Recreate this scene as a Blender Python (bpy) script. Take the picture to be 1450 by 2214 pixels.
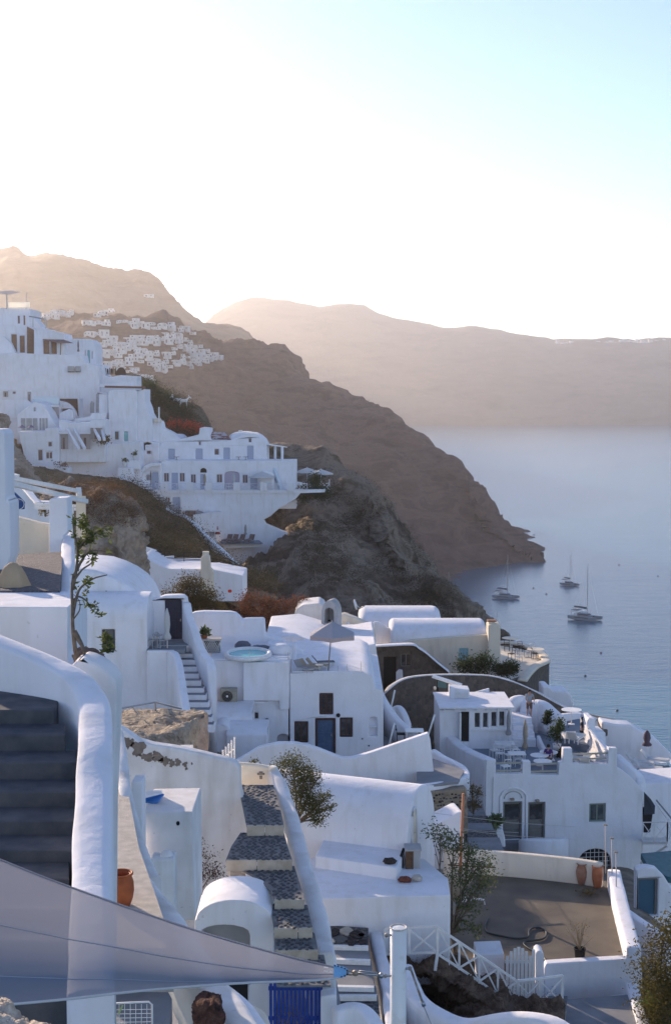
import bpy, bmesh, math, random
from mathutils import Vector, Matrix, noise
from mathutils.geometry import tessellate_polygon
from mathutils.bvhtree import BVHTree
R = math.radians
random.seed(7)
for o in list(bpy.data.objects):
    bpy.data.objects.remove(o)
S = bpy.context.scene
COL = S.collection
# ---------------------------------------------------------------- camera
F, CX, CY, CAMZ = 3000.0, 725.0, 1107.0, 100.0
TH = math.atan(257.0 / 3000.0)
cd = bpy.data.cameras.new('camera'); cam = bpy.data.objects.new('camera', cd); COL.objects.link(cam)
cam.location = (0, 0, CAMZ); cam.rotation_euler = (math.pi / 2 - TH, 0, 0)
cd.sensor_fit = 'VERTICAL'; cd.sensor_height = 36.0; cd.lens = 36.0 * F / 2214.0
cd.clip_start = 0.1; cd.clip_end = 60000
S.camera = cam
# ---------------------------------------------------------------- sky, sun, exposure
SUN_AZ, SUN_EL = R(-35), R(15.5)        # azimuth from the view direction (+Y), negative = left
W = bpy.data.worlds.new('World'); S.world = W; W.use_nodes = True
nt = W.node_tree; nt.nodes.clear()
sky = nt.nodes.new('ShaderNodeTexSky'); sky.sky_type = 'NISHITA'; sky.sun_disc = False
sky.sun_elevation = SUN_EL; sky.sun_rotation = SUN_AZ
sky.altitude = 100; sky.air_density = 0.8; sky.dust_density = 0.0; sky.ozone_density = 1.0
wb = nt.nodes.new('ShaderNodeMix'); wb.data_type = 'RGBA'; wb.blend_type = 'MULTIPLY'; wb.inputs[0].default_value = 1; wb.inputs[7].default_value = (.96, .95, 1.05, 1)   # camera white balance
bg = nt.nodes.new('ShaderNodeBackground'); bg.inputs['Strength'].default_value = 0.15
wo = nt.nodes.new('ShaderNodeOutputWorld')
nt.links.new(sky.outputs[0], wb.inputs[6]); nt.links.new(wb.outputs[2], bg.inputs[0]); nt.links.new(bg.outputs[0], wo.inputs[0])
sl = bpy.data.lights.new('sun', 'SUN'); sl.energy = 5.0; sl.angle = R(0.6); sl.color = (1.0, 0.79, 0.58)
sun = bpy.data.objects.new('sun', sl); COL.objects.link(sun)
sd = Vector((math.sin(SUN_AZ) * math.cos(SUN_EL), math.cos(SUN_AZ) * math.cos(SUN_EL), math.sin(SUN_EL)))
sun.location = sd * 50 + Vector((0, 0, 100))
sun.rotation_euler = (-sd).to_track_quat('-Z', 'Y').to_euler()
vs = S.view_settings
vs.view_transform = 'Standard'; vs.look = 'None'; vs.gamma = 1.0; vs.use_curve_mapping = False
vs.exposure = 0.72
S.cycles.use_denoising = True
S.cycles.max_bounces = 10; S.cycles.diffuse_bounces = 8; S.cycles.volume_bounces = 1
S.cycles.transparent_max_bounces = 12
S.cycles.sample_clamp_indirect = 8

# ---------------------------------------------------------------- pixel -> world helpers (target pixels 1450 x 2214)
CT, ST = math.cos(TH), math.sin(TH)
ORG = Vector((0, 0, CAMZ))
def ray(u, v):
    x = (u - CX) / F; y = -(v - CY) / F
    return Vector((x, CT + y * ST, -ST + y * CT))
def P(u, v, Y):
    d = ray(u, v); return ORG + d * (Y / d.y)
def PZ(u, v, z):
    d = ray(u, v); return ORG + d * ((z - CAMZ) / d.z)
class Plane:
    """vertical plane through the point at pixel column u and distance Y; yaw > 0 = right side recedes"""
    def __init__(s, u, Y, yaw=0):
        s.o = P(u, 1107, Y); s.o.z = 0
        a = R(yaw); s.t = Vector((math.cos(a), math.sin(a), 0)); s.n = Vector((-math.sin(a), math.cos(a), 0))
    def hit(s, u, v):
        d = ray(u, v); k = (s.o - ORG).dot(s.n) / d.dot(s.n); return ORG + d * k
    def sz(s, u, v):
        p = s.hit(u, v); return ((p - s.o).dot(s.t), p.z)
    def w(s, a, z, d=0.0):
        return Vector((s.o.x + s.t.x * a + s.n.x * d, s.o.y + s.t.y * a + s.n.y * d, z))

# ---------------------------------------------------------------- materials
MATS = {}
def mat(name, col, rough=0.9, col2=None, scale=2.0, bump=0.0, bscale=20.0, metal=0.0, mixf=None, detail=6, spec=0.3, trans=None, alpha=None, bdist=0.02):
    if name in MATS: return MATS[name]
    m = bpy.data.materials.new(name); m.use_nodes = True; n = m.node_tree.nodes; l = m.node_tree.links
    b = n['Principled BSDF']; b.inputs['Roughness'].default_value = rough; b.inputs['Metallic'].default_value = metal
    b.inputs['Specular IOR Level'].default_value = spec
    b.inputs['Base Color'].default_value = (*col, 1)
    tc = n.new('ShaderNodeTexCoord'); geo = n.new('ShaderNodeNewGeometry')
    if col2:
        t = n.new('ShaderNodeTexNoise'); t.inputs['Scale'].default_value = scale; t.inputs['Detail'].default_value = detail
        l.new(geo.outputs['Position'], t.inputs['Vector'])
        r = n.new('ShaderNodeValToRGB'); lo, hi = mixf or (0.35, 0.68)
        r.color_ramp.elements[0].position = lo; r.color_ramp.elements[1].position = hi
        r.color_ramp.elements[0].color = (*col, 1); r.color_ramp.elements[1].color = (*col2, 1)
        l.new(t.outputs[0], r.inputs[0]); l.new(r.outputs[0], b.inputs['Base Color'])
    if bump:
        t = n.new('ShaderNodeTexNoise'); t.inputs['Scale'].default_value = bscale; t.inputs['Detail'].default_value = 8
        l.new(geo.outputs['Position'], t.inputs['Vector'])
        bp = n.new('ShaderNodeBump'); bp.inputs['Strength'].default_value = bump; bp.inputs['Distance'].default_value = bdist
        l.new(t.outputs[0], bp.inputs['Height']); l.new(bp.outputs[0], b.inputs['Normal'])
    if trans:
        tr = n.new('ShaderNodeBsdfTranslucent'); tr.inputs[0].default_value = (*(trans[1] if len(trans) > 1 else col), 1)
        mx = n.new('ShaderNodeMixShader'); mx.inputs[0].default_value = trans[0]
        l.new(b.outputs[0], mx.inputs[1]); l.new(tr.outputs[0], mx.inputs[2])
        l.new(mx.outputs[0], n['Material Output'].inputs[0])
    MATS[name] = m
    return m
def plaster(name, a, b, dirt, scale=0.9):
    """lime-washed plaster: two whites, scattered grey-brown dirt, trowel bumps"""
    m = bpy.data.materials.new(name); m.use_nodes = True; n = m.node_tree.nodes; l = m.node_tree.links
    p = n['Principled BSDF']; p.inputs['Roughness'].default_value = 0.92; p.inputs['Specular IOR Level'].default_value = 0.15
    geo = n.new('ShaderNodeNewGeometry')
    def noi(s, d=6, v=None):
        t = n.new('ShaderNodeTexNoise'); t.inputs['Scale'].default_value = s; t.inputs['Detail'].default_value = d
        l.new(v or geo.outputs['Position'], t.inputs['Vector']); return t
    def ramp(t, lo, hi, c0, c1):
        r = n.new('ShaderNodeValToRGB'); r.color_ramp.elements[0].position = lo; r.color_ramp.elements[1].position = hi
        r.color_ramp.elements[0].color = (*c0, 1); r.color_ramp.elements[1].color = (*c1, 1); l.new(t.outputs[0], r.inputs[0]); return r
    base = ramp(noi(scale, 8), .35, .7, a, b)
    mp = n.new('ShaderNodeMapping'); mp.inputs['Scale'].default_value = (1, 1, .18); l.new(geo.outputs['Position'], mp.inputs['Vector'])
    st = ramp(noi(2.6, 9, mp.outputs[0]), .52, .80, (0, 0, 0), (.55, .55, .55))
    mx = n.new('ShaderNodeMix'); mx.data_type = 'RGBA'; l.new(st.outputs[0], mx.inputs[0])
    l.new(base.outputs[0], mx.inputs[6]); mx.inputs[7].default_value = (*dirt, 1)
    sp = ramp(noi(9, 8), .69, .74, (0, 0, 0), (.45, .45, .45))
    mx2 = n.new('ShaderNodeMix'); mx2.data_type = 'RGBA'; l.new(sp.outputs[0], mx2.inputs[0])
    l.new(mx.outputs[2], mx2.inputs[6]); mx2.inputs[7].default_value = (dirt[0] * .7, dirt[1] * .7, dirt[2] * .7, 1)
    l.new(mx2.outputs[2], p.inputs['Base Color'])
    b1 = n.new('ShaderNodeBump'); b1.inputs['Strength'].default_value = .45; b1.inputs['Distance'].default_value = .03; l.new(noi(5, 6).outputs[0], b1.inputs['Height'])
    b2 = n.new('ShaderNodeBump'); b2.inputs['Strength'].default_value = .35; b2.inputs['Distance'].default_value = .006; l.new(noi(60, 4).outputs[0], b2.inputs['Height'])
    l.new(b1.outputs[0], b2.inputs['Normal']); l.new(b2.outputs[0], p.inputs['Normal'])
    MATS[name] = m; return m
WHITE = plaster('white_plaster', (.82, .81, .85), (.76, .745, .765), (.60, .57, .53))
OLDW = plaster('old_white_plaster', (.78, .765, .77), (.66, .635, .62), (.42, .38, .33), 1.6)
CREAM = plaster('cream_plaster', (.74, .66, .54), (.68, .60, .49), (.5, .43, .35))
FARW = mat('far_white_plaster', (.76, .73, .71), .95, (.60, .56, .53), .4)
WPAINT = mat('white_paint', (.82, .80, .79), .5, (.72, .71, .69), 8)
GREYF = mat('grey_floor', (.20, .205, .22), .85, (.27, .27, .28), 1.5, .2)
DSTONE = None
def stone_mat(name, c1, c2, mortar, scale, rnd=.9, bump=.6):
    m = bpy.data.materials.new(name); m.use_nodes = True; n = m.node_tree.nodes; l = m.node_tree.links
    p = n['Principled BSDF']; p.inputs['Roughness'].default_value = .9
    geo = n.new('ShaderNodeNewGeometry')
    v = n.new('ShaderNodeTexVoronoi'); v.inputs['Scale'].default_value = scale; v.inputs['Randomness'].default_value = rnd
    v2 = n.new('ShaderNodeTexVoronoi'); v2.feature = 'DISTANCE_TO_EDGE'; v2.inputs['Scale'].default_value = scale; v2.inputs['Randomness'].default_value = rnd
    for q in (v, v2): l.new(geo.outputs['Position'], q.inputs['Vector'])
    sx = n.new('ShaderNodeSeparateColor'); l.new(v.outputs['Color'], sx.inputs[0])
    mx = n.new('ShaderNodeMix'); mx.data_type = 'RGBA'; l.new(sx.outputs[0], mx.inputs[0])
    mx.inputs[6].default_value = (*c1, 1); mx.inputs[7].default_value = (*c2, 1)
    r = n.new('ShaderNodeValToRGB'); r.color_ramp.elements[0].position = .02; r.color_ramp.elements[1].position = .12; l.new(v2.outputs[0], r.inputs[0])
    m2 = n.new('ShaderNodeMix'); m2.data_type = 'RGBA'; l.new(r.outputs[0], m2.inputs[0]); m2.inputs[6].default_value = (*mortar, 1); l.new(mx.outputs[2], m2.inputs[7])
    l.new(m2.outputs[2], p.inputs['Base Color'])
    bp = n.new('ShaderNodeBump'); bp.inputs['Strength'].default_value = bump; bp.inputs['Distance'].default_value = .04; l.new(r.outputs[0], bp.inputs['Height']); l.new(bp.outputs[0], p.inputs['Normal'])
    MATS[name] = m; return m
LAVA = stone_mat('dark_lava_stone', (.07, .055, .045), (.14, .105, .08), (.10, .085, .07), 3.2)
RUBBLE = stone_mat('brown_rubble', (.22, .17, .12), (.33, .27, .2), (.26, .22, .17), 3.5)
def rock_mat(name, cols, scale, bump=1.0, bd=.5, bs=None, zs=1.0):
    m = bpy.data.materials.new(name); m.use_nodes = True; n = m.node_tree.nodes; l = m.node_tree.links
    p = n['Principled BSDF']; p.inputs['Roughness'].default_value = .95; p.inputs['Specular IOR Level'].default_value = .1
    geo = n.new('ShaderNodeNewGeometry'); t = n.new('ShaderNodeTexNoise'); t.inputs['Scale'].default_value = scale; t.inputs['Detail'].default_value = 10; t.inputs['Roughness'].default_value = .68; t.inputs['Distortion'].default_value = .4
    mpz = n.new('ShaderNodeMapping'); mpz.inputs['Scale'].default_value = (1, 1, zs); l.new(geo.outputs['Position'], mpz.inputs['Vector']); l.new(mpz.outputs[0], t.inputs['Vector'])
    r = n.new('ShaderNodeValToRGB'); e = r.color_ramp.elements
    e[0].position = .32; e[0].color = (*cols[0], 1); e[1].position = .70; e[1].color = (*cols[-1], 1)
    for i, c in enumerate(cols[1:-1]):
        x = e.new(.32 + .38 * (i + 1) / (len(cols) - 1)); x.color = (*c, 1)
    l.new(t.outputs[0], r.inputs[0]); l.new(r.outputs[0], p.inputs['Base Color'])
    t2 = n.new('ShaderNodeTexNoise'); t2.inputs['Scale'].default_value = bs or scale * 3; t2.inputs['Detail'].default_value = 10; l.new(geo.outputs['Position'], t2.inputs['Vector'])
    bp = n.new('ShaderNodeBump'); bp.inputs['Strength'].default_value = bump; bp.inputs['Distance'].default_value = bd; l.new(t2.outputs[0], bp.inputs['Height']); l.new(bp.outputs[0], p.inputs['Normal'])
    MATS[name] = m; return m
GLASS = mat('dark_window_glass', (.025, .03, .035), .06, (.09, .09, .09), 1.6, spec=.8, mixf=(.5, .6))
def leafmat(name, a, b, tr=.35):
    return mat(name, a, .85, b, 6, 0, spec=.08, trans=(tr, (b[0] * 1.3, b[1] * 1.3, b[2])), mixf=(.35, .65))

# ---------------------------------------------------------------- objects
WP = {}
def link(o, parent=None, wloc=None):
    COL.objects.link(o)
    wloc = Vector(wloc if wloc is not None else (0, 0, 0))
    if parent: o.parent = parent; o.location = wloc - WP[parent.name]
    else: o.location = wloc
    WP[o.name] = wloc
    return o
def tag(o, label=None, cat=None, group=None, kind=None):
    for k, v in (('label', label), ('category', cat), ('group', group), ('kind', kind)):
        if v: o[k] = v
    return o
def thing(name, loc, label, cat, group=None):
    o = bpy.data.objects.new(name, None); o.empty_display_size = .3
    link(o, None, loc); return tag(o, label, cat, group)
def mesh(name, V, Fc, m, parent=None, smooth=False, bevel=0, seg=3, wn=False, rec=True, **props):
    V = [Vector(v) for v in V]
    xs = [v.x for v in V]; ys = [v.y for v in V]; zs = [v.z for v in V]
    c = Vector(((min(xs) + max(xs)) / 2, (min(ys) + max(ys)) / 2, min(zs)))
    me = bpy.data.meshes.new(name)
    me.from_pydata([tuple(v - c) for v in V], [], Fc); me.update()
    if rec:
        bm = bmesh.new(); bm.from_mesh(me); bmesh.ops.recalc_face_normals(bm, faces=bm.faces); bm.to_mesh(me); bm.free()
    if isinstance(m, (list, tuple)):
        for x in m: me.materials.append(x)
    else: me.materials.append(m)
    if smooth: me.polygons.foreach_set('use_smooth', [True] * len(me.polygons))
    o = bpy.data.objects.new(name, me); link(o, parent, c)
    if bevel:
        b = o.modifiers.new('bevel', 'BEVEL'); b.width = bevel; b.segments = seg; b.limit_method = 'ANGLE'; b.angle_limit = R(40); b.use_clamp_overlap = False
        me.polygons.foreach_set('use_smooth', [True] * len(me.polygons))
        b.harden_normals = False
        w = o.modifiers.new('wn', 'WEIGHTED_NORMAL'); w.keep_sharp = True
    tag(o, **{k: v for k, v in props.items() if k in ('label', 'cat', 'group', 'kind')})
    return o
class MB:
    def __init__(s): s.V = []; s.F = []
    def add(s, V, Fc):
        k = len(s.V); s.V += [Vector(v) for v in V]; s.F += [tuple(i + k for i in f) for f in Fc]; return s
    def hexa(s, b, t):          # 4 bottom, 4 top
        return s.add(list(b) + list(t), [(3, 2, 1, 0), (4, 5, 6, 7), (0, 1, 5, 4), (1, 2, 6, 5), (2, 3, 7, 6), (3, 0, 4, 7)])
    def box(s, c, sx, sy, sz, yaw=0):   # c = centre of bottom
        a = R(yaw); t = Vector((math.cos(a), math.sin(a), 0)) * sx / 2; n = Vector((-math.sin(a), math.cos(a), 0)) * sy / 2; c = Vector(c); h = Vector((0, 0, sz))
        b = [c - t - n, c + t - n, c + t + n, c - t + n]; return s.hexa(b, [p + h for p in b])
    def pbox(s, pl, s0, s1, z0, z1, d0, d1):
        b = [pl.w(s0, z0, d0), pl.w(s1, z0, d0), pl.w(s1, z0, d1), pl.w(s0, z0, d1)]
        t = [pl.w(s0, z1, d0), pl.w(s1, z1, d0), pl.w(s1, z1, d1), pl.w(s0, z1, d1)]; return s.hexa(b, t)
    def bar(s, p, q, w, h=None):
        p = Vector(p); q = Vector(q); h = h or w; d = (q - p).normalized()
        up = Vector((0, 0, 1)) if abs(d.z) < .95 else Vector((0, 1, 0))
        a = d.cross(up).normalized() * w / 2; b = a.cross(d).normalized() * h / 2
        return s.hexa([p - a - b, p + a - b, q + a - b, q - a - b], [p - a + b, p + a + b, q + a + b, q - a + b])
    def tube(s, pts, r, n=8, cap=True):
        pts = [Vector(p) for p in pts]; rs = r if isinstance(r, (list, tuple)) else [r] * len(pts); V = []; Fc = []
        for i, p in enumerate(pts):
            d = (pts[min(i + 1, len(pts) - 1)] - pts[max(i - 1, 0)]).normalized()
            up = Vector((0, 0, 1)) if abs(d.z) < .9 else Vector((0, 1, 0))
            a = d.cross(up).normalized(); b = a.cross(d).normalized()
            for k in range(n):
                t = 2 * math.pi * k / n; V.append(p + (a * math.cos(t) + b * math.sin(t)) * rs[i])
        for i in range(len(pts) - 1):
            for k in range(n):
                Fc.append((i * n + k, i * n + (k + 1) % n, (i + 1) * n + (k + 1) % n, (i + 1) * n + k))
        if cap: Fc += [tuple(range(n))[::-1], tuple(range((len(pts) - 1) * n, len(pts) * n))]
        return s.add(V, Fc)
    def lathe(s, c, prof, n=20, cap=True):
        c = Vector(c); V = []; Fc = []
        for r, z in prof:
            for k in range(n):
                t = 2 * math.pi * k / n; V.append(c + Vector((r * math.cos(t), r * math.sin(t), z)))
        for i in range(len(prof) - 1):
            for k in range(n): Fc.append((i * n + k, i * n + (k + 1) % n, (i + 1) * n + (k + 1) % n, (i + 1) * n + k))
        if cap: Fc += [tuple(range(n))[::-1], tuple(range((len(prof) - 1) * n, len(prof) * n))]
        return s.add(V, Fc)
    def prism(s, pts, off):
        off = Vector(off); pts = [Vector(p) for p in pts]; n = len(pts)
        tri = tessellate_polygon([pts]); V = pts + [p + off for p in pts]
        Fc = [tuple(t) for t in tri] + [tuple(i + n for i in t)[::-1] for t in tri]
        Fc += [(i, (i + 1) % n, (i + 1) % n + n, i + n) for i in range(n)]
        return s.add(V, Fc)
    def build(s, name, m, parent=None, **k): return mesh(name, s.V, s.F, m, parent, **k)

def cr(pts, n):
    """Catmull-Rom resample, n points in all"""
    pts = [Vector(p) for p in pts]
    if len(pts) == 1: return pts * n
    L = [0]
    for a, b in zip(pts, pts[1:]): L.append(L[-1] + max((b - a).length, 1e-6))
    out = []; j = 0
    for i in range(n):
        t = L[-1] * i / (n - 1)
        while j < len(pts) - 2 and t > L[j + 1]: j += 1
        f = min(max((t - L[j]) / (L[j + 1] - L[j]), 0), 1)
        p0 = pts[max(j - 1, 0)]; p1 = pts[j]; p2 = pts[j + 1]; p3 = pts[min(j + 2, len(pts) - 1)]
        out.append(0.5 * ((2 * p1) + (p2 - p0) * f + (2 * p0 - 5 * p1 + 4 * p2 - p3) * f * f + (3 * p1 - p0 - 3 * p2 + p3) * f ** 3))
    return out
def arc(u0, v0, u1, v1, h, n=10, pw=1.0):
    """pixel points of an arch from (u0,v0) to (u1,v1) rising h pixels"""
    o = []
    for i in range(n + 1):
        t = math.pi * i / n; k = (1 - math.cos(t)) / 2
        o.append((u0 + (u1 - u0) * k, v0 + (v1 - v0) * k - h * math.sin(t) ** pw))
    return o
def body(name, pl, outline, depth, m, parent=None, holes=(), recess=.2, d0=0.0, bevel=.05, **k):
    """solid with its front on the plane: outline in pixels (bottom may run past what is seen), holes cut as recesses"""
    out = [pl.sz(*p) for p in outline]; hs = []
    for h in holes:
        hs.append(hole_sz(pl, h))
    loops = [[Vector((a, b, 0)) for a, b in q] for q in [out] + hs]
    tri = tessellate_polygon(loops); flat = [p for q in loops for p in q]; N = len(flat); n0 = len(out)
    V = [pl.w(p.x, p.y, d0) for p in flat] + [pl.w(a, b, d0 + depth) for a, b in out]
    Fc = [tuple(t) for t in tri]
    Fc += [(i, (i + 1) % n0, N + (i + 1) % n0, N + i) for i in range(n0)]
    Fc += [tuple(N + i for i in t)[::-1] for t in tessellate_polygon([loops[0]])]
    st = n0
    for q in hs:
        kx = len(V); n = len(q); V += [pl.w(a, b, d0 + recess) for a, b in q]
        Fc += [(st + i, st + (i + 1) % n, kx + (i + 1) % n, kx + i) for i in range(n)]
        st += n
    return mesh(name, V, Fc, m, parent, bevel=bevel, **k)
def hole_sz(pl, h):
    if isinstance(h[0], str):
        u0, v0, u1, v1 = h[1:5]
        a0, z1 = pl.sz(u0, v0); a1, z0 = pl.sz(u1, v1); r = (a1 - a0) / 2; rise = min(r, (z1 - z0) * .9)
        if h[0] == 'round': rise *= .45
        pts = [(a0, z0), (a1, z0)]
        for i in range(9):
            t = math.pi * i / 8; pts.append(((a0 + a1) / 2 + r * math.cos(t), z1 - rise + rise * (math.sin(t) ** .75)))
        return pts
    u0, v0, u1, v1 = h[:4]
    a0, z1 = pl.sz(u0, v0); a1, z0 = pl.sz(u1, v1)
    return [(a0, z0), (a1, z0), (a1, z1), (a0, z1)]
def bbox_sz(pl, h):
    q = hole_sz(pl, h); return min(p[0] for p in q), max(p[0] for p in q), min(p[1] for p in q), max(p[1] for p in q)
def window(parent, pl, h, fm, depth=.12, cols=2, rows=1, fw=.05, gm=None, d0=0, name='window', label=None, trim=None):
    a0, a1, z0, z1 = bbox_sz(pl, h); g = .004
    mb = MB(); D0, D1 = d0 + depth, d0 + depth + .05
    mb.pbox(pl, a0 + g, a0 + fw, z0 + g, z1 - g, D0, D1); mb.pbox(pl, a1 - fw, a1 - g, z0 + g, z1 - g, D0, D1)
    mb.pbox(pl, a0 + fw, a1 - fw, z1 - fw, z1 - g, D0, D1); mb.pbox(pl, a0 + fw, a1 - fw, z0 + g, z0 + fw, D0, D1)
    for i in range(1, cols):
        x = a0 + (a1 - a0) * i / cols; mb.pbox(pl, x - fw * .4, x + fw * .4, z0 + fw, z1 - fw, D0 + .004, D1 - .004)
    for i in range(1, rows):
        z = z0 + (z1 - z0) * i / rows; mb.pbox(pl, a0 + fw, a1 - fw, z - fw * .3, z + fw * .3, D0 + .008, D1 - .008)
    w = mb.build(name, fm, parent, label=label)
    e = .06
    for i in range(cols):
        x0 = a0 + (a1 - a0) * i / cols - (e if i == 0 else -.003); x1 = a0 + (a1 - a0) * (i + 1) / cols + (e if i == cols - 1 else -.003)
        MB().pbox(pl, x0, x1, z0 - e, z1 + e, D1 - .02, D1 + .02).build('pane', gm or GLASS, w)
    return w
def door(parent, pl, h, m, depth=.14, panels=2, rows=3, d0=0, label=None, glass=None, handle=True):
    a0, a1, z0, z1 = bbox_sz(pl, h); mb = MB(); D0, D1 = d0 + depth, d0 + depth + .05; e = .06
    mb.pbox(pl, a0 - e, a1 + e, z0 - e, z1 + e, D0 + .02, D1)
    for i in range(panels):
        for j in range(rows):
            x0 = a0 + (a1 - a0) * i / panels + .05; x1 = a0 + (a1 - a0) * (i + 1) / panels - .05
            y0 = z0 + (z1 - z0) * j / rows + .05; y1 = z0 + (z1 - z0) * (j + 1) / rows - .05
            if glass is None or j < glass: mb.pbox(pl, x0, x1, y0, y1, D0, D0 + .03)
    d = mb.build('door', m, parent, label=label)
    if glass is not None:
        for i in range(panels):
            x0 = a0 + (a1 - a0) * i / panels + .06; x1 = a0 + (a1 - a0) * (i + 1) / panels - .06
            MB().pbox(pl, x0, x1, z0 + (z1 - z0) * glass / rows + .06, z1 - .08, D0, D0 + .025).build('pane', GLASS, d)
    if handle: MB().pbox(pl, a1 - .1, a1 - .06, z0 + .9, z0 + 1.02, D0 - .04, D0).build('handle', STEEL, d)
    return d
def slab(name, pts, z, th, m, parent=None, bevel=0, **k):
    q = [PZ(u, v, z) for u, v in pts]; return MB().prism(q, (0, 0, -th)).build(name, m, parent, bevel=bevel, **k)
def wall(name, path, th, h, m, parent=None, n=None, base=None, rnd=.5, jit=.0, **k):
    """parapet with a rounded top swept along path (u,v,Y) = centre of its top"""
    pts = [P(*p) if not isinstance(p, Vector) else p for p in path]; n = n or (len(pts) * 5)
    pts = cr(pts, n); ths = th if isinstance(th, (list, tuple)) else None; V = []; Fc = []; K = 7
    for i, p in enumerate(pts):
        a = pts[max(i - 1, 0)]; b = pts[min(i + 1, n - 1)]; d = Vector((b.x - a.x, b.y - a.y, 0))
        if d.length < 1e-6: d = Vector((1, 0, 0))
        d.normalize(); s = Vector((-d.y, d.x, 0)); f = i / (n - 1)
        w = (ths[0] + (ths[1] - ths[0]) * f if ths else th) / 2
        if jit: w *= 1 + jit * noise.noise(p * 1.7); p = p + Vector((0, 0, jit * .3 * noise.noise(p * 1.3 + Vector((9, 9, 9)))))
        zb = base if base is not None else p.z - h
        r = min(w, rnd * w * 2) if rnd else .001
        V.append(Vector((p.x, p.y, zb)) - s * w)
        for j in range(K):
            t = math.pi * j / (K - 1); x = -math.cos(t) * w; V.append(p + s * x + Vector((0, 0, -w * rnd * (1 - math.sin(t) ** .7))))
        V.append(Vector((p.x, p.y, zb)) + s * w)
    M = K + 2
    for i in range(n - 1):
        for j in range(M - 1): Fc.append((i * M + j, i * M + j + 1, (i + 1) * M + j + 1, (i + 1) * M + j))
        Fc.append((i * M + M - 1, i * M, (i + 1) * M, (i + 1) * M + M - 1))
    Fc += [tuple(range(M))[::-1], tuple(range((n - 1) * M, n * M))]
    o = mesh(name, V, Fc, m, parent, smooth=True, **k)
    return o
def rail(parent, path, h, m, post=2, xs=True, bw=.05, names=('post', 'rail', 'cross_bar'), low=.12):
    """white X railing: path = list of world points at the foot of each post"""
    for i, p in enumerate(path): MB().box(p, bw * 1.2, bw * 1.2, h).build('post', m, parent)
    for a, b in zip(path, path[1:]):
        a = Vector(a); b = Vector(b); U = Vector((0, 0, h)); Lw = Vector((0, 0, low))
        MB().bar(a + U, b + U, bw, bw).build('rail', m, parent); MB().bar(a + Lw, b + Lw, bw, bw).build('rail', m, parent)
        if xs:
            MB().bar(a + Lw, b + U - Vector((0, 0, bw)), bw * .7, bw * .7).build('cross_bar', m, parent)
            MB().bar(a + U - Vector((0, 0, bw)), b + Lw + Vector((0, .01, 0)), bw * .7, bw * .6).build('cross_bar', m, parent)
def dup(root, loc, rz=0, sc=1, label=None, group=None):
    def rec(o, par):
        c = o.copy(); COL.objects.link(c); c.parent = par
        for ch in o.children: rec(ch, c)
        return c
    r = rec(root, None); r.location = loc; r.rotation_euler = (0, 0, rz); r.scale = (sc, sc, sc) if not isinstance(sc, tuple) else sc
    if label: r['label'] = label
    if group: r['group'] = group
    return r
STEEL = mat('steel', (.35, .35, .36), .35, metal=.9)
BRONZE = mat('rust_steel', (.25, .16, .1), .6, (.4, .38, .36), 30, metal=.5)

def loft(name, rows, nu, nv, m, amp=0, fs=.1, kind='structure', edge=0, **k):
    rr = [cr([P(*p) if not isinstance(p, Vector) else p for p in r], nu) for r in rows]
    V = []
    cols = [cr([r[i] for r in rr], nv) for i in range(nu)]
    for j in range(nv):
        for i in range(nu): V.append(cols[i][j])
    def nrm(i, j):
        a = V[j * nu + min(i + 1, nu - 1)] - V[j * nu + max(i - 1, 0)]; b = V[min(j + 1, nv - 1) * nu + i] - V[max(j - 1, 0) * nu + i]
        c = a.cross(b)
        if c.length < 1e-9: return Vector((0, 0, 1))
        c.normalize(); return c if (c.z > 0 or abs(c.z) < .05 and c.y < 0) else -c
    if amp:
        W2 = []
        for j in range(nv):
            for i in range(nu):
                p = V[j * nu + i]; x = noise.fractal(p * fs, .72, 2.1, 7) ; y = noise.ridged_multi_fractal(p * fs * 1.3, 1.0, 2.1, 4, 1.0, 2.0)
                W2.append(p + nrm(i, j) * amp * (x * .8 + (y - 1.1) * .35))
        V = W2
    Fc = [(j * nu + i, j * nu + i + 1, (j + 1) * nu + i + 1, (j + 1) * nu + i) for j in range(nv - 1) for i in range(nu - 1)]
    bv = BVHTree.FromPolygons([tuple(v) for v in V], Fc)
    o = mesh(name, V, Fc, m, None, smooth=True, rec=False, kind=kind, **k)
    return o, bv
def hitb(bv, u, v):
    d = ray(u, v).normalized(); h = bv.ray_cast(ORG, d); return h[0], h[1]
def drop(bv, x, y):
    h = bv.ray_cast(Vector((x, y, 900)), Vector((0, 0, -1))); return h[0], h[1]

# ---------------------------------------------------------------- foliage
def leaves(pts_r, n, size, rng, flat=0.0):
    """n leaf quads scattered in blobs [(centre, radius vec)], clumped"""
    V = []; Fc = []; tot = sum(r.x * r.y * r.z for c, r in pts_r)
    for c, r in pts_r:
        m_ = max(6, int(n * r.x * r.y * r.z / tot)); cl = max(3, m_ // 14)
        cents = []
        for _ in range(cl):
            while True:
                q = Vector((rng.uniform(-1, 1), rng.uniform(-1, 1), rng.uniform(-1, 1)))
                if .25 < q.length < 1: break
            q = q * (.6 + .5 * rng.random()); cents.append(Vector((c.x + q.x * r.x, c.y + q.y * r.y, c.z + q.z * r.z)))
        for _ in range(m_):
            b = rng.choice(cents); s = max(r) * .22
            p = b + Vector((rng.gauss(0, s), rng.gauss(0, s), rng.gauss(0, s)))
            d = Vector((rng.gauss(0, 1), rng.gauss(0, 1), rng.gauss(0, .6) + .3)).normalized(); e = d.cross(Vector((rng.gauss(0, 1), rng.gauss(0, 1), rng.gauss(0, 1)))).normalized()
            L = size * rng.uniform(.6, 1.3); w = L * .42; k = len(V)
            V += [p, p + d * L * .5 + e * w * .5, p + d * L, p + d * L * .5 - e * w * .5]; Fc.append((k, k + 1, k + 2, k + 3))
    return V, Fc
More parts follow.
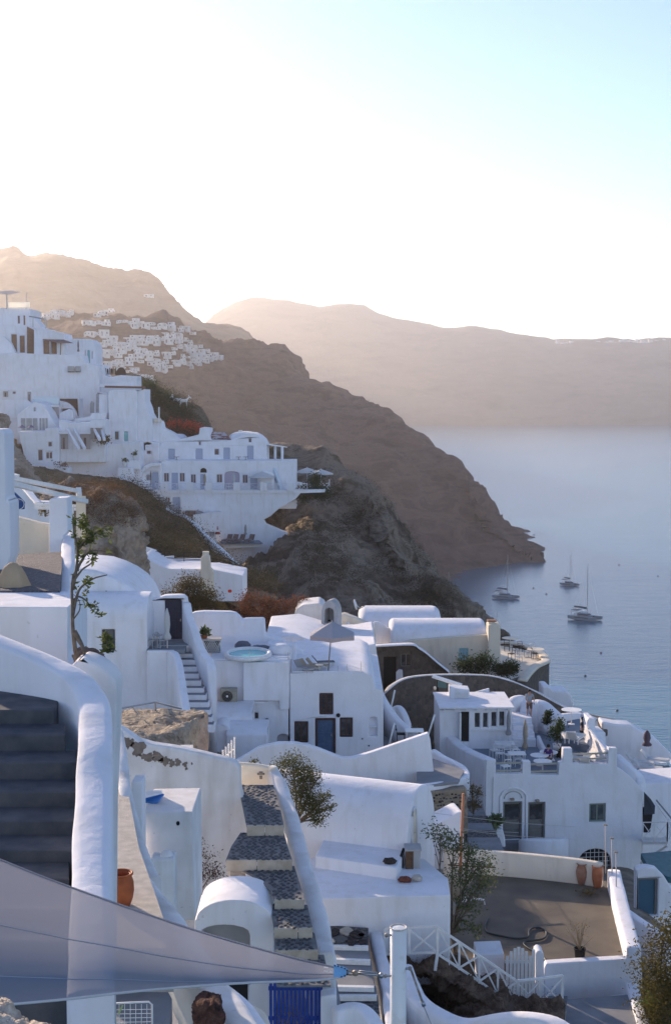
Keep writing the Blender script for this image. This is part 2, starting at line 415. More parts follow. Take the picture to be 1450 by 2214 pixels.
def plant(name, c, blobs, n, size, lm, label, cat='plant', stem=None, stemr=.03, group=None, seed=1, bark=None, part='foliage'):
    """blobs: (dx,dy,dz,rx,ry,rz) from c; stems from c to every blob"""
    rng = random.Random(seed); c = Vector(c); t = thing(name, c, label, cat, group)
    bl = [(c + Vector(b[:3]), Vector(b[3:6])) for b in blobs]
    V, Fc = leaves(bl, n, size, rng); mesh(part, V, Fc, lm, t, rec=False, kind='stuff')
    mb = MB()
    tall = max((p - c).z for p, r in bl); fork = c + Vector((bl[0][0].x - c.x, 0, 0)) * .25 + Vector((0, 0, tall * .28))
    if tall > 2.5: mb.tube([c, c.lerp(fork, .5) + Vector((.04, 0, 0)), fork], [stemr * 1.3, stemr, stemr * .9], 7)
    for p, r in bl:
        if tall > 2.5:
            if (p - c).z < tall * .3: c_ = c
            else: c_ = fork
            stemr_ = stemr * .55
        else: c_ = c; stemr_ = stemr
        mid = c_.lerp(p, .5) + Vector((rng.uniform(-.1, .1), rng.uniform(-.1, .1), .05)) * (p - c).length * .7
        mb.tube([c_, mid, p], [stemr_, stemr_ * .7, stemr_ * .35], 6)
        for _ in range(5):
            q = p + Vector((rng.uniform(-.8, .8) * r.x, rng.uniform(-.8, .8) * r.y, rng.uniform(-.5, .9) * r.z))
            mb.tube([mid.lerp(p, rng.uniform(.2, .9)), q], [stemr_ * .4, stemr_ * .15], 5)
    mb.build(stem or 'stem', bark or BARK, t, smooth=True)
    return t
BARK = mat('bark', (.12, .09, .07), .9, (.2, .16, .12), 14, .6, 40)
LEAF = leafmat('green_leaf', (.045, .07, .025), (.10, .13, .045))
DRYLEAF = leafmat('dry_leaf', (.09, .075, .035), (.16, .12, .055))
OLIVE = leafmat('olive_leaf', (.05, .07, .035), (.13, .15, .07))
DARKLEAF = leafmat('dark_leaf', (.02, .035, .018), (.05, .07, .03))
REDLEAF = leafmat('reddish_leaf', (.08, .03, .02), (.16, .06, .035))
FLOWER = leafmat('red_flower', (.45, .04, .03), (.6, .10, .05), .4)
STEPM = mat('dark_step_stone', (.06, .066, .08), .9, (.11, .11, .12), 4, .3, 40, bdist=.01)
SANDM = mat('pale_rough_cement', (.42, .38, .33), .95, (.55, .5, .44), 6, .8, 50, bdist=.02)
DARKM = mat('dark_opening', (.015, .015, .017), .9)  # black in openings stands for their shade; other uses are plain black
PATCHM = mat('bare_render', (.17, .14, .12), .95, (.25, .21, .18), 5, .6, 40)
MORTARM = mat('cobble_mortar', (.16, .16, .165), .95, (.22, .215, .21), 4, .4, 40)
COBM = [mat('cobble_a', (.075, .078, .085), .75, (.11, .11, .115), 9), mat('cobble_b', (.075, .075, .08), .75, (.11, .11, .11), 9), mat('cobble_c', (.06, .063, .07), .75, (.08, .08, .085), 9)]
MARBLEM = mat('aged_marble', (.52, .47, .40), .8, (.38, .32, .25), 4, .3, 20)
GREYW = mat('grey_shaded_plaster', (.36, .35, .35), .9, (.45, .44, .44), 2)  # plain grey, also shade painted into porch, niche and opening backs
ROYAL = mat('royal_blue_paint', (.012, .04, .24), .5, (.018, .06, .32), 8)
LAVAD = rock_mat('black_lava', [(.02, .018, .018), (.05, .04, .04), (.09, .07, .06)], 8, .8, .02, 20)
REDST = rock_mat('red_stone', [(.12, .04, .03), (.2, .07, .05)], 8, .8, .02, 20)
RUBS = rock_mat('tan_stone', [(.18, .14, .1), (.3, .24, .18)], 8, .8, .02, 20)
RUBD = stone_mat('dark_crazy_paving', (.05, .045, .045), (.10, .09, .085), (.16, .15, .14), 5)
COBT = stone_mat('cobble_texture', (.055, .058, .065), (.09, .09, .1), (.17, .17, .17), 7)
TERM = mat('terrace_cement', (.115, .097, .08), .95, (.17, .142, .11), .9, .4, 25, bdist=.01, detail=10)
# ================================================================= SETTING: water, air, hills
def water():
    m = bpy.data.materials.new('sea_water'); m.use_nodes = True; n = m.node_tree.nodes; l = m.node_tree.links
    p = n['Principled BSDF']; p.inputs['Base Color'].default_value = (.018, .105, .17, 1); p.inputs['Roughness'].default_value = .22; p.inputs['IOR'].default_value = 1.33
    geo = n.new('ShaderNodeNewGeometry')
    prev = None
    for sc, st, ds, sy in ((.012, .15, 3.0, .5), (.06, .25, 1.2, .45), (.3, .35, .45, .5), (1.1, .35, .14, .6)):
        mp = n.new('ShaderNodeMapping'); mp.inputs['Scale'].default_value = (sc, sc / sy, sc); l.new(geo.outputs['Position'], mp.inputs['Vector'])
        mp.inputs['Rotation'].default_value = (0, 0, .3)
        t = n.new('ShaderNodeTexNoise'); t.inputs['Scale'].default_value = 1; t.inputs['Detail'].default_value = 4; l.new(mp.outputs[0], t.inputs['Vector'])
        b = n.new('ShaderNodeBump'); b.inputs['Strength'].default_value = st; b.inputs['Distance'].default_value = ds; l.new(t.outputs[0], b.inputs['Height'])
        if prev: l.new(prev.outputs[0], b.inputs['Normal'])
        prev = b
    l.new(prev.outputs[0], p.inputs['Normal'])
    return m
mesh('sea', [(-9000, -1500, 0), (12000, -1500, 0), (12000, 9000, 0), (-9000, 9000, 0)], [(0, 1, 2, 3)], water(), kind='structure')
HZ = bpy.data.materials.new('air_haze'); HZ.use_nodes = True; n = HZ.node_tree.nodes; n.clear()
mo = n.new('ShaderNodeOutputMaterial'); pv = n.new('ShaderNodeVolumePrincipled'); pv.inputs['Color'].default_value = (.97, .91, .89, 1)
pv.inputs['Density'].default_value = 1.3e-4; pv.inputs['Anisotropy'].default_value = .74
HZ.node_tree.links.new(pv.outputs[0], mo.inputs['Volume'])
HB = MB(); HB.box((1500, 3700, -40), 21500, 11500, 560); hz = HB.build('haze', HZ, kind='stuff')
CALD = rock_mat('caldera_rock', [(.05, .038, .03), (.11, .08, .06), (.16, .12, .09), (.08, .062, .05)], .006, 1.0, 12, .02, zs=4)
HEADM = rock_mat('headland_rock', [(.035, .02, .02), (.085, .05, .045), (.125, .075, .065), (.055, .034, .032), (.10, .062, .052)], .028, 1.0, 3.5, .09, zs=3.5)
SCRUBM = rock_mat('scrub_earth', [(.05, .045, .025), (.10, .075, .045), (.17, .13, .09), (.07, .06, .035)], .35, 1.0, .3, 2.0)
ROCKM = rock_mat('tuff_rock', [(.10, .075, .055), (.22, .17, .13), (.36, .30, .24), (.16, .12, .09)], .5, 1.0, .4, 2.2)
GROUNDM = rock_mat('town_earth', [(.12, .10, .08), (.25, .21, .17), (.34, .3, .25)], .8, .6, .1, 5)
# far caldera wall
rdg = [(-1300, 640), (-600, 600), (0, 680), (300, 745), (440, 706), (470, 685), (505, 664), (545, 652), (610, 652), (680, 669), (730, 664), (780, 667), (830, 683), (880, 699), (960, 711), (1060, 718), (1160, 733), (1210, 741), (1290, 739), (1340, 741), (1400, 736), (1450, 736), (1800, 720), (2600, 730), (3600, 800)]
def row(fn): return [fn(u, v) for u, v in rdg]
loft('far_caldera_cliff', [row(lambda u, v: P(u, v + 60, 6200)), row(lambda u, v: P(u, v + 3, 5250)), row(lambda u, v: P(u, v, 5000)),
     row(lambda u, v: P(u, v + (900 - v) * .32, 4750)), row(lambda u, v: P(u, v + (915 - v) * .78, 4420)), row(lambda u, v: Vector((P(u, 920, 4286).x, 4260 + 60 * math.sin(u * .01), -90)))],
     300, 50, CALD, 22, .004)
# mountain behind the far town
m2 = [(-900, 560), (-500, 575), (-200, 560), (0, 550), (30, 549), (60, 560), (105, 563), (150, 575), (200, 590), (235, 599), (270, 599), (308, 598), (330, 613), (350, 630), (370, 650), (400, 668), (430, 690), (460, 703), (500, 712), (530, 728), (550, 745), (562, 762), (580, 800), (640, 880)]
def row2(fn): return [fn(u, v) for u, v in m2]
_, bv_m = loft('mountain', [row2(lambda u, v: P(u, v + 60, 2700)), row2(lambda u, v: P(u, v + 2, 2200)), row2(lambda u, v: P(u, v, 2100)), row2(lambda u, v: P(u, v + (820 - v) * .4, 1800)), row2(lambda u, v: P(u, 840, 1450))],
     260, 46, CALD, 22, .006)
# dark headland with the far town on its shoulder
hd = [(-700, 700, 1150), (-300, 705, 1100), (0, 712, 1040), (100, 705, 1020), (200, 700, 1000), (300, 694, 980), (380, 700, 990), (430, 722, 1010), (480, 742, 1040), (530, 752, 1060), (575, 766, 1070), (605, 771, 1060), (632, 795, 1045), (655, 822, 1030), (672, 840, 1020), (740, 864, 1000), (800, 889, 975), (850, 912, 955), (890, 938, 940), (935, 966, 925), (978, 990, 910), (1005, 1018, 895), (1018, 1054, 880), (1043, 1084, 868), (1053, 1106, 862), (1058, 1128, 856), (1090, 1160, 848), (1125, 1188, 840), (1150, 1203, 834), (1172, 1213, 827)]
def row3(fn): return [fn(u, v, Y) for u, v, Y in hd]
def basep(u, v, Y):      # foot of the slope at the water
    f = min(max((u - 200) / 972.0, 0), 1); yb = 480 + (826 - 480) * f ** 1.4; x = P(u, v, Y).x
    return Vector((x * (1 - .30 * (1 - f)) + (-60 * (1 - f)), yb, -4))
_, bv_h = loft('headland', [row3(lambda u, v, Y: Vector((P(u, v, Y).x * 1.35, Y * 1.28, min(P(u, v, Y).z - 2, max(P(u, v, Y).z - 90, -5))))), row3(lambda u, v, Y: P(u, v, Y)),
     row3(lambda u, v, Y: P(u, v, Y).lerp(basep(u, v, Y), .33) + Vector((0, 0, 9 * (1 if u < 900 else .3)))), row3(lambda u, v, Y: P(u, v, Y).lerp(basep(u, v, Y), .66) + Vector((0, 0, 2))), row3(basep)],
     330, 110, HEADM, 12, .016)
# ================================================================= TERRAIN NEAR THE TOWN
rows = [[(-300, 2500, 22), (200, 2450, 24), (500, 2420, 26), (800, 2400, 28), (1100, 2400, 30), (1500, 2450, 30), (2200, 2900, 32)],
        [(-300, 2300, 32), (200, 2250, 34), (500, 2200, 34), (800, 2260, 36), (1100, 2380, 36), (1450, 2420, 36), (2200, 3300, 40)],
        [(-300, 1950, 44), (200, 1900, 45), (500, 1960, 44), (800, 2080, 44), (1100, 2230, 46), (1450, 2300, 47), (2000, 3200, 52)],
        [(-300, 1600, 62), (200, 1600, 60), (500, 1700, 58), (800, 1830, 56), (1000, 1900, 57), (1250, 1960, 66), (1500, 2100, 66), (1900, 3200, 75)],
        [(-300, 1480, 80), (200, 1480, 74), (500, 1480, 76), (800, 1560, 76), (930, 1730, 78), (1150, 1800, 84), (1420, 1860, 90), (1700, 2800, 100)],
        [(-300, 1320, 100), (200, 1340, 95), (500, 1380, 96), (750, 1500, 96), (900, 1640, 96), (1080, 1600, 100), (1250, 1750, 110), (1500, 2600, 125)],
        [(-300, 1200, 130), (200, 1280, 118), (500, 1330, 120), (750, 1400, 120), (900, 1450, 118), (1050, 1560, 122), (1180, 1800, 132), (1350, 2300, 150)],
        [(-300, 1080, 170), (200, 1200, 140), (500, 1290, 140), (750, 1380, 140), (900, 1440, 140), (980, 1600, 145), (1080, 1900, 155), (1200, 2200, 170)],
        [(-400, 1000, 230), (0, 1050, 215), (200, 1120, 215), (500, 1300, 215), (700, 1380, 210), (850, 1500, 215), (980, 1550, 240), (1050, 1500, 260)],
        [(-500, 900, 400), (-200, 900, 390), (100, 1020, 380), (400, 1250, 380), (600, 1400, 380), (750, 1450, 380), (850, 1500, 400), (950, 1420, 430)]]
rows = [[P(*a) for a in cr_ ] for cr_ in rows]
_, bv_g = loft('town_ground', rows, 160, 160, GROUNDM, .35, .2)
# brush slope below the upper cluster and the hotel
rows = [[(-120, 880, 196), (0, 925, 192), (60, 985, 187), (100, 1006, 184), (150, 1020, 181), (210, 1033, 179), (270, 1040, 177), (310, 1060, 175), (350, 1092, 172), (400, 1125, 169), (455, 1176, 166), (520, 1232, 163), (600, 1245, 160)],
        [(-120, 960, 175), (0, 985, 172), (60, 1025, 168), (100, 1045, 165), (150, 1060, 163), (210, 1075, 160), (270, 1085, 158), (310, 1110, 157), (350, 1140, 155), (400, 1165, 153), (455, 1200, 151), (520, 1235, 149), (600, 1260, 147)],
        [(-120, 1060, 150), (0, 1085, 145), (60, 1110, 140), (100, 1125, 138), (150, 1135, 137), (210, 1150, 137), (270, 1160, 136), (310, 1175, 135), (350, 1190, 134), (400, 1205, 133), (455, 1230, 132), (520, 1255, 131), (600, 1285, 130)],
        [(-120, 1200, 120), (0, 1220, 115), (60, 1230, 112), (100, 1240, 112), (150, 1250, 113), (210, 1260, 114), (270, 1270, 115), (310, 1275, 116), (350, 1285, 117), (400, 1295, 118), (455, 1305, 118), (520, 1315, 118), (600, 1330, 118)]]
_, bv_s = loft('brush_slope', rows, 150, 80, SCRUBM, .9, .12)
# rock outcrop by the path
rows = [[(60, 1110, 100), (120, 1062, 98), (170, 1052, 96), (215, 1056, 94), (250, 1064, 93), (280, 1086, 94), (299, 1115, 98)],
        [(60, 1150, 92), (130, 1120, 90), (180, 1105, 87), (225, 1105, 86), (262, 1110, 87), (292, 1125, 90), (307, 1150, 98)],
        [(60, 1210, 88), (140, 1190, 86), (190, 1180, 84), (235, 1175, 83.5), (270, 1175, 85), (298, 1180, 89), (309, 1190, 97)],
        [(60, 1330, 86), (150, 1300, 84), (200, 1280, 82.5), (240, 1270, 82), (275, 1270, 84), (297, 1270, 89), (306, 1275, 96)],
        [(60, 1420, 84), (150, 1420, 83), (200, 1420, 82), (240, 1420, 82), (275, 1420, 83), (297, 1420, 88), (306, 1420, 94)]]
o, bv_r = loft('rock_outcrop', rows, 130, 110, ROCKM, 1.1, .3); tag(o, 'brown weathered rock outcrop above the vaulted house on the left', 'rock'); del o['kind']
rows = [[(-80, 870, 170), (0, 903, 165), (20, 925, 163), (40, 960, 162), (52, 990, 161)], [(-80, 950, 158), (0, 960, 155), (20, 975, 153), (45, 1000, 152), (75, 1040, 152)], [(-80, 1050, 145), (0, 1050, 143), (30, 1050, 142), (55, 1060, 142), (90, 1080, 143)], [(-80, 1150, 132), (0, 1150, 130), (30, 1150, 130), (60, 1150, 130), (100, 1150, 130)]]
o, bv_r2 = loft('rock_outcrop', rows, 70, 60, ROCKM, 1.2, .25); tag(o, 'brown rock knob at the left edge below the upper white houses', 'rock'); del o['kind']
# near sea cliff
rg_ = [(500, 1010, 240), (560, 990, 238), (612, 981, 234), (670, 993, 229), (712, 996, 225), (735, 1025, 220), (760, 1044, 215), (801, 1049, 211), (820, 1070, 206), (834, 1110, 200), (838, 1150, 195), (855, 1185, 190), (888, 1203, 186), (908, 1238, 182), (943, 1255, 177), (975, 1275, 173), (1000, 1300, 169), (1018, 1330, 166), (1020, 1400, 163)]
def mixr(r, f, dst): return [Vector(P(*a)).lerp(P(*b), f) for a, b in zip(r, dst)]
r1 = [(500, 1120, 200), (560, 1060, 205), (600, 1030, 212), (650, 1040, 210), (690, 1050, 206), (712, 1075, 202), (735, 1095, 198), (765, 1110, 194), (785, 1130, 191), (800, 1160, 187), (812, 1190, 183), (828, 1215, 179), (850, 1240, 175), (872, 1265, 171), (900, 1285, 167), (925, 1305, 164), (945, 1330, 161), (960, 1360, 159), (965, 1400, 158)]
r2 = [(500, 1190, 204), (560, 1160, 204), (600, 1155, 199), (640, 1150, 188), (670, 1160, 177), (690, 1175, 174), (710, 1190, 171), (730, 1205, 168), (745, 1215, 166), (760, 1230, 164), (775, 1245, 162), (790, 1260, 159), (810, 1280, 156), (830, 1300, 153), (855, 1320, 151), (880, 1340, 149), (900, 1360, 147), (920, 1380, 146), (930, 1400, 145)]
r3 = [(u - 20, 1280 + (u - 500) * .2, 152 - (u - 500) * .03) for u, v, Y in r1]
r4 = [(u - 30, 1450 + (u - 500) * .2, 142 - (u - 500) * .03) for u, v, Y in r1]
rb = [P(u, v, Y) + Vector((14, 60, -22)) for u, v, Y in rg_]; rb2 = [P(u, v, Y) + Vector((30, 120, -75)) for u, v, Y in rg_]
CLIFFM = rock_mat('cliff_rock', [(.045, .035, .028), (.10, .075, .055), (.24, .19, .15), (.07, .055, .035), (.20, .155, .12)], .10, 1.0, 1.0, .7, zs=1.6)
_, bv_c = loft('sea_cliff', [rb2, rb, rg_, r1, r2, r3, r4], 190, 150, CLIFFM, 3.2, .06)
# hill shoulder behind the tall white block
rows = [[(200, 830, 260), (290, 815, 258), (330, 830, 255), (370, 852, 250), (405, 872, 245), (430, 884, 240), (448, 905, 236), (462, 940, 232)],
        [(200, 830, 222), (290, 822, 222), (325, 836, 222), (360, 856, 220), (395, 874, 219), (425, 888, 218), (444, 908, 217), (456, 945, 216)],
        [(200, 900, 205), (290, 900, 206), (325, 905, 206), (360, 920, 206), (395, 935, 206), (420, 945, 206), (440, 955, 206), (452, 975, 207)],
        [(200, 1000, 200), (290, 1000, 200), (325, 1000, 200), (360, 1010, 200), (395, 1020, 200), (420, 1020, 200), (440, 1020, 200), (452, 1040, 200)]]
_, bv_k = loft('hill_shoulder', rows, 60, 50, SCRUBM, .9, .15)

def scrub(bv, n, box, size, m, name='scrub', seed=1, leaf=(.25, .5), per=44, poly=None):
    """low bushes rooted on a slope: one mass of small leaf faces"""
    rng = random.Random(seed); V = []; Fc = []; got = 0; tries = 0
    while got < n and tries < n * 6:
        tries += 1; u = rng.uniform(box[0], box[2]); v = rng.uniform(box[1], box[3])
        if poly and not poly(u, v): continue
        p, nn = hitb(bv, u, v)
        if p is None or noise.noise(p * .07) < -.22: continue
        got += 1; s = size * rng.uniform(.5, 1.5)
        for _ in range(per):
            q = p + Vector((rng.gauss(0, .45) * s, rng.gauss(0, .45) * s, abs(rng.gauss(0, .4)) * s)); L = rng.uniform(*leaf) * size * .3
            d = Vector((rng.gauss(0, 1), rng.gauss(0, 1), rng.gauss(.4, .7))).normalized(); e = d.cross(Vector((rng.gauss(0, 1), rng.gauss(0, 1), rng.gauss(0, 1)))).normalized(); k = len(V)
            V += [q, q + d * L * .5 + e * L * .3, q + d * L, q + d * L * .5 - e * L * .3]; Fc.append((k, k + 1, k + 2, k + 3))
    return mesh(name, V, Fc, m, None, rec=False, kind='stuff')
scrub(bv_s, 2600, (60, 990, 600, 1300), 1.2, leafmat('scrub_leaf', (.022, .026, .016), (.06, .052, .03), .2), seed=2)
scrub(bv_s, 700, (60, 990, 600, 1300), .8, leafmat('scrub_brown', (.07, .035, .025), (.15, .085, .05), .25), name='dry_scrub', seed=3)
scrub(bv_c, 1500, (500, 975, 1010, 1400), 1.1, MATS['scrub_leaf'], name='cliff_scrub', seed=4, per=20, leaf=(.3, .6), poly=lambda u, v: noise.noise(Vector((u * .012, v * .016, 3.3))) > -.05)
scrub(bv_r, 500, (100, 1050, 300, 1140), .6, MATS['scrub_brown'], name='outcrop_scrub', seed=5)
scrub(bv_k, 600, (290, 820, 460, 990), 1.6, MATS['scrub_leaf'], name='hill_scrub', seed=6)
scrub(bv_h, 1500, (100, 720, 1000, 1150), 2.6, leafmat('far_scrub_leaf', (.03, .03, .018), (.06, .05, .03), .1), name='far_scrub', seed=7, per=8, leaf=(.4, .9), poly=lambda u, v: v > 790 or u < 520)

# ================================================================= FOREGROUND LEFT: dark stairs, walls, terrace, sail
t = thing('staircase', P(80, 1900, 11.2), 'dark grey stone steps climbing behind the thick white curved parapet', 'stairs')
NV = [2110, 2035, 1965, 1900, 1838, 1775, 1712, 1648, 1588, 1535]
NE = [150, 150, 150, 150, 160, 168, 172, 166, 142, 118]
NY = [10.2 + .42 * k for k in range(10)]
for k in range(10):
    c0 = P(NE[k], NV[k], NY[k]); z = c0.z; Y2 = NY[k] + .46; xr2 = c0.x * Y2 / NY[k] ; L = -6.5; rz_ = P(NE[k], NV[max(k - 1, 0)], NY[max(k - 1, 0)]).z
    if k == 9: Y2 += .5
    MB().hexa([Vector((L, NY[k], z - .5)), Vector((c0.x, NY[k], z - .5)), Vector((xr2, Y2, z - .5)), Vector((L, Y2, z - .5))],
              [Vector((L, NY[k], z)), Vector((c0.x, NY[k], z)), Vector((xr2, Y2, z)), Vector((L, Y2, z))]).build('step', STEPM, t, bevel=.015)
wall('parapet', [(196, 2150, 9.0), (196, 1990, 10.0), (198, 1850, 11.0), (202, 1720, 12.0), (206, 1610, 12.9), (206, 1552, 13.5), (200, 1505, 14.0), (175, 1466, 14.35), (135, 1438, 14.6), (88, 1414, 14.8), (30, 1392, 15.0), (-60, 1360, 15.3)],
     [.30, .34], 2.6, WHITE, n=80, rnd=.30, jit=.10, label='thick white rounded parapet curving above the dark steps at left', cat='wall')
pl = Plane(75, 16.6)
body('wall', pl, [(-60, 1312), (147, 1313), (147, 1335), (146, 1700), (-60, 1700)], 1.35, WHITE, bevel=.02, label='square white wall block with flat sunlit top beside the bare tree', cat='wall')
pl = Plane(200, 15.0)
body('buttress', pl, [(150, 1450), (160, 1432)] + arc(168, 1432, 253, 1480, 22, 8) + [(253, 1500), (251, 1560), (243, 1750), (240, 2100), (150, 2100)], .45, OLDW, bevel=.04, label='round topped white buttress behind the curved parapet', cat='wall')
# passage floor, pot, thin curved parapet
g = slab('passage_floor', [(225, 1600), (262, 1600), (275, 1700), (300, 1830), (345, 1960), (375, 2050), (190, 2050)], 92.7, .6, SANDM, kind='structure')
wall('parapet', [(253, 1573, 27.5), (262, 1622, 26.4), (269, 1690, 25.2), (283, 1760, 24.2), (302, 1825, 23.3), (332, 1893, 22.4)], [.20, .26], 1.0, OLDW, n=40, rnd=.5, jit=.25, label='thin lumpy sunlit parapet curving down to the orange pot', cat='wall')
wall('parapet', [(300, 1893, 21.6), (335, 1935, 20.8), (375, 1985, 20.0), (420, 2060, 18.9), (470, 2130, 17.9), (545, 2240, 16.4)], [.36, .42], 1.1, OLDW, n=40, rnd=.45, jit=.2, label='broad white parapet running down under the grey sail', cat='wall')
POTM = mat('terracotta', (.42, .11, .035), .6, (.30, .07, .025), 6, .2, 30)
c = PZ(262, 1957, 92.7)
t = thing('clay_pot', c, 'orange terracotta jar with rolled rim standing by the sunlit passage wall', 'pot')
MB().lathe(c, [(.13, 0), (.17, .10), (.19, .22), (.185, .34), (.155, .43), (.15, .46), (.13, .46), (.13, .40), (.15, .2), (.1, .03)], 28, cap=True).build('body', POTM, t, smooth=True)
MB().tube([c + Vector((.165 * math.cos(a), .165 * math.sin(a), .465)) for a in [2 * math.pi * i / 28 for i in range(29)]], .018, 8, cap=False).build('rim', POTM, t, smooth=True)
# small hut below the wall
pl = Plane(360, 26.2)
body('hut', pl, [(309, 1757), (417, 1755), (421, 1990), (300, 1990)], 1.65, OLDW, bevel=.03, label='small square white hut with flat blue-white roof below the patched wall', cat='hut',)
_x, _z = pl.sz(385, 1780); MB().prism([pl.w(_x + .035 * math.cos(a), _z + .045 * math.sin(a), -.006) for a in [2 * math.pi * i / 12 for i in range(12)]], pl.n * .02).build('drain_disc', DARKM, None, label='small black disc painting a drain hole on the face of the square hut', cat='hole')  # black disc set on the face gives the dark of the hole
pl2 = Plane(350, 25.2)
body('step_block', pl2, [(325, 1858), (377, 1856), (377, 2040), (322, 2040)], .45, OLDW, bevel=.05, label='low white masonry block against the face of the square hut', cat='block')
MB().lathe(P(361, 1850, 25.4), [(.13, -.1), (.125, 0), (.10, .07), (.05, .105), (.01, .115)], 16).build('plaster_knob', OLDW, None, smooth=True, label='small round plaster knob on the masonry block', cat='knob')
pl3 = Plane(295, 25.6)
body('pillar', pl3, [(285, 1690), (308, 1689), (310, 1990), (290, 1990)], .45, WHITE, bevel=.02, label='slim square white pillar left of the blue boards', cat='pillar')
BLUEP = mat('blue_paint', (.03, .16, .50), .5, (.05, .22, .55), 5)
t = thing('boards', PZ(330, 1720, 92.2), 'broken blue painted boards lying on the hut roof', 'boards')
z0 = pl.sz(360, 1756)[1]
mb = MB(); a = PZ(310, 1733, z0 + .03); b = PZ(353, 1712, z0 + .16); mb.prism([PZ(309, 1733, z0 + .02), PZ(341, 1734, z0 + .04), PZ(355, 1716, z0 + .12), PZ(312, 1722, z0 + .10)], (0, 0, -.03)); mb.build('board', BLUEP, t)
MB().prism([PZ(309, 1718, z0 + .13), PZ(322, 1709, z0 + .16), PZ(350, 1709, z0 + .14), PZ(352, 1714, z0 + .14), PZ(312, 1724, z0 + .13)], (0, 0, -.02)).build('board', WPAINT, t)
# patched wall left of the cobbled steps
pl = Plane(400, 33.6)
PW = body('wall', pl, [(244, 1570), (256, 1572), (270, 1580), (300, 1601), (330, 1610), (365, 1615), (400, 1621), (440, 1630), (480, 1640), (508, 1648), (519, 1662), (520, 1700), (528, 1735), (534, 1775), (537, 1790), (520, 1822), (498, 1860), (494, 1890), (520, 2100), (244, 2100)], .4, OLDW, bevel=.08,
     label='old white retaining wall with brown patches of fallen plaster', cat='wall')
rng = random.Random(3)
def patch(cu, cv, ru, rv, n=26):
    q = []
    for i in range(n):
        a = 2 * math.pi * i / n; r = 1 + .35 * math.sin(a * 3 + cu) * .5 + rng.uniform(-.3, .3); q.append((cu + ru * r * math.cos(a), cv + rv * r * math.sin(a)))
    s = [pl.sz(*p) for p in q]; MB().prism([pl.w(x, z, -.012) for x, z in s], pl.n * .02).build('bare_patch', PATCHM, PW)
for a in [(279, 1606, 12, 11), (298, 1617, 14, 15), (318, 1636, 15, 8), (340, 1637, 12, 11), (356, 1645, 11, 9), (372, 1650, 6, 9), (385, 1648, 6, 9), (400, 1652, 5, 5), (403, 1662, 3, 3), (415, 1651, 2, 3)]: patch(*a)
# ruin with flat rubble roof behind the patched wall
RUINM = rock_mat('ruin_rubble', [(.12, .095, .07), (.30, .24, .18), (.42, .35, .27), (.2, .16, .12)], 2.2, 1, .12, 7)
RO = thing('ruined_hut', P(350, 1600, 42), 'ruined stone hut with flat crumbling earth roof behind the patched wall', 'ruin')
pr = Plane(330, 40, 0)
rows = [[(240, 1540, 47), (300, 1536, 47), (360, 1533, 47), (420, 1535, 47), (449, 1541, 46.5)], [(240, 1570, 44), (300, 1572, 44), (350, 1570, 44), (400, 1560, 45), (449, 1545, 46)],
        [(240, 1590, 42), (300, 1600, 41.5), (350, 1598, 42), (395, 1580, 43), (432, 1556, 45)], [(235, 1700, 41), (300, 1700, 40), (340, 1700, 40.5), (385, 1690, 42), (432, 1640, 44.5)]]
o, _ = loft('rubble_roof', rows, 70, 44, RUINM, .16, .9, kind=None); o.parent = RO; o.location = WP[o.name] - WP[RO.name]
rows = [[(383, 1580, 43.4), (400, 1562, 44.4), (415, 1548, 45.2), (450, 1542, 46)], [(380, 1620, 43.4), (400, 1620, 44), (420, 1620, 44.8), (451, 1620, 45.6)], [(380, 1700, 43.4), (400, 1700, 44), (420, 1700, 44.8), (451, 1700, 45.6)]]
o, _ = loft('rubble_wall', rows, 50, 40, rock_mat('pink_tuff', [(.28, .19, .14), (.42, .31, .24), (.5, .4, .32)], 1.6, 1, .1, 8), .10, 1.4, kind=None); o.parent = RO; o.location = WP[o.name] - WP[RO.name]
# old sign by the ruin
s = Plane(402, 36); a0, z1 = s.sz(391, 1611); a1, z0 = s.sz(418, 1640)
t = thing('notice_board', s.w((a0 + a1) / 2, z0, 0), 'small white notice lettered in red leaning on the ruin', 'sign')
MB().pbox(s, a0, a1, z0, z1, 0, .03).build('board', OLDW, t)
def text(name, body_, loc, size, m, parent=None, rz=0, ext=.002, rx=90, align='CENTER', **k):
    cu = bpy.data.curves.new(name, 'FONT'); cu.body = body_; cu.size = size; cu.extrude = ext; cu.align_x = align; cu.align_y = 'CENTER'
    cu.materials.append(m); o = bpy.data.objects.new(name, cu)
    dg = bpy.context.evaluated_depsgraph_get(); COL.objects.link(o); dg.update(); me = bpy.data.meshes.new_from_object(o.evaluated_get(dg)); bpy.data.objects.remove(o); o = bpy.data.objects.new(name, me)
    if not me.materials: me.materials.append(m); link(o, parent, loc); o.rotation_euler = (R(rx), 0, rz); return tag(o, **k)
text('lettering', 'GUEST', s.w((a0 + a1) / 2, z1 - .10, -.008), .085, mat('red_ink', (.4, .06, .05), .7), t)
text('lettering', 'ONLY', s.w((a0 + a1) / 2, z1 - .20, -.008), .075, MATS['red_ink'], t)
t = thing('hand_rail', P(340, 1518, 46.5), 'thin grey pipe handrail above the ruined roof', 'railing')
MB().tube([P(258, 1532, 45), P(336, 1518, 46.5), P(392, 1532, 48)], .03, 8).build('pipe', STEEL, t)
MB().tube([P(336, 1518, 46.5), P(337, 1545, 46.5)], .03, 8).build('post', STEEL, t)
MB().tube([P(285, 1527, 45.5), P(300, 1545, 45.6)], .02, 8).build('brace', STEEL, t)
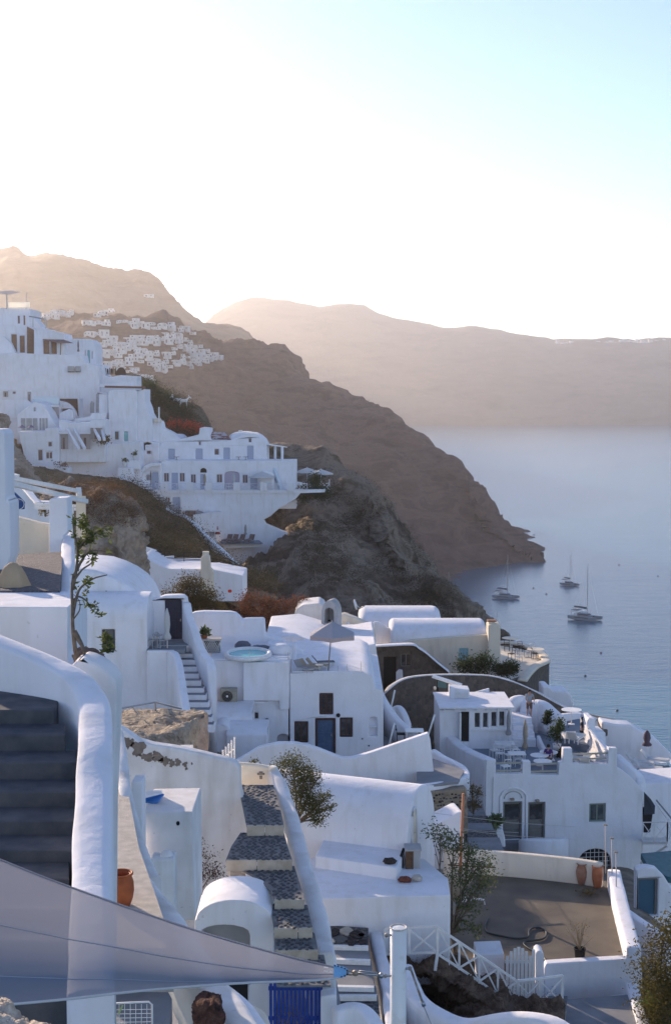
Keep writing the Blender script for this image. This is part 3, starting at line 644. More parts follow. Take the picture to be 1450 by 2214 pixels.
# dead shrub below wall
c = P(432, 1930, 30); plant('dead_shrub', c, [(.1, 0, .55, .35, .25, .45), (-.05, 0, 1.0, .18, .2, .35), (.35, 0, .5, .25, .2, .25), (.0, 0, .2, .2, .2, .3)], 900, .055, leafmat('dead_leaf', (.05, .03, .025), (.10, .06, .05), .1), 'bare dark shrub against the white wall by the cobbled steps', 'shrub', stemr=.02, seed=5)

# cobbled stairs
t = thing('cobbled_staircase', PZ(560, 1785, 90.0), 'wide cobbled steps with pale marble risers between white walls', 'stairs')
TR = [ (90.03, [(515, 1697), (592, 1697), (604, 1740), (614, 1785), (533, 1785), (524, 1740)]),
       (89.785, [(520, 1800), (614, 1800), (622, 1830), (632, 1860), (488, 1860), (500, 1830)]),
       (89.556, [(508, 1872), (636, 1872), (648, 1910), (658, 1945), (593, 1945), (585, 1925), (556, 1898)]),
       (89.35, [(585, 1956), (664, 1956), (670, 1980), (676, 2007), (592, 2007)]),
       (89.14, [(592, 2018), (680, 2018), (688, 2055), (594, 2055)]),
       (88.95, [(594, 2064), (700, 2064), (715, 2130), (598, 2130)]) ]
rng = random.Random(11)
stones = []
for k, (z, px) in enumerate(TR):
    q = [PZ(u, v, z) for u, v in px]; MB().prism(q, (0, 0, -.04)).build('mortar_tread', MORTARM, t)
    # riser of two or three marble slabs at the front edge
    fr = max(range(len(px)), key=lambda i: px[i][1]); vf = px[fr][1]
    us = [u for u, v in px if v == vf]; a = PZ(min(us), vf, z); b = PZ(max(us), vf, z)
    if k < 5:
        nn = 2 if k in (0, 1) else 1 + k % 2; cuts = [0] + sorted(.35 + .3 * rng.random() for _ in range(nn - 1)) + [1]
        for c0, c1 in zip(cuts, cuts[1:]):
            p0 = a.lerp(b, c0); p1 = a.lerp(b, c1); g = Vector((.006, 0, 0))
            MB().hexa([p0 + g + Vector((0, -.015, -.245)), p1 - g + Vector((0, -.015, -.245)), p1 - g + Vector((0, .05, -.245)), p0 + g + Vector((0, .05, -.245))], [p0 + g + Vector((0, -.015, .004)), p1 - g + Vector((0, -.015, .004)), p1 - g + Vector((0, .05, .004)), p0 + g + Vector((0, .05, .004))]).build('riser_slab', MARBLEM, t, bevel=.01)
    xs = [p.x for p in q]; ys = [p.y for p in q]
    def inside(x, y):
        c_ = False
        for i in range(len(q)):
            A, B = q[i], q[i - 1]
            if (A.y > y) != (B.y > y) and x < (B.x - A.x) * (y - A.y) / (B.y - A.y) + A.x: c_ = not c_
        return c_
    s_ = .15 if k < 1 else .135
    y = min(ys) + .05; r_ = 0
    while y < max(ys):
        x = min(xs) + (.5 * s_ if r_ % 2 else 0)
        while x < max(xs):
            px_, py_ = x + rng.uniform(-.03, .03), y + rng.uniform(-.025, .025)
            if inside(px_, py_) and inside(px_ - .05, py_) and inside(px_ + .05, py_) and rng.random() < .94: stones.append((px_, py_, z, s_ * rng.uniform(.30, .46), rng.uniform(.6, .95), rng.uniform(0, 3)))
            x += s_
        y += s_ * .82; r_ += 1
stones.sort(key=lambda s: s[1])
def cob(s):
    x, y, z, r, e, a = s; V = []
    for zz, k in ((-.01, 1), (.012, .96), (.022, .7)):
        for i in range(8):
            b = 2 * math.pi * i / 8; X = r * k * math.cos(b) * (1 + .12 * math.sin(3 * b + a * 5)); Y = r * k * e * math.sin(b); V.append(Vector((x + X * math.cos(a) - Y * math.sin(a), y + X * math.sin(a) + Y * math.cos(a), z + zz)))
    Fc = [(j * 8 + i, j * 8 + (i + 1) % 8, (j + 1) * 8 + (i + 1) % 8, (j + 1) * 8 + i) for j in range(2) for i in range(8)] + [tuple(range(16, 24))]
    return V, Fc
rest = MB()
for i, s in enumerate(stones):
    V, Fc = cob(s)
    if i < 300: mesh('cobble', V, Fc, COBM[i % 3], t, smooth=True, rec=False)
    else: rest.add(V, Fc)
if rest.V: rest.build('cobbles', COBM[0], t, smooth=True, rec=False, kind='stuff')
wall('parapet', [(586, 1655, 35.6), (600, 1678, 35.0), (616, 1722, 34), (634, 1775, 32.6), (650, 1840, 31.1), (666, 1900, 29.9), (684, 1960, 28.8), (698, 2025, 27.7), (703, 2062, 27.1), (704, 2082, 26.8)], [.34, .40], 2.6, OLDW, n=70, rnd=.4, jit=.22, label='long curved white parapet along the right of the cobbled steps', cat='wall')
wall('parapet', [(508, 1648, 35.4), (545, 1650, 35.5), (580, 1656, 35.5), (592, 1662, 35.3)], .22, 1.1, CREAM, n=14, rnd=.5, jit=.1, label='low cream end wall at the top landing of the cobbled steps', cat='wall')
pl = Plane(560, 35.2)
t = thing('bare_shelf_bracket', P(563, 1675, 35.2), 'rusty bracket scar on the cream landing wall', 'bracket')
for a in ((556, 1672, 572, 1675), (560, 1669, 568, 1672), (561, 1678, 567, 1684)):
    x0, z1 = pl.sz(a[0], a[1]); x1, z0 = pl.sz(a[2], a[3]); MB().pbox(pl, x0, x1, z0, z1, -.03, .05).build('fixing', PATCHM, t)
# white picket fence piece on the patched wall
t = thing('picket_fence', P(492, 1635, 37), 'short white picket panel leaning above the patched wall', 'fence')
pf = Plane(492, 37)
for i in range(5):
    a0, z1 = pf.sz(480 + i * 6.2, 1622 - i * 7); a1, z0 = pf.sz(484 + i * 6.2, 1650); MB().pbox(pf, a0, a1, z0 - .2, z1, 0, .03).build('picket', WPAINT, t)
MB().bar(P(478, 1645, 37.05), P(508, 1618, 37.05), .03).build('rail', WPAINT, t)

# sail
def sail():
    m = mat('sail_cloth', (.25, .28, .35), .75, trans=(.40, (.34, .34, .40)), bump=.15, bscale=500, bdist=.001)
    if not m.get('sheer'):
        n_ = m.node_tree.nodes; l_ = m.node_tree.links; out = n_['Material Output']; src = out.inputs[0].links[0].from_socket   # loosely woven: a little light passes straight through
        tp = n_.new('ShaderNodeBsdfTransparent'); mx = n_.new('ShaderNodeMixShader'); mx.inputs[0].default_value = .13; l_.new(src, mx.inputs[1]); l_.new(tp.outputs[0], mx.inputs[2]); l_.new(mx.outputs[0], out.inputs[0]); m['sheer'] = 1
    top = cr([P(-160, 1795, 8.2), P(0, 1858, 8.2), P(137, 1912, 8.2), P(400, 2004, 8.25), P(600, 2062, 8.35), P(700, 2086, 8.3), P(752, 2099, 8.3)], 60)
    bot = cr([P(-160, 2190, 6.9), P(0, 2174, 7.1), P(150, 2160, 7.3), P(300, 2143, 7.5), P(500, 2127, 7.9), P(700, 2118, 8.2), P(752, 2106, 8.3)], 60)
    V = []; K = 24
    for j in range(K):
        for i in range(60):
            f = j / (K - 1); p = top[i].lerp(bot[i], f); p = p + Vector((0, 0, -.22 * math.sin(math.pi * f) * (1 - i / 59) ** .6)); V.append(p)
    Fc = [(j * 60 + i, j * 60 + i + 1, (j + 1) * 60 + i + 1, (j + 1) * 60 + i) for j in range(K - 1) for i in range(59)]
    t = thing('shade_sail', P(300, 2050, 8.3), 'large grey triangular shade sail stretched across the lower left corner', 'shade sail')
    o = mesh('cloth', V, Fc, m, t, smooth=True, rec=False)
    MB().tube(top, .006, 6).build('hem', m, t, smooth=True); MB().tube(bot, .007, 6).build('hem', mat('pale_hem', (.5, .5, .52), .7), t, smooth=True)
    for f in (.3, .62): MB().tube([top[i].lerp(bot[i], f) + Vector((0, -.004, -.22 * math.sin(math.pi * f) * (1 - i / 59) ** .6)) for i in range(0, 58)], .0035, 4).build('seam', mat('seam_thread', (.36, .37, .42), .8), t, smooth=True)
    tip = P(756, 2103, 8.3)
    MB().prism([P(721, 2086, 8.27), P(745, 2092, 8.27), P(757, 2102, 8.27), P(746, 2112, 8.26), P(721, 2116, 8.24)], (0, .01, 0)).build('corner_patch', mat('blue_webbing', (.16, .36, .62), .6, (.2, .42, .7), 80), t)
    for (u, v) in ((724, 2088), (731, 2089), (738, 2091), (745, 2094), (750, 2098), (750, 2107), (745, 2110), (738, 2112), (731, 2113), (724, 2114)):
        MB().lathe(P(u, v, 8.255), [(.004, -.004), (.004, .004)], 6).build('stitch', DARKM, t)
    for (a, b) in (((700, 2091), (709, 2092)), ((700, 2099), (709, 2100)), ((712, 2100), (718, 2101))):
        MB().bar(P(*a, 8.25), P(*b, 8.25), .004).build('stitch', WPAINT, t)
    t2 = thing('turnbuckle', P(800, 2106, 8.3), 'steel turnbuckle joining the sail corner to the white post', 'turnbuckle')
    MB().tube([P(750, 2102, 8.27), P(754, 2098, 8.27), P(760, 2102, 8.27), P(765, 2104, 8.27), P(760, 2108, 8.27), P(753, 2107, 8.27), P(750, 2102, 8.27)], .006, 8).build('ring', BRONZE, t2, smooth=True)
    MB().lathe(P(768, 2104, 8.28), [(.002, -.02), (.018, -.012), (.018, .012), (.002, .02)], 10).build('shackle', BRONZE, t2, smooth=True)
    MB().tube([P(770, 2104, 8.3), P(820, 2108, 8.3)], .009, 8).build('barrel', STEEL, t2, smooth=True); MB().tube([P(776, 2099, 8.3), P(815, 2103, 8.3)], .004, 6).build('rod', STEEL, t2, smooth=True)
    MB().lathe(P(824, 2109, 8.3), [(.002, -.02), (.016, -.010), (.016, .010), (.002, .02)], 10).build('eye', STEEL, t2, smooth=True)
    MB().tube([P(824, 2108, 8.3), P(845, 2110, 8.3)], .006, 8).build('hook', STEEL, t2, smooth=True)
    c = P(861, 2006, 8.35); POLEM = mat('pole_paint', (.74, .74, .73), .35, (.6, .56, .5), 12, mixf=(.55, .8))
    t3 = thing('post', c - Vector((0, 0, 1.6)), 'white steel post with eye bolts holding the shade sail', 'post')
    MB().lathe(c - Vector((0, 0, 1.6)), [(.05, 0), (.05, 1.6)], 32).build('pole', POLEM, t3, smooth=False)
    t3.children[0].data.polygons.foreach_set('use_smooth', [len(p.vertices) == 4 for p in t3.children[0].data.polygons])
    MB().tube([c + Vector((.050 * math.cos(a), .050 * math.sin(a), .002)) for a in [2 * math.pi * i / 32 for i in range(33)]], .005, 6, cap=False).build('rim', mat('rusty_rim', (.45, .36, .3), .6, (.75, .73, .7), 40), t3, smooth=True)
    MB().lathe(c + Vector((0, 0, .001)), [(.044, 0), (.03, .002), (.006, .004)], 24).build('cap', POLEM, t3)
    for (u, v, d) in ((835, 2022, -1), (832, 2110, -1), (886, 2094, 1)):
        q = P(u, v, 8.33); MB().tube([q, q + Vector((-d * .03, 0, 0))], .008, 8).build('eye_bolt', STEEL, t3, smooth=True)
        MB().lathe(q, [(.002, -.014), (.012, -.008), (.012, .008), (.002, .014)], 10).build('eye_nut', BRONZE, t3, smooth=True)
    t4 = thing('guy_wire', P(905, 2150, 8.3), 'steel guy wire with turnbuckle running down from the white post', 'wire')
    MB().tube([P(888, 2096, 8.3), P(912, 2165, 8.25)], .007, 8).build('turnbuckle', BRONZE, t4, smooth=True)
    MB().tube([P(912, 2165, 8.25), P(916, 2175, 8.25)], .012, 8).build('clamp', STEEL, t4, smooth=True)
    MB().tube([P(914, 2172, 8.25), P(950, 2260, 8.2)], .0035, 6).build('cable', STEEL, t4, smooth=True)
sail()
# under the sail, bottom left
pl = Plane(170, 19)
body('wall', pl, [(135, 2135), (212, 2120), (212, 2260), (105, 2260), (130, 2195)], .5, WHITE, bevel=.06, label='white wall end below the sail at bottom left', cat='wall')
rows = [[(-60, 2180, 4.2), (0, 2168, 4.2), (40, 2188, 4.15), (75, 2200, 4.1), (110, 2222, 4.1)], [(-60, 2230, 3.9), (0, 2215, 3.9), (40, 2222, 3.9), (75, 2240, 3.9), (110, 2250, 3.9)], [(-60, 2300, 3.8), (0, 2300, 3.8), (40, 2300, 3.8), (75, 2300, 3.8), (110, 2300, 3.8)]]
o, _ = loft('boulder', rows, 60, 30, rock_mat('sunlit_rock', [(.42, .33, .24), (.6, .5, .4), (.7, .62, .52)], 20, 1, .02, 60), .035, 9, kind=None); tag(o, 'rough sunlit lump of rock in the bottom left corner', 'rock')
c = P(270, 2190, 17)
t = thing('wire_rack', c, 'white wire drying rack with two clothes pegs below the sail', 'rack')
pr = Plane(270, 16)
def px3(u, v, d=0): a, z = pr.sz(u, v); return pr.w(a, z, d)
MB().tube([px3(209, 2260), px3(210, 2178), px3(214, 2171), px3(322, 2166), px3(329, 2172), px3(330, 2260)], .012, 8).build('frame', WPAINT, t, smooth=True)
for i in range(9): MB().tube([px3(222 + i * 12, 2171), px3(222 + i * 12, 2260)], .004, 5).build('wire', WPAINT, t)
for i in range(8): MB().tube([px3(211, 2184 + i * 9), px3(329, 2182 + i * 9)], .004, 5).build('wire', WPAINT, t)
MB().bar(px3(243, 2188, -.02), px3(250, 2174, -.02), .02).build('peg', mat('red_peg', (.5, .1, .05), .5), t)
MB().bar(px3(258, 2190, -.02), px3(266, 2172, -.02), .02).build('peg', mat('green_peg', (.35, .45, .2), .5), t)
# floor under rack and steps (grey paving)
slab('paving', [(60, 2120), (350, 2120), (372, 2160), (360, 2290), (-60, 2290), (-60, 2120)], 92.1, .3, GREYF, kind='structure')
slab('lower_paving', [(330, 2080), (720, 2080), (760, 2300), (300, 2300)], 86.9, .3, GREYF, kind='structure')
wall('parapet', [(435, 2120, 19.5), (480, 2135, 19), (520, 2170, 18.2), (560, 2225, 17.4), (600, 2290, 16.6)], .34, 1.5, WHITE, n=24, rnd=.4, jit=.1, label='white parapet curving below the sail toward the blue gate', cat='wall')
o, _ = loft('lava_boulder', [[(415, 2175, 17), (430, 2152, 17.2), (455, 2145, 17.2), (478, 2155, 17), (482, 2200, 16.8)], [(418, 2200, 16.7), (432, 2180, 16.7), (455, 2175, 16.6), (474, 2185, 16.6), (484, 2210, 16.6)], [(410, 2290, 16.6), (430, 2290, 16.5), (455, 2290, 16.5), (475, 2290, 16.5), (490, 2290, 16.5)]], 40, 34, rock_mat('red_lava', [(.03, .02, .02), (.10, .05, .04), (.16, .10, .08)], 9, 1, .04, 24), .06, 5, kind=None); tag(o, 'dark reddish lava rock on the wall below the sail', 'rock')
wall('low_wall', [(540, 2175, 19), (560, 2190, 18.6), (572, 2230, 18)], .22, .6, CREAM, n=12, rnd=.4, jit=.1, label='small cream wall stub before the blue gate', cat='wall')
# vaulted porch
pl = Plane(510, 27.6)
body('porch', pl, [(421, 2260), (421, 1990)] + arc(424, 1990, 590, 1990, 44, 14)[0:] + [(592, 2000), (592, 2260)], 1.45, WHITE, bevel=.03, holes=[('round', 432, 2000, 541, 2130)], recess=.9,
     label='small barrel vaulted white porch at the foot of the cobbled steps', cat='porch')
a0, a1, z0, z1 = bbox_sz(pl, ('round', 432, 2000, 541, 2130))
MB().pbox(pl, a0 - .05, a1 + .05, z0 - .05, z1 + .05, .9, .95).build('inner_wall', GREYW, None, label='back wall inside the vaulted porch, its shade painted grey', cat='wall')
x0, zt = pl.sz(470, 2002); x1, zb = pl.sz(504, 2012); MB().pbox(pl, x0, x1, zb, zt, .8, .9).build('lamp_box', GREYF, None, label='grey fitting under the arch of the vaulted porch', cat='box')
body('wall', Plane(560, 27.9), [(540, 2110), (592, 2110), (597, 2260), (540, 2260)], .3, WHITE, bevel=.02, label='white jamb between the porch and the blue gate', cat='wall')
x0, zt = pl.sz(495, 2120); x1, zb = pl.sz(536, 2190); MB().pbox(pl, x0, x1, zb, zt, -.03, .02).build('doorway', DARKM, None, label='black panel for the dark doorway below the vaulted porch', cat='doorway')  # black panel on the face gives the dark inside the doorway
# blue gate
pl = Plane(640, 26.6); t = thing('picket_gate', pl.w(pl.sz(640, 2214)[0], pl.sz(640, 2260)[1]), 'royal blue wooden picket gate at the foot of the cobbled steps', 'gate')
for i in range(13):
    u = 582 + i * 8.8; top = 2108 if u < 655 else 2108 + (u - 655) * .75
    a0, z1 = pl.sz(u, top); a1, z0 = pl.sz(u + 7.0, 2270); MB().pbox(pl, a0, a1, z0, z1, 0, .03).build('picket', ROYAL, t)
for v in (2135, 2200): a0, z1 = pl.sz(580, v); a1, z0 = pl.sz(697, v + 8); MB().pbox(pl, a0, a1, z0, z1, .032, .07).build('rail', ROYAL, t)
c = P(610, 2290, 22); plant('twig_shrub', c, [(.0, 0, .55, .18, .1, .4), (.2, .1, .5, .15, .1, .35), (-.1, 0, .45, .15, .1, .3), (.12, 0, .75, .12, .1, .25)], 160, .04, DRYLEAF, 'bare twiggy shrub in front of the blue gate', 'shrub', stemr=.012, seed=8)
body('pillar', Plane(715, 26), [(693, 2155), (727, 2150), (730, 2270), (693, 2270)], .35, WHITE, bevel=.04, label='square white gatepost right of the blue gate', cat='gatepost')
wall('parapet', [(722, 2182, 25.5), (760, 2170, 25.6), (790, 2180, 25.4), (815, 2215, 25), (830, 2270, 24.4)], .3, .9, WHITE, n=20, rnd=.4, jit=.1, label='white curved wall right of the blue gate', cat='wall')
body('wall', Plane(703, 26.8), [(688, 2060), (722, 2060), (724, 2230), (690, 2230)], .4, OLDW, bevel=.05, label='stub of white wall ending the long curved parapet', cat='wall')
# ================================================================= MIDDLE: vaulted house, terrace, steps, railings
def vault_profile(hw, h, n=18, pw=.8, skirt=.0):
    o = [(-hw, -skirt)]
    for i in range(n + 1):
        t = math.pi * i / n; o.append((-hw * math.cos(t), h * math.sin(t) ** pw))
    return o + [(hw, -skirt)]
def vault(name, ridge, ax, L, hw, h, m, parent=None, skirt=0, pw=.8, bevel=.04, **k):
    """barrel vault: ridge = near end of ridge, ax = unit horizontal axis, profile across it"""
    ax = Vector(ax).normalized(); pe = Vector((-ax.y, ax.x, 0)); b = Vector(ridge) - Vector((0, 0, h))
    pts = [b + pe * a + Vector((0, 0, z)) for a, z in vault_profile(hw, h, 18, pw, skirt)]
    return MB().prism(pts, ax * L).build(name, m, parent, bevel=bevel, **k)
HB_ = thing('vaulted_house', P(800, 1880, 41), 'big barrel vaulted white house with arched niche at its end, above the white railing', 'house')
rg = P(911, 1699, 42); ax = Vector((-3.75, 1.55, 0))
vault('vault', rg, ax, 5.4, 1.36, 1.95, WHITE, HB_, skirt=1.6, pw=.72, bevel=.06)
axn = ax.normalized(); pe = Vector((-axn.y, axn.x, 0))
# niche in the end wall
class EndPlane(Plane):
    def __init__(s, p, t): s.o = Vector((p.x, p.y, 0)); s.t = Vector(t); s.n = Vector((-t[1], t[0], 0))
ep = EndPlane(rg - axn * .02, -pe)
n0 = ep.sz(895, 1748); n1 = ep.sz(901, 1823)
print('end plane', n0, n1)
nh = []; zc, zb = n0[1], n1[1]
for a, z in [(-.16, zb), (.16, zb), (.16, zc - .2), (.11, zc - .07), (0, zc), (-.11, zc - .07), (-.16, zc - .2)]: nh.append(ep.w(n0[0] + a, z, -.004))
MB().prism(nh, axn * .02).build('niche', CREAM, HB_)
MB().tube([ep.w(n0[0] + a, z, -.01) for a, z in [(-.2, zb), (-.2, zc - .2), (-.13, zc - .04), (0, zc + .04), (.13, zc - .04), (.2, zc - .2), (.2, zb)]], .035, 6).build('niche_rim', WHITE, HB_, smooth=True)
zr = 85.9
A = PZ(681, 1876, zr); B = PZ(858, 1903, zr)
MB().hexa([A - Vector((0, 0, .8)), B - Vector((0, 0, .8)), B + Vector((.3, 1.6, -.8)), A + Vector((.3, 2.0, -.8))], [A + Vector((0, 0, .36)), B + Vector((0, 0, .36)), B + Vector((.3, 1.6, .36)), A + Vector((.3, 2.0, .36))]).build('ledge', WHITE, HB_, bevel=.05)
TR_ = [PZ(690, 1943, zr), PZ(973, 1935, zr), PZ(968, 1898, zr), PZ(925, 1893, zr) + Vector((0, 1.5, 0)), PZ(672, 1855, zr), PZ(660, 1900, zr)]
MB().prism(TR_, (0, 0, -2.6)).build('flat_roof', WHITE, HB_, bevel=.05)
# things on the roof
for nm, (u, v), lb, mm in (('lava_rock', (842, 1862), 'dark lava rock lying on the ledge of the vaulted house', LAVAD), ('red_rock', (875, 1902), 'flat reddish stone on the roof edge of the vaulted house', REDST), ('stone_ornament', (901, 1899), 'pale rounded stone on the roof edge beside the reddish stone', SANDM)):
    p = PZ(u, v + 5, zr + (.36 if nm == 'lava_rock' else 0)); rr = random.Random(u); mb = MB()
    prof = [(.06, 0), (.13, .03), (.15, .08), (.11, .14), (.04, .16)]; mb.lathe(p, prof, 12)
    mb.V = [Vector((p.x + (w_.x - p.x) * (1.35 if nm != 'stone_ornament' else 1.05), w_.y, w_.z)) + Vector((rr.uniform(-.025, .025), rr.uniform(-.02, .02), rr.uniform(-.015, .015))) for w_ in mb.V]
    tag(mb.build(nm, mm, None, smooth=False), lb, 'rock' if nm != 'stone_ornament' else 'stone')
pc = Plane(895, 40.2); WOODM = mat('brown_wood', (.11, .055, .03), .6, (.17, .09, .05), 12, .3, 40)
t = thing('wooden_cabinet', pc.w(pc.sz(892, 1890)[0], pc.sz(892, 1890)[1]), 'small brown door cabinet with grey top against the vault end wall', 'cabinet')
x0, z1 = pc.sz(876, 1840); x1, z0 = pc.sz(893, 1888); x2 = pc.sz(909, 1850)[0]
MB().pbox(pc, x0, x1, z0, z1, 0, .04).build('door', WOODM, t); MB().pbox(pc, x0, x2, z0, z1, .045, .5).build('body', GREYW, t, bevel=.02); MB().pbox(pc, x0 - .02, x2 + .02, z1, z1 + .05, -.03, .55).build('top', GREYW, t)
for i in range(3): MB().pbox(pc, x0 + .03 + i * .07, x0 + .085 + i * .07, z0 + .05, z1 - .05, -.012, 0).build('slat', WOODM, t)
t = thing('hose_coil', pc.w(x0 - .08, z0, .1), 'black pipe standing left of the small cabinet', 'pipe'); MB().tube([pc.w(x0 - .1, z0, .1), pc.w(x0 - .12, z0 + .5, .1), pc.w(x0 - .04, z0 + .72, .1)], .045, 8).build('pipe', DARKM, t, smooth=True)
# lower steps right of the long parapet
LS = thing('stepped_path', PZ(740, 2080, 84.9), 'dark stone path with white painted step edges below the vaulted house', 'stairs')
for k, (z, px) in enumerate([(85.1, [(700, 2000), (796, 2006), (796, 2044), (704, 2042)]), (85.0, [(704, 2044), (796, 2048), (800, 2074), (708, 2070)]), (84.86, [(710, 2072), (802, 2076), (808, 2131), (714, 2129)]), (84.72, [(714, 2131), (812, 2132), (814, 2150), (716, 2150)]), (84.56, [(716, 2152), (816, 2152), (832, 2280), (716, 2280)])]):
    q = [PZ(u, v, z) for u, v in px]; MB().prism(q, (0, 0, -.5)).build('tread', [RUBD, GREYF, GREYF, GREYF, COBT][k], LS)
    if k < 4: a, b = q[3], q[2]; MB().hexa([a + Vector((0, -.13, -.12)), b + Vector((0, -.13, -.12)), b + Vector((0, .0, -.12)), a + Vector((0, .0, -.12))], [a + Vector((0, -.13, .004)), b + Vector((0, -.13, .004)), b + Vector((0, .0, .004)), a + Vector((0, .0, .004))]).build('step_edge', WPAINT, LS)
rng = random.Random(4)
for u, v, r, mm in [(722, 2015, 13, 0), (748, 2012, 14, 1), (770, 2020, 15, 0), (735, 2030, 14, 2), (760, 2034, 13, 0), (785, 2020, 11, 2), (717, 2034, 9, 1), (783, 2036, 9, 0)]:
    q = [PZ(u + r * (1 + .25 * rng.uniform(-1, 1)) * math.cos(a), v + r * .62 * (1 + .25 * rng.uniform(-1, 1)) * math.sin(a), 85.13) for a in [2 * math.pi * i / 9 for i in range(9)]]
    MB().prism(q, (0, 0, -.05)).build('paving_stone', [LAVAD, MARBLEM, COBM[1]][mm], LS)
wall('parapet', [(808, 1985, 39.0), (812, 2010, 38.0), (820, 2050, 36.8), (832, 2095, 35.6), (840, 2140, 34.5), (846, 2200, 33.2), (850, 2270, 32)], .34, 1.3, WHITE, n=34, rnd=.45, jit=.15, label='white rounded parapet between the stepped path and the sail post', cat='wall')
wall('parapet', [(872, 2085, 35.5), (886, 2120, 34.8), (905, 2155, 34), (945, 2185, 33.4), (1000, 2205, 33), (1060, 2196, 32.6), (1130, 2192, 32.3), (1190, 2200, 32), (1235, 2230, 31.5)], .5, 1.4, WHITE, n=40, rnd=.4, jit=.1, label='low broad white parapet along the bottom edge below the railing', cat='wall')
# rocky hollow
rows = [[(830, 2062, 38), (870, 2068, 38), (950, 2085, 38.2), (1010, 2105, 38.2), (1060, 2130, 38), (1120, 2165, 37.4), (1220, 2180, 37)],
        [(830, 2085, 37), (880, 2090, 37.2), (940, 2110, 37), (1000, 2140, 36.6), (1050, 2165, 36.3), (1120, 2185, 36), (1220, 2200, 36)],
        [(830, 2120, 36.5), (890, 2130, 38.4), (935, 2150, 38.6), (985, 2170, 37), (1040, 2188, 35.6), (1120, 2205, 35), (1220, 2215, 35)],
        [(830, 2180, 36), (890, 2200, 38), (950, 2210, 38), (1000, 2220, 36), (1050, 2230, 35), (1120, 2240, 34), (1220, 2240, 34)],
        [(830, 2300, 33), (890, 2300, 33), (950, 2300, 33), (1000, 2300, 33), (1050, 2300, 33), (1120, 2300, 33), (1220, 2300, 33)]]
_, bv_hollow = loft('rocky_bank', rows, 120, 90, rock_mat('hollow_rock', [(.04, .03, .022), (.11, .07, .05), (.2, .14, .10), (.09, .065, .05)], 1.6, 1, .12, 6), .5, 1.1)
scrub(bv_hollow, 160, (860, 2070, 1200, 2200), .25, MATS['scrub_brown'], name='bank_weeds', seed=8)
# white X railing with a flight going down to the gate
RA = thing('railing', P(945, 2095, 37), 'white wooden railing with crossed panels stepping down to the picket gate', 'railing')
def foot(u, v, Y): return P(u, v, Y)
lv = [foot(832, 2066, 37.6), foot(884, 2064, 37.3), foot(945, 2062, 37.0)]
rail(RA, lv, .78, WPAINT, bw=.06, low=.04)
MB().bar(foot(945, 2062, 37), foot(940, 2098, 37), .08).build('post', WPAINT, RA)
sp = [foot(948, 2064, 37.02), foot(992, 2093, 37.1), foot(1035, 2122, 37.2), foot(1075, 2149, 37.3), foot(1118, 2178, 37.4)]
for a, b in zip(sp, sp[1:]):
    U = Vector((0, 0, .74)); MB().bar(a + U, b + U, .06).build('rail', WPAINT, RA); MB().bar(a, b, .06).build('rail', WPAINT, RA)
    MB().bar(a, b + U, .045).build('cross_bar', WPAINT, RA); MB().bar(a + U, b + Vector((0, .02, 0)), .045, .04).build('cross_bar', WPAINT, RA)
    MB().bar(b + U, b - Vector((0, 0, .05)), .055).build('post', WPAINT, RA)
lv = [foot(1118, 2182, 37.4), foot(1165, 2177, 37.6), foot(1214, 2170, 37.8)]
rail(RA, lv, .82, WPAINT, bw=.06, low=.03); MB().bar(lv[2], lv[2] - Vector((0, 0, .4)), .07).build('post', WPAINT, RA); MB().bar(lv[0], lv[0] - Vector((0, 0, .6)), .07).build('post', WPAINT, RA)
# gate with arched top
pg = Plane(1122, 39.2); t = thing('picket_gate', pg.w(*pg.sz(1122, 2155)), 'white picket gate with curved top leading to the hose terrace', 'gate')
for i in range(7):
    u = 1093 + i * 8.2; tp = 2048 + (abs(i - 3) ** 1.7) * 3.0
    x0, z1 = pg.sz(u, tp); x1, z0 = pg.sz(u + 5.2, 2157); MB().pbox(pg, x0, x1, z0, z1, 0, .03).build('picket', WPAINT, t)
for v in (2078, 2122): x0, z1 = pg.sz(1091, v); x1, z0 = pg.sz(1150, v + 6); MB().pbox(pg, x0, x1, z0, z1, .033, .07).build('rail', WPAINT, t)
MB().pbox(pg, pg.sz(1150, 2060)[0], pg.sz(1156, 2060)[0], pg.sz(1150, 2157)[1], pg.sz(1150, 2055)[1], 0, .08).build('post', WPAINT, t)
body('gatepost', Plane(1165, 39.4), [(1157, 2250)] + arc(1157, 2064, 1175, 2066, 9, 6) + [(1176, 2250)], .5, WHITE, bevel=.03, label='round topped white gatepost right of the white picket gate', cat='gatepost')
body('low_wall', Plane(1070, 39.6), [(1030, 2064), (1089, 2062), (1091, 2250), (1030, 2250)], 1.0, WHITE, bevel=.03, label='low white wall block left of the white picket gate', cat='wall')
# hose terrace
ZT = 83.0
TE = slab('terrace', [(1030, 1886), (1310, 1905), (1350, 2078), (1170, 2082), (1030, 2082), (975, 2060), (985, 1960)], ZT, .4, TERM, kind='structure')
pf = Plane(1053, 49.0, -3)
wall('parapet', [PZ(u, v, ZT + .85) for u, v in ((960, 1832), (1000, 1836), (1120, 1844), (1255, 1858), (1300, 1866))], .24, 1.9, CREAM, n=16, rnd=.12, label='long low white wall behind the hose terrace', cat='wall')
wall('parapet', [PZ(u, v, ZT + .62) for u, v in ((1326, 1880), (1338, 1930), (1352, 1985), (1370, 2052))], .42, 2.2, WHITE, n=18, rnd=.16, jit=.06, label='sunlit white side wall of the hose terrace with thin pipes on it', cat='wall')
ff = Plane(1280, 39.75, 0)
body('wall', ff, [(1176, 2094), (1180, 2084), (1240, 2080), (1386, 2072), (1392, 2290), (1176, 2290)], .32, WHITE, bevel=.04, label='white retaining wall at the near edge of the hose terrace', cat='wall')
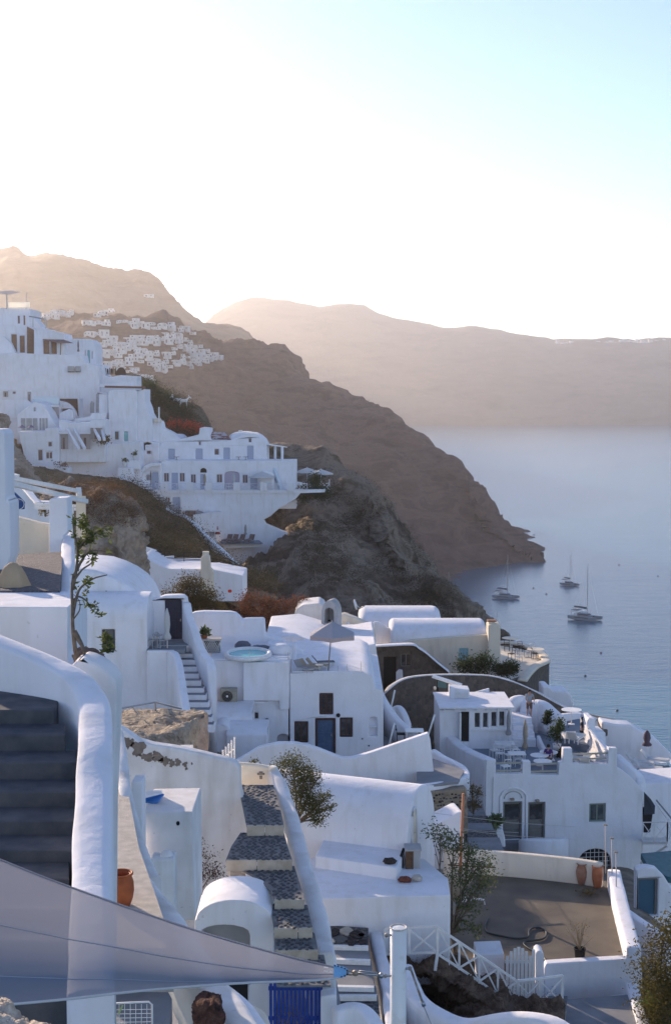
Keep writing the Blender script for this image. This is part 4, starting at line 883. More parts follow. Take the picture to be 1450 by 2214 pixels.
hs = [(1055, 1985), (1048, 2002), (1054, 2016), (1085, 2024), (1115, 2029), (1140, 2026), (1143, 2014), (1150, 2007), (1165, 2006), (1178, 2012), (1180, 2022), (1172, 2030), (1150, 2034), (1135, 2036), (1132, 2042), (1145, 2052), (1165, 2062), (1178, 2074), (1180, 2082)]
t = thing('garden_hose', PZ(1110, 2028, ZT + .03), 'dark rubber hose lying in loops on the brown terrace', 'hose')
MB().tube(cr([PZ(u, v, ZT + .045) for u, v in hs], 110), .032, 8).build('tube', mat('hose_rubber', (.035, .04, .04), .5), t, smooth=True)
def jar(nm, u, v, Y, prof, m, lb, sc=1):
    c = PZ(u, v, ZT); t = thing(nm, c, lb, 'jar'); MB().lathe(c, [(r * sc, z * sc) for r, z in prof], 24).build('body', m, t, smooth=True)
    MB().tube([c + Vector((prof[-3][0] * sc * math.cos(a), prof[-3][0] * sc * math.sin(a), prof[-3][1] * sc)) for a in [2 * math.pi * i / 24 for i in range(25)]], .028 * sc, 7, cap=False).build('rim', m, t, smooth=True); return t
J = [(.14, 0), (.17, .1), (.23, .35), (.25, .58), (.22, .76), (.17, .86), (.21, .94), (.17, .94), (.14, .8)]
jar('clay_jar', 1256, 1912, 48, J, mat('old_terracotta', (.28, .13, .08), .8, (.36, .22, .16), 5, .3, 20), 'weathered pinkish clay jar in the far corner of the hose terrace', .78)
jar('clay_jar', 1290, 1918, 48, [(.15, 0), (.18, .1), (.23, .35), (.24, .58), (.23, .8), (.25, .93), (.23, .95), (.2, .95), (.18, .8)], mat('bright_terracotta', (.40, .13, .06), .7, (.46, .18, .09), 5, .3, 20), 'bright orange clay jar beside the weathered one on the terrace', .78)
c = PZ(1265, 1935, ZT); t = thing('dry_leaves', c, 'patch of fallen dry leaves before the two clay jars', 'leaves'); V, Fc = leaves([(c + Vector((0, 0, .03)), Vector((.5, .35, .03)))], 260, .09, random.Random(2)); mesh('litter', V, Fc, DRYLEAF, t, rec=False, kind='stuff')
c = PZ(1252, 2080, ZT); t = thing('plant_pot', c, 'black plastic pot with a bare twiggy plant near the terrace edge', 'potted plant')
MB().lathe(c, [(.13, 0), (.17, .4), (.185, .40), (.185, .43), (.16, .43), (.15, .36), (.02, .35)], 20).build('pot', DARKM, t, smooth=True)
mb = MB(); rg_ = random.Random(9)
for i in range(26):
    a = rg_.uniform(0, 6.28); s_ = rg_.uniform(.1, .45); p1 = c + Vector((s_ * math.cos(a), s_ * math.sin(a) * .7, .45 + rg_.uniform(.3, .95))); mb.tube([c + Vector((0, 0, .36)), c.lerp(p1, .5) + Vector((0, 0, .2)), p1], [.012, .007, .004], 5)
mb.build('twigs', mat('pale_twig', (.30, .22, .14), .9), t)
V, Fc = leaves([(c + Vector((0, 0, 1.0)), Vector((.4, .3, .35)))], 120, .05, rg_); mesh('foliage', V, Fc, DRYLEAF, t, rec=False, kind='stuff')
# three white poles and cables on the side wall
for i, (u, v0, v1, Y) in enumerate(((1308, 1783, 1888, 47.6), (1322, 1812, 1952, 46.2), (1331, 1842, 1992, 45.0))):
    t = thing('pole', P(u, v1, Y), ['thin white pole, tallest and farthest of three on the terrace side wall', 'thin white pole, middle one of three on the terrace side wall', 'thin white pole, nearest of three on the terrace side wall'][i], 'pole', 'thin poles on the terrace side wall')
    MB().tube([P(u, v1, Y), P(u, v0, Y)], .022, 8).build('shaft', mat('pink_grey_pole', (.55, .48, .47), .6), t, smooth=True); MB().bar(P(u - 4, v0, Y), P(u + 4, v0 + 1, Y), .05).build('hook', BRONZE, t)
# tilted white garden bench/grid and olive tree at left of terrace
pb = Plane(1022, 45); t = thing('plastic_chair', PZ(1020, 2005, ZT), 'white slatted chair tipped up beside the olive tree', 'chair')
for i in range(8): MB().bar(P(1005 + i * 5, 1938 + i * 1.2, 45.4), P(993 + i * 5.4, 1967 + i * .9, 45), .035, .02).build('slat', WPAINT, t)
MB().bar(P(1003, 1937, 45.4), P(1046, 1946, 45.4), .05).build('rail', WPAINT, t); MB().bar(P(993, 1967, 45), P(1036, 1974, 45), .05).build('rail', WPAINT, t)
for a in ((996, 1967, 990, 2000), (1034, 1974, 1040, 2008), (1046, 1946, 1052, 1985)): MB().bar(P(a[0], a[1], 45), P(a[2], a[3], 45), .03).build('leg', WPAINT, t)
c = P(985, 2100, 41)
plant('olive_tree', c, [(-.5, 0, 4.3, .5, .4, .3), (-.1, .1, 3.9, .5, .4, .35), (.35, 0, 3.9, .4, .4, .35), (.75, .1, 3.4, .5, .4, .35), (.1, 0, 3.1, .5, .4, .4), (.9, .2, 2.8, .5, .4, .4), (.15, 0, 2.2, .35, .3, .35), (.4, .1, 1.9, .45, .3, .3), (.1, 0, 1.4, .3, .3, .3), (.6, 0, 1.3, .3, .3, .3), (.5, .1, 2.4, .5, .3, .3)], 3900, .095, OLIVE, 'straggly olive tree leaning over the left edge of the hose terrace', 'tree', stem='trunk', stemr=.07, seed=14)
c = P(1440, 2240, 37); plant('broom_bush', c, [(0, 0, 1.0, .9, .8, .9), (.5, 0, 1.6, .8, .8, .8), (-.45, 0, 1.9, .55, .5, .8), (-.1, .2, 2.6, .5, .5, .7), (.4, .2, 2.8, .7, .5, .8), (-.4, 0, .6, .5, .5, .5)], 9000, .10, leafmat('broom_leaf', (.05, .05, .02), (.12, .10, .04)), 'tall feathery green-brown bush at the lower right edge', 'bush', stemr=.05, seed=21)
c = P(1400, 2180, 38); plant('low_shrub', c, [(0, 0, .2, .3, .3, .2)], 350, .1, leafmat('bright_leaf', (.08, .16, .03), (.12, .22, .05)), 'small bright green shrub at the foot of the feathery bush', 'shrub', seed=2)
t = thing('terrace_lamp', P(1377, 2071, 41.6), 'dark grey cover resting on the corner of the terrace wall', 'cover'); MB().lathe(P(1377, 2079, 41.7), [(.22, 0), (.24, .06), (.12, .14), (.02, .17)], 16).build('cover', GREYF, t, smooth=True)
# bottom right pen
wall('parapet', [(1362, 2122, 39.5), (1372, 2150, 38.6), (1384, 2190, 37.5), (1398, 2250, 36.2)], .34, 1.3, WHITE, n=16, rnd=.2, label='white wall running to the bottom edge right of the grey pen', cat='wall')
wall('parapet', [(1222, 2230, 37.2), (1232, 2190, 38.2), (1255, 2170, 38.8), (1300, 2160, 39.2), (1345, 2152, 39.5), (1362, 2150, 39.6)], .3, .8, OLDW, n=24, rnd=.4, jit=.2, label='worn curved white wall around the grey pen at lower right', cat='wall')
slab('pen_floor', [(1225, 2160), (1365, 2150), (1390, 2290), (1215, 2290)], 82.6, .2, GREYF, kind='structure')
slab('lower_floor', [(1100, 2150), (1225, 2150), (1225, 2290), (1100, 2290)], 82.2, .2, GREYF, kind='structure')
slab('rocky_floor', [(1370, 2120), (1480, 2120), (1600, 2290), (1370, 2290)], 82.3, .2, SCRUBM, kind='structure')

# curly white walls and rubble wall right of the vault
pq = Plane(800, 57, 0)
body('wall', pq, [(480, 1660), (520, 1640), (560, 1616), (600, 1607), (640, 1607), (665, 1612), (690, 1620), (720, 1632), (742, 1640), (760, 1639), (800, 1628), (850, 1611), (900, 1594), (926, 1585), (930, 1600), (937, 1670), (939, 1800), (480, 1800)], .4, WHITE, bevel=.07,
     label='long wavy white garden wall rising to a point at its right end', cat='wall')
wall('parapet', [(936, 1620, 61), (955, 1632, 60.6), (980, 1645, 60), (1001, 1658, 58.8), (1006, 1674, 57), (985, 1684, 56), (940, 1692, 55.3), (880, 1698, 54.8), (830, 1700, 54.4)], .3, .95, WHITE, n=50, rnd=.4, jit=.05, label='white wall curving round the small terrace above the rubble', cat='wall')
slab('small_terrace_floor', [(935, 1640), (1003, 1665), (990, 1690), (900, 1700), (900, 1660)], PZ(970, 1690, 84.2).z, .1, GREYF, kind='structure')
pq2 = Plane(960, 55.0, 8)
t = thing('rubble_wall', pq2.w(*pq2.sz(960, 1790)), 'brown rubble stone wall under the curved white terrace wall', 'wall')
body('mortar', pq2, [(900, 1712), (960, 1710), (1008, 1704), (1012, 1800), (900, 1860)], .5, RUBBLE, t, bevel=.03)
rr = random.Random(5)
stl = []
for j in range(9):
    for i in range(13):
        u = 922 + i * 6.8 + (j % 2) * 3.3 + rr.uniform(-1.5, 1.5); v = 1718 + j * 7.5 + rr.uniform(-1.5, 1.5)
        if u < 1004 and rr.random() < .85 and v < 1800: stl.append((u, v))
for u, v in stl:
    x, z = pq2.sz(u, v); rx_, rz_ = rr.uniform(.035, .07), rr.uniform(.025, .05); pp = [pq2.w(x + rx_ * math.cos(a) * (1 + .2 * rr.uniform(-1, 1)), z + rz_ * math.sin(a) * (1 + .2 * rr.uniform(-1, 1)), -.03) for a in [2 * math.pi * q / 7 for q in range(7)]]
    MB().prism(pp, pq2.n * .06).build('stone', rr.choice([LAVAD, COBM[0], LAVAD, RUBS]), t)
c = P(1022, 1760, 56); plant('dry_shrub', c, [(0, 0, .4, .3, .3, .4), (.15, 0, .9, .3, .3, .3), (-.05, 0, 1.2, .2, .2, .2)], 700, .09, DRYLEAF, 'dry brown shrub hanging beside the rubble wall', 'shrub', seed=6)
# white dome by the rubble wall with small vent, cypress
dm = Plane(980, 50, 10)
body('sloped_wall', dm, [(920, 1830), (924, 1795)] + [(945, 1780), (965, 1770), (990, 1757), (1000, 1755), (1002, 1800), (1004, 1880), (920, 1880)], 1.2, WHITE, bevel=.06, holes=[('arch', 968, 1810, 975, 1819)], recess=.06,
     label='sloping white wall with a little round vent right of the vault', cat='wall')
x0, z1 = dm.sz(968, 1810); x1, z0 = dm.sz(975, 1819); MB().pbox(dm, x0 - .02, x1 + .02, z0, z1, .05, .08).build('vent', GREYF, None, label='little round grey vent in the sloping white wall', cat='vent')
c = P(936, 1792, 52); plant('small_conifer', c, [(0, 0, .12, .24, .2, .12), (0, 0, .32, .15, .15, .15), (0, 0, .5, .07, .07, .12)], 700, .06, DARKLEAF, 'small dark cone shaped shrub between vault and sloping wall', 'shrub', seed=3)
t = thing('orange_pole', P(994, 1890, 46), 'orange wooden pole standing at the left end of the long low wall', 'pole'); MB().tube([P(994, 1890, 46), P(1001, 1716, 46)], .05, 8).build('shaft', mat('orange_wood', (.50, .22, .12), .8, (.42, .18, .1), 6), t, smooth=True)
t = thing('red_pole', P(1010, 1874, 46), 'thin brown pole lying across behind the olive tree', 'pole'); MB().tube([P(968, 1870, 46), P(1071, 1876, 46)], .025, 6).build('shaft', WOODM, t, smooth=True)
for i, (a, b) in enumerate((((915, 1755, 48), (1250, 1788, 62)), ((915, 1785, 48), (1250, 1815, 62)), ((920, 1780, 48), (1120, 1800, 60)))):
    t = thing('wire', P(*a), ['upper thin wire strung from the vault toward the right house', 'lower thin wire strung from the vault toward the right house', 'short middle wire strung beside the vault end'][i], 'wire'); MB().tube([P(*a), (P(*a) + P(*b)) / 2 - Vector((0, 0, .1)), P(*b)], .008, 5).build('strand', mat('pale_wire', (.45, .42, .40), .5), t)
# bush over the cobbled-stair parapet
c = P(640, 1780, 39); plant('caper_bush', c, [(-.5, 0, 1.5, .3, .3, .25), (-.1, 0, 1.7, .5, .35, .3), (.25, 0, 1.45, .4, .35, .3), (.15, .1, 1.05, .55, .4, .35), (.35, 0, .65, .55, .4, .35), (.55, 0, .4, .45, .35, .28), (.8, .1, .7, .25, .25, .2), (1.0, .1, .45, .2, .2, .15), (-1.2, .2, 1.75, .2, .2, .12), (.55, .1, 1.3, .3, .3, .2), (.6, 0, .1, .3, .3, .15)], 8500, .07, leafmat('caper_leaf', (.035, .05, .022), (.11, .105, .045)), 'spreading green-brown bush hanging over the cobbled stair wall', 'bush', stemr=.035, seed=17)
# ================================================================= props used on terraces
CLOTHW = mat('white_canvas', (.72, .72, .72), .9, trans=(.35,)); CLOTHB = mat('beige_canvas', (.50, .42, .32), .9, trans=(.3,)); CLOTHG = mat('grey_canvas', (.42, .41, .42), .9, trans=(.3,))
def chair(c, rz, m, label, group=None, sc=1, cat='chair'):
    t = thing('chair', (0, 0, 0), label, cat, group)
    MB().box((0, 0, .43), .46, .46, .04).build('seat', m, t)
    mb = MB(); mb.bar((-.2, .21, .45), (-.2, .28, .88), .03); mb.bar((.2, .21, .45), (.2, .28, .88), .03); mb.bar((-.2, .28, .87), (.2, .28, .87), .05, .03); mb.bar((-.2, .25, .68), (.2, .25, .68), .08, .02); mb.build('backrest', m, t)
    for x in (-.2, .2):
        for y in (-.2, .2): MB().bar((x, y, 0), (x, y, .43), .03).build('leg', m, t)
    t.location = c; t.rotation_euler = (0, 0, R(rz)); t.scale = (sc,) * 3; return t
def table(c, m, label, r=.42, h=.72, square=False, cat='table'):
    t = thing('table', c, label, cat); c = Vector(c)
    if square: MB().box(c + Vector((0, 0, h - .04)), r * 2, r * 1.6, .04).build('tabletop', m, t)
    else: MB().lathe(c, [(r, h - .03), (r, h)], 20).build('tabletop', m, t)
    if square:
        for x in (-1, 1):
            for y in (-1, 1): MB().bar(c + Vector((x * r * .85, y * r * .65, 0)), c + Vector((x * r * .85, y * r * .65, h - .04)), .04).build('leg', m, t)
    else: MB().lathe(c, [(.2, 0), (.2, .03), (.03, .05), (.03, h - .03)], 12).build('stem', m, t)
    return t
def umb_closed(c, h, m, label, w=.16, group=None):
    c = Vector(c); t = thing('closed_umbrella', c, label, 'umbrella', group)
    MB().tube([c, c + Vector((0, 0, h))], .025, 8).build('pole', WPAINT, t, smooth=True)
    V = MB(); n = 20; prof = [(w * .9, h * .24), (w * 1.1, h * .3), (w * .55, h * .42), (w * .8, h * .6), (w * .7, h * .8), (w * .25, h * .97), (.02, h)]
    V.lathe(c, prof, n)
    for i, p in enumerate(V.V):
        a = (i % n) * math.pi; k = .82 if (i % 2) else 1.08; V.V[i] = Vector((c.x + (p.x - c.x) * k, c.y + (p.y - c.y) * k, p.z))
    V.build('canopy', m, t, smooth=True); return t
def umb_open(c, h, r, m, label, n=8, drop_=.5, valance=.14, vm=None, lean=0, group=None):
    c = Vector(c); t = thing('parasol', c, label, 'umbrella', group); top = c + Vector((lean, 0, h))
    MB().tube([c, top], .03, 8).build('pole', BRONZE if lean else WPAINT, t, smooth=True)
    V = [top]; Fc = []
    for i in range(n):
        a = 2 * math.pi * (i + .5) / n; V.append(top + Vector((r * math.cos(a), r * math.sin(a), -drop_)))
    for i in range(n): Fc.append((0, 1 + i, 1 + (i + 1) % n))
    o = mesh('canopy', V, Fc, m, t, rec=False)
    s = o.modifiers.new('s', 'SOLIDIFY'); s.thickness = .012
    vv = MB()
    for i in range(n):
        a, b = V[1 + i], V[1 + (i + 1) % n]; d = Vector((0, 0, -valance)); m_ = (a + b) / 2; vv.add([a, m_, b, b + d, m_ + d * .85, a + d], [(0, 1, 4, 5), (1, 2, 3, 4)])
        MB().tube([top - Vector((0, 0, .05)), a - Vector((0, 0, .03))], .012, 5).build('rib', WPAINT, t)
    if valance: vv.build('valance', vm or m, t, rec=False)
    MB().lathe(top, [(.03, 0), (.03, .06), (.01, .1)], 8).build('finial', m, t); return t
def lounger(c, rz, m, cush, label, group=None, sc=1):
    t = thing('sun_lounger', (0, 0, 0), label, 'lounger', group)
    f = MB(); f.bar((-.3, -.95, .3), (-.3, .4, .3), .05); f.bar((.3, -.95, .3), (.3, .4, .3), .05); f.bar((-.3, -.95, .3), (.3, -.95, .3), .05); f.build('frame', m, t)
    for x in (-.28, .28):
        for y in (-.85, .35): MB().bar((x, y, 0), (x, y, .3), .045).build('leg', m, t)
    MB().box((0, -.3, .33), .58, 1.3, .07).build('cushion', cush, t, bevel=.02)
    MB().hexa([Vector((-.29, .36, .34)), Vector((.29, .36, .34)), Vector((.29, .42, .28)), Vector((-.29, .42, .28))], [Vector((-.29, .78, .85)), Vector((.29, .78, .85)), Vector((.29, .84, .80)), Vector((-.29, .84, .80))]).build('backrest', cush, t)
    t.location = c; t.rotation_euler = (0, 0, R(rz)); t.scale = (sc,) * 3; return t
SKIN = mat('skin', (.42, .24, .17), .6)
def person(c, rz, label, shirt, pants, pose='stand', h=1.72, hair=(.02, .015, .01)):
    t = thing('person', (0, 0, 0), label, 'person'); k = h / 1.75
    def skin(name, pts, edges, rad, m, par):
        me = bpy.data.meshes.new(name); me.from_pydata([tuple(Vector(p) * k) for p in pts], edges, []); o = bpy.data.objects.new(name, me); me.materials.append(m); link(o, par, WP[par.name])
        s = o.modifiers.new('skin', 'SKIN'); s.use_smooth_shade = True
        for i, r_ in enumerate(rad): me.skin_vertices[0].data[i].radius = (r_[0] * k, r_[1] * k) if isinstance(r_, tuple) else (r_ * k, r_ * k)
        me.skin_vertices[0].data[0].use_root = True
        u = o.modifiers.new('sub', 'SUBSURF'); u.levels = 1; u.render_levels = 2; return o
    if pose == 'stand': ar = [(-.2, 0, 1.42), (-.27, .0, 1.16), (-.17, -.14, .98), (.2, 0, 1.42), (.28, .02, 1.15), (.22, -.1, .92)]
    else: ar = [(-.2, 0, 1.42), (-.26, -.12, 1.18), (-.16, -.34, 1.05), (.2, 0, 1.42), (.27, -.1, 1.18), (.18, -.33, 1.02)]
    pts = [(0, 0, .95), (0, .01, 1.15), (0, .01, 1.38), (0, 0, 1.50), (0, -.01, 1.60), (0, -.01, 1.70)] + ar + [(-.1, 0, .9), (-.11, -.01, .5), (-.11, .02, .09), (-.12, -.12, .04), (.1, 0, .9), (.12, -.03, .5), (.12, .02, .09), (.13, -.12, .04)]
    ed = [(0, 1), (1, 2), (2, 3), (3, 4), (4, 5), (2, 6), (6, 7), (7, 8), (2, 9), (9, 10), (10, 11), (0, 12), (12, 13), (13, 14), (14, 15), (0, 16), (16, 17), (17, 18), (18, 19)]
    rad = [(.14, .1), (.13, .09), (.15, .1), .055, .09, .085, .055, .042, .03, .055, .042, .03, .085, .06, .042, .035, .085, .06, .042, .035]
    skin('body', pts, ed, rad, SKIN, t)
    for s_ in (-1, 1):
        hx = pts[8] if s_ < 0 else pts[11]; hv = Vector(hx); d = Vector((0, -.5, -.8)).normalized()
        P_ = [tuple(hv), tuple(hv + d * .08)]; E = [(0, 1)]; Rr = [.03, .034]
        for f in range(4): P_ += [tuple(hv + d * (.13 + .01 * (f in (1, 2))) + Vector((.016 * (f - 1.5), 0, 0))), tuple(hv + d * .17 + Vector((.018 * (f - 1.5), .02, 0)))]; i = len(P_) - 2; E += [(1, i), (i, i + 1)]; Rr += [.009, .007]
        P_ += [tuple(hv + d * .07 + Vector((-.045 * s_, 0, 0)))]; E += [(0, len(P_) - 1)]; Rr += [.01]
        skin('hand', P_, E, Rr, SKIN, t)
    skin('shirt', [(0, 0, .93), (0, .01, 1.15), (0, .01, 1.38), (-.19, 0, 1.42), (-.25, ar[1][1] * .6, 1.25), (.19, 0, 1.42), (.25, ar[4][1] * .6, 1.25), (0, 0, 1.46)], [(0, 1), (1, 2), (2, 3), (3, 4), (2, 5), (5, 6), (2, 7)], [(.165, .12), (.155, .115), (.175, .125), .075, .062, .075, .062, .08], shirt, t)
    skin('trousers', [(0, 0, .93), (-.1, 0, .85), (-.115, -.01, .5), (.1, 0, .85), (.12, -.02, .5)], [(0, 1), (1, 2), (0, 3), (3, 4)], [(.155, .115), .1, .082, .1, .082], pants, t)
    mb = MB(); mb.lathe(Vector((0, .012, 1.60)) * k, [(.09, .0), (.102, .06), (.09, .12), (.05, .155), (.01, .165)], 14); mb.build('hair', mat('hair_' + name_of(hair), hair, .8), t, smooth=True)
    f = MB(); f.lathe(Vector((0, -.095, 1.635)) * k, [(.012, -.02), (.016, 0), (.006, .03)], 8); f.build('nose', SKIN, t, smooth=True)
    for x in (-.032, .032): MB().lathe(Vector((x, -.088, 1.665)) * k, [(.004, -.008), (.011, 0), (.004, .008)], 8).build('eye', DARKM, t, smooth=True)
    MB().box(Vector((0, -.092, 1.595)) * k, .045, .012, .01).build('mouth', mat('lips', (.3, .1, .08), .6), t)
    t.location = c; t.rotation_euler = (0, 0, R(rz)); return t
def name_of(c): return '_'.join(str(int(x * 100)) for x in c)
def qbarrel(name, pl, u0, u1, vt, vb, depth, rise, m, parent=None, **k):
    s0, zt = pl.sz(u0, vt); s1 = pl.sz(u1, vt)[0]; zb = pl.sz(u0, vb)[1]
    pr = [(.025, zb), (.025, zt)] + [(.025 + depth * (1 - math.cos(math.pi / 2 * i / 8)), zt + rise * math.sin(math.pi / 2 * i / 8)) for i in range(1, 9)] + [(depth + .5, zt + rise), (depth + .5, zb)]
    return MB().prism([pl.w(s0, z, d) for d, z in pr], pl.t * (s1 - s0)).build(name, m, parent, bevel=.06, **k)
GLASSM = mat('rail_glass', (.6, .7, .72), .1); 
BROWNF = mat('dark_brown_frame', (.05, .02, .018), .5, (.07, .03, .025), 20)
DOORBL = mat('slate_blue_door', (.05, .10, .18), .5, (.07, .13, .22), 6)
TAUPE = mat('taupe_paint', (.17, .165, .155), .5, (.2, .19, .18), 6)
PALEBL = mat('pale_blue_door', (.36, .40, .52), .6, (.40, .43, .54), 6)
NAVY = mat('navy_door', (.02, .022, .05), .6, (.03, .03, .06), 8)
TEAL = mat('teal_shutter', (.18, .42, .46), .6); AQUA = mat('aqua_door', (.25, .5, .5), .6)

# ================================================================= F: vaulted house on the left
HF = thing('vaulted_house', P(250, 1560, 64), 'two tiered white vaulted house with one dark window below the rock outcrop', 'house')
pf = Plane(250, 64); wh = (220, 1361, 249, 1407)
body('wall', pf, [(100, 1350), (318, 1336), (319, 1406), (330, 1407), (330, 1700), (100, 1700)], 4.5, WHITE, HF, holes=[wh], recess=.3, bevel=.06)
window(HF, pf, wh, BROWNF, depth=.18, cols=1, fw=.05)
qbarrel('lower_roof', pf, 100, 318, 1338, 1360, 1.6, 1.0, WHITE, HF)
body('upper_vault', Plane(250, 66.2), [(100, 1420), (100, 1228), (165, 1229), (205, 1233), (235, 1243), (262, 1256), (286, 1273), (303, 1294), (316, 1322), (322, 1350), (322, 1420)], 6, WHITE, HF, bevel=.25)
MB().bar(P(228, 1279, 66.1), P(232, 1279, 66.1), .06).build('lamp', DARKM, HF)
DB = thing('door_block', P(360, 1400, 66.5), 'white rounded gateway wall with a tall dark navy door', 'gateway')
pd = Plane(360, 66.6); dh = (356, 1297, 394, 1384)
body('wall', pd, [(316, 1296), (335, 1295), (348, 1291), (356, 1288), (385, 1287), (396, 1288), (403, 1294), (406, 1308), (407, 1450), (316, 1450)], .7, WHITE, DB, holes=[dh], recess=.3, bevel=.08)
door(DB, pd, dh, NAVY, depth=.15, panels=3, rows=2)
zf = P(350, 1404, 64).z
MB().prism([PZ(318, 1405, zf), PZ(400, 1405, zf), PZ(400, 1392, zf) + Vector((0, 3, 0)), PZ(318, 1392, zf) + Vector((0, 3, 0))], (0, 0, -.2)).build('terrace', GREYF, DB)
body('retaining_wall', Plane(350, 63.6), [(318, 1407), (376, 1407), (376, 1800), (318, 1800)], .3, WHITE, DB, bevel=.05)
umb_closed(P(362, 1404, 64.3), 1.95, CLOTHW, 'folded white umbrella standing before the navy door', w=.17)
IRON = mat('pale_iron', (.35, .36, .38), .5)
chair(PZ(329, 1401, zf), -120, IRON, 'thin metal chair left of the folded umbrella', sc=.85); chair(PZ(351, 1401, zf), 120, IRON, 'thin metal chair right beside the folded umbrella', sc=.85); table(PZ(341, 1399, zf), IRON, 'small round metal table between the two thin chairs', r=.25, h=.6)
SF = thing('white_staircase', P(430, 1534, 60), 'narrow stair with white risers and grey treads below the navy door', 'stairs')
tr = [(350, 400, 1396), (386, 411, 1414), (393, 415, 1427), (396, 418, 1442), (399, 422, 1457), (402, 427, 1472), (405, 433, 1488), (409, 438, 1503), (413, 443, 1519), (417, 447, 1535), (421, 451, 1551), (425, 455, 1567)]
for k, (u0, u1, v) in enumerate(tr):
    Y = 64.9 - .46 * k; a = P(u0 - 9, v, Y); b = P(u1 + 8, v, Y); z = a.z; b.z = z
    MB().hexa([a + Vector((0, 0, -.35)), b + Vector((0, 0, -.35)), b + Vector((0, .6, -.35)), a + Vector((0, .6, -.35))], [a, b, b + Vector((0, .6, 0)), a + Vector((0, .6, 0))]).build('riser', WHITE, SF, bevel=.015)
    MB().hexa([a + Vector((.04, .03, .003)), b + Vector((-.04, .03, .003)), b + Vector((-.04, .6, .003)), a + Vector((.04, .6, .003))], [a + Vector((.04, .03, .012)), b + Vector((-.04, .03, .012)), b + Vector((-.04, .6, .012)), a + Vector((.04, .6, .012))]).build('tread', GREYF, SF)
wall('parapet', [(366, 1406, 63.7), (378, 1409, 63.4), (386, 1428, 62.6), (392, 1460, 61.3), (398, 1500, 60.0), (405, 1545, 58.8), (412, 1600, 57.6)], .34, 5, WHITE, n=40, rnd=.4, label='steep white wall left of the grey tread stair', cat='wall')
wall('parapet', [(404, 1302, 66.4), (409, 1328, 65.8), (420, 1356, 65), (431, 1390, 64), (444, 1414, 63.2), (455, 1428, 62.6), (459, 1450, 62)], .4, 4.5, WHITE, n=40, rnd=.4, label='white wall falling along the right of the grey tread stair', cat='wall')
# ================================================================= C: central house
HC = thing('terraced_house', P(640, 1640, 66), 'white house with slate blue door, three dark framed windows and roof terrace with plunge pool', 'house')
pc = Plane(640, 66, 0)
W1, W2, W3, D1, W4, N1, N2 = (690, 1499, 720, 1545), (636, 1560, 666, 1606), (734, 1552, 762, 1594), (681, 1553, 725, 1632), (542, 1541, 558, 1554), ('arch', 797, 1550, 815, 1592), ('arch', 598, 1587, 625, 1614)
body('wall', pc, [(626, 1456), (783, 1452), (804, 1463), (811, 1489), (828, 1492), (829, 1900), (626, 1900)], 9, WHITE, HC, holes=[W1, W2, W3, D1, N1], recess=.28, bevel=.05)
body('wall', pc, [(450, 1428), (625.8, 1428), (625.8, 1900), (446, 1900)], 5.2, WHITE, HC, holes=[W4, N2], recess=.28, bevel=.05)
for h_ in (W1, W2, W3): window(HC, pc, h_, BROWNF, depth=.06, cols=2, fw=.09)
window(HC, pc, W4, BROWNF, depth=.1, cols=2, fw=.02)
mb = MB(); a0, a1, z0, z1 = bbox_sz(pc, W1)
for i in range(1, 5): mb.pbox(pc, a0 + (a1 - a0) * i / 5 - .01, a0 + (a1 - a0) * i / 5 + .01, z0, z1, .03, .05)
for i in range(1, 4): mb.pbox(pc, a0, a1, z0 + (z1 - z0) * i / 4 - .01, z0 + (z1 - z0) * i / 4 + .01, .02, .04)
mb.build('window_grille', BROWNF, HC)
a0, a1, z0, z1 = bbox_sz(pc, D1); mb = MB(); mb.pbox(pc, a0, a0 + .1, z0, z1, .04, .12); mb.pbox(pc, a1 - .1, a1, z0, z1, .04, .12); mb.pbox(pc, a0 + .1, a1 - .1, z1 - .1, z1, .04, .12); mb.build('door_frame', BROWNF, HC)
door(HC, pc, (686, 1558, 720, 1632), DOORBL, depth=.1, panels=2, rows=3)
for n_ in (N1, N2):
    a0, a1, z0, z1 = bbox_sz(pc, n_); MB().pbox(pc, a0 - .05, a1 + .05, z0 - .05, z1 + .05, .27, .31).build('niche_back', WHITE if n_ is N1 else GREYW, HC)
a0, a1, z0, z1 = bbox_sz(pc, N1); MB().pbox(pc, a0, a1, (z0 + z1) / 2 - .04, (z0 + z1) / 2, .0, .26).build('niche_shelf', WHITE, HC)
for (u, v) in ((577, 1557), (731, 1546)):
    x, z = pc.sz(u, v); mb = MB(); V = [pc.w(x + .1 * math.cos(2 * math.pi * i / 14), z + .1 * math.sin(2 * math.pi * i / 14), -.09) for i in range(14)]; mb.prism(V, pc.n * .09); mb.build('wall_lamp', DARKM, HC, bevel=.02)
for u, v in ((783, 1597), (797, 1612)): x, z = pc.sz(u, v); MB().pbox(pc, x - .03, x + .03, z - .03, z + .03, -.05, 0).build('wall_fitting', DARKM, HC)
body('bay', pc, [(527, 1429), (625, 1429), (625, 1530), (606, 1532), (604, 1512), (527, 1512)], .32, WHITE, HC, d0=-.32, bevel=.03)
MB().pbox(pc, pc.sz(540, 1515)[0], pc.sz(580, 1515)[0], pc.sz(560, 1519)[1], pc.sz(560, 1515)[1], -.2, 0).build('ledge', WHITE, HC)
# front rim lines of the terrace
zt1 = pc.sz(540, 1428)[1]; zt2 = pc.sz(700, 1455)[1]
for (ua, ub, zz) in ((452, 622, zt1), (629, 782, zt2)):
    x0 = pc.sz(ua, 1440)[0]; x1 = pc.sz(ub, 1440)[0]; MB().pbox(pc, x0 + .06, x1, zz, zz + .07, .06, .22).build('rim', WHITE, HC, bevel=.02)
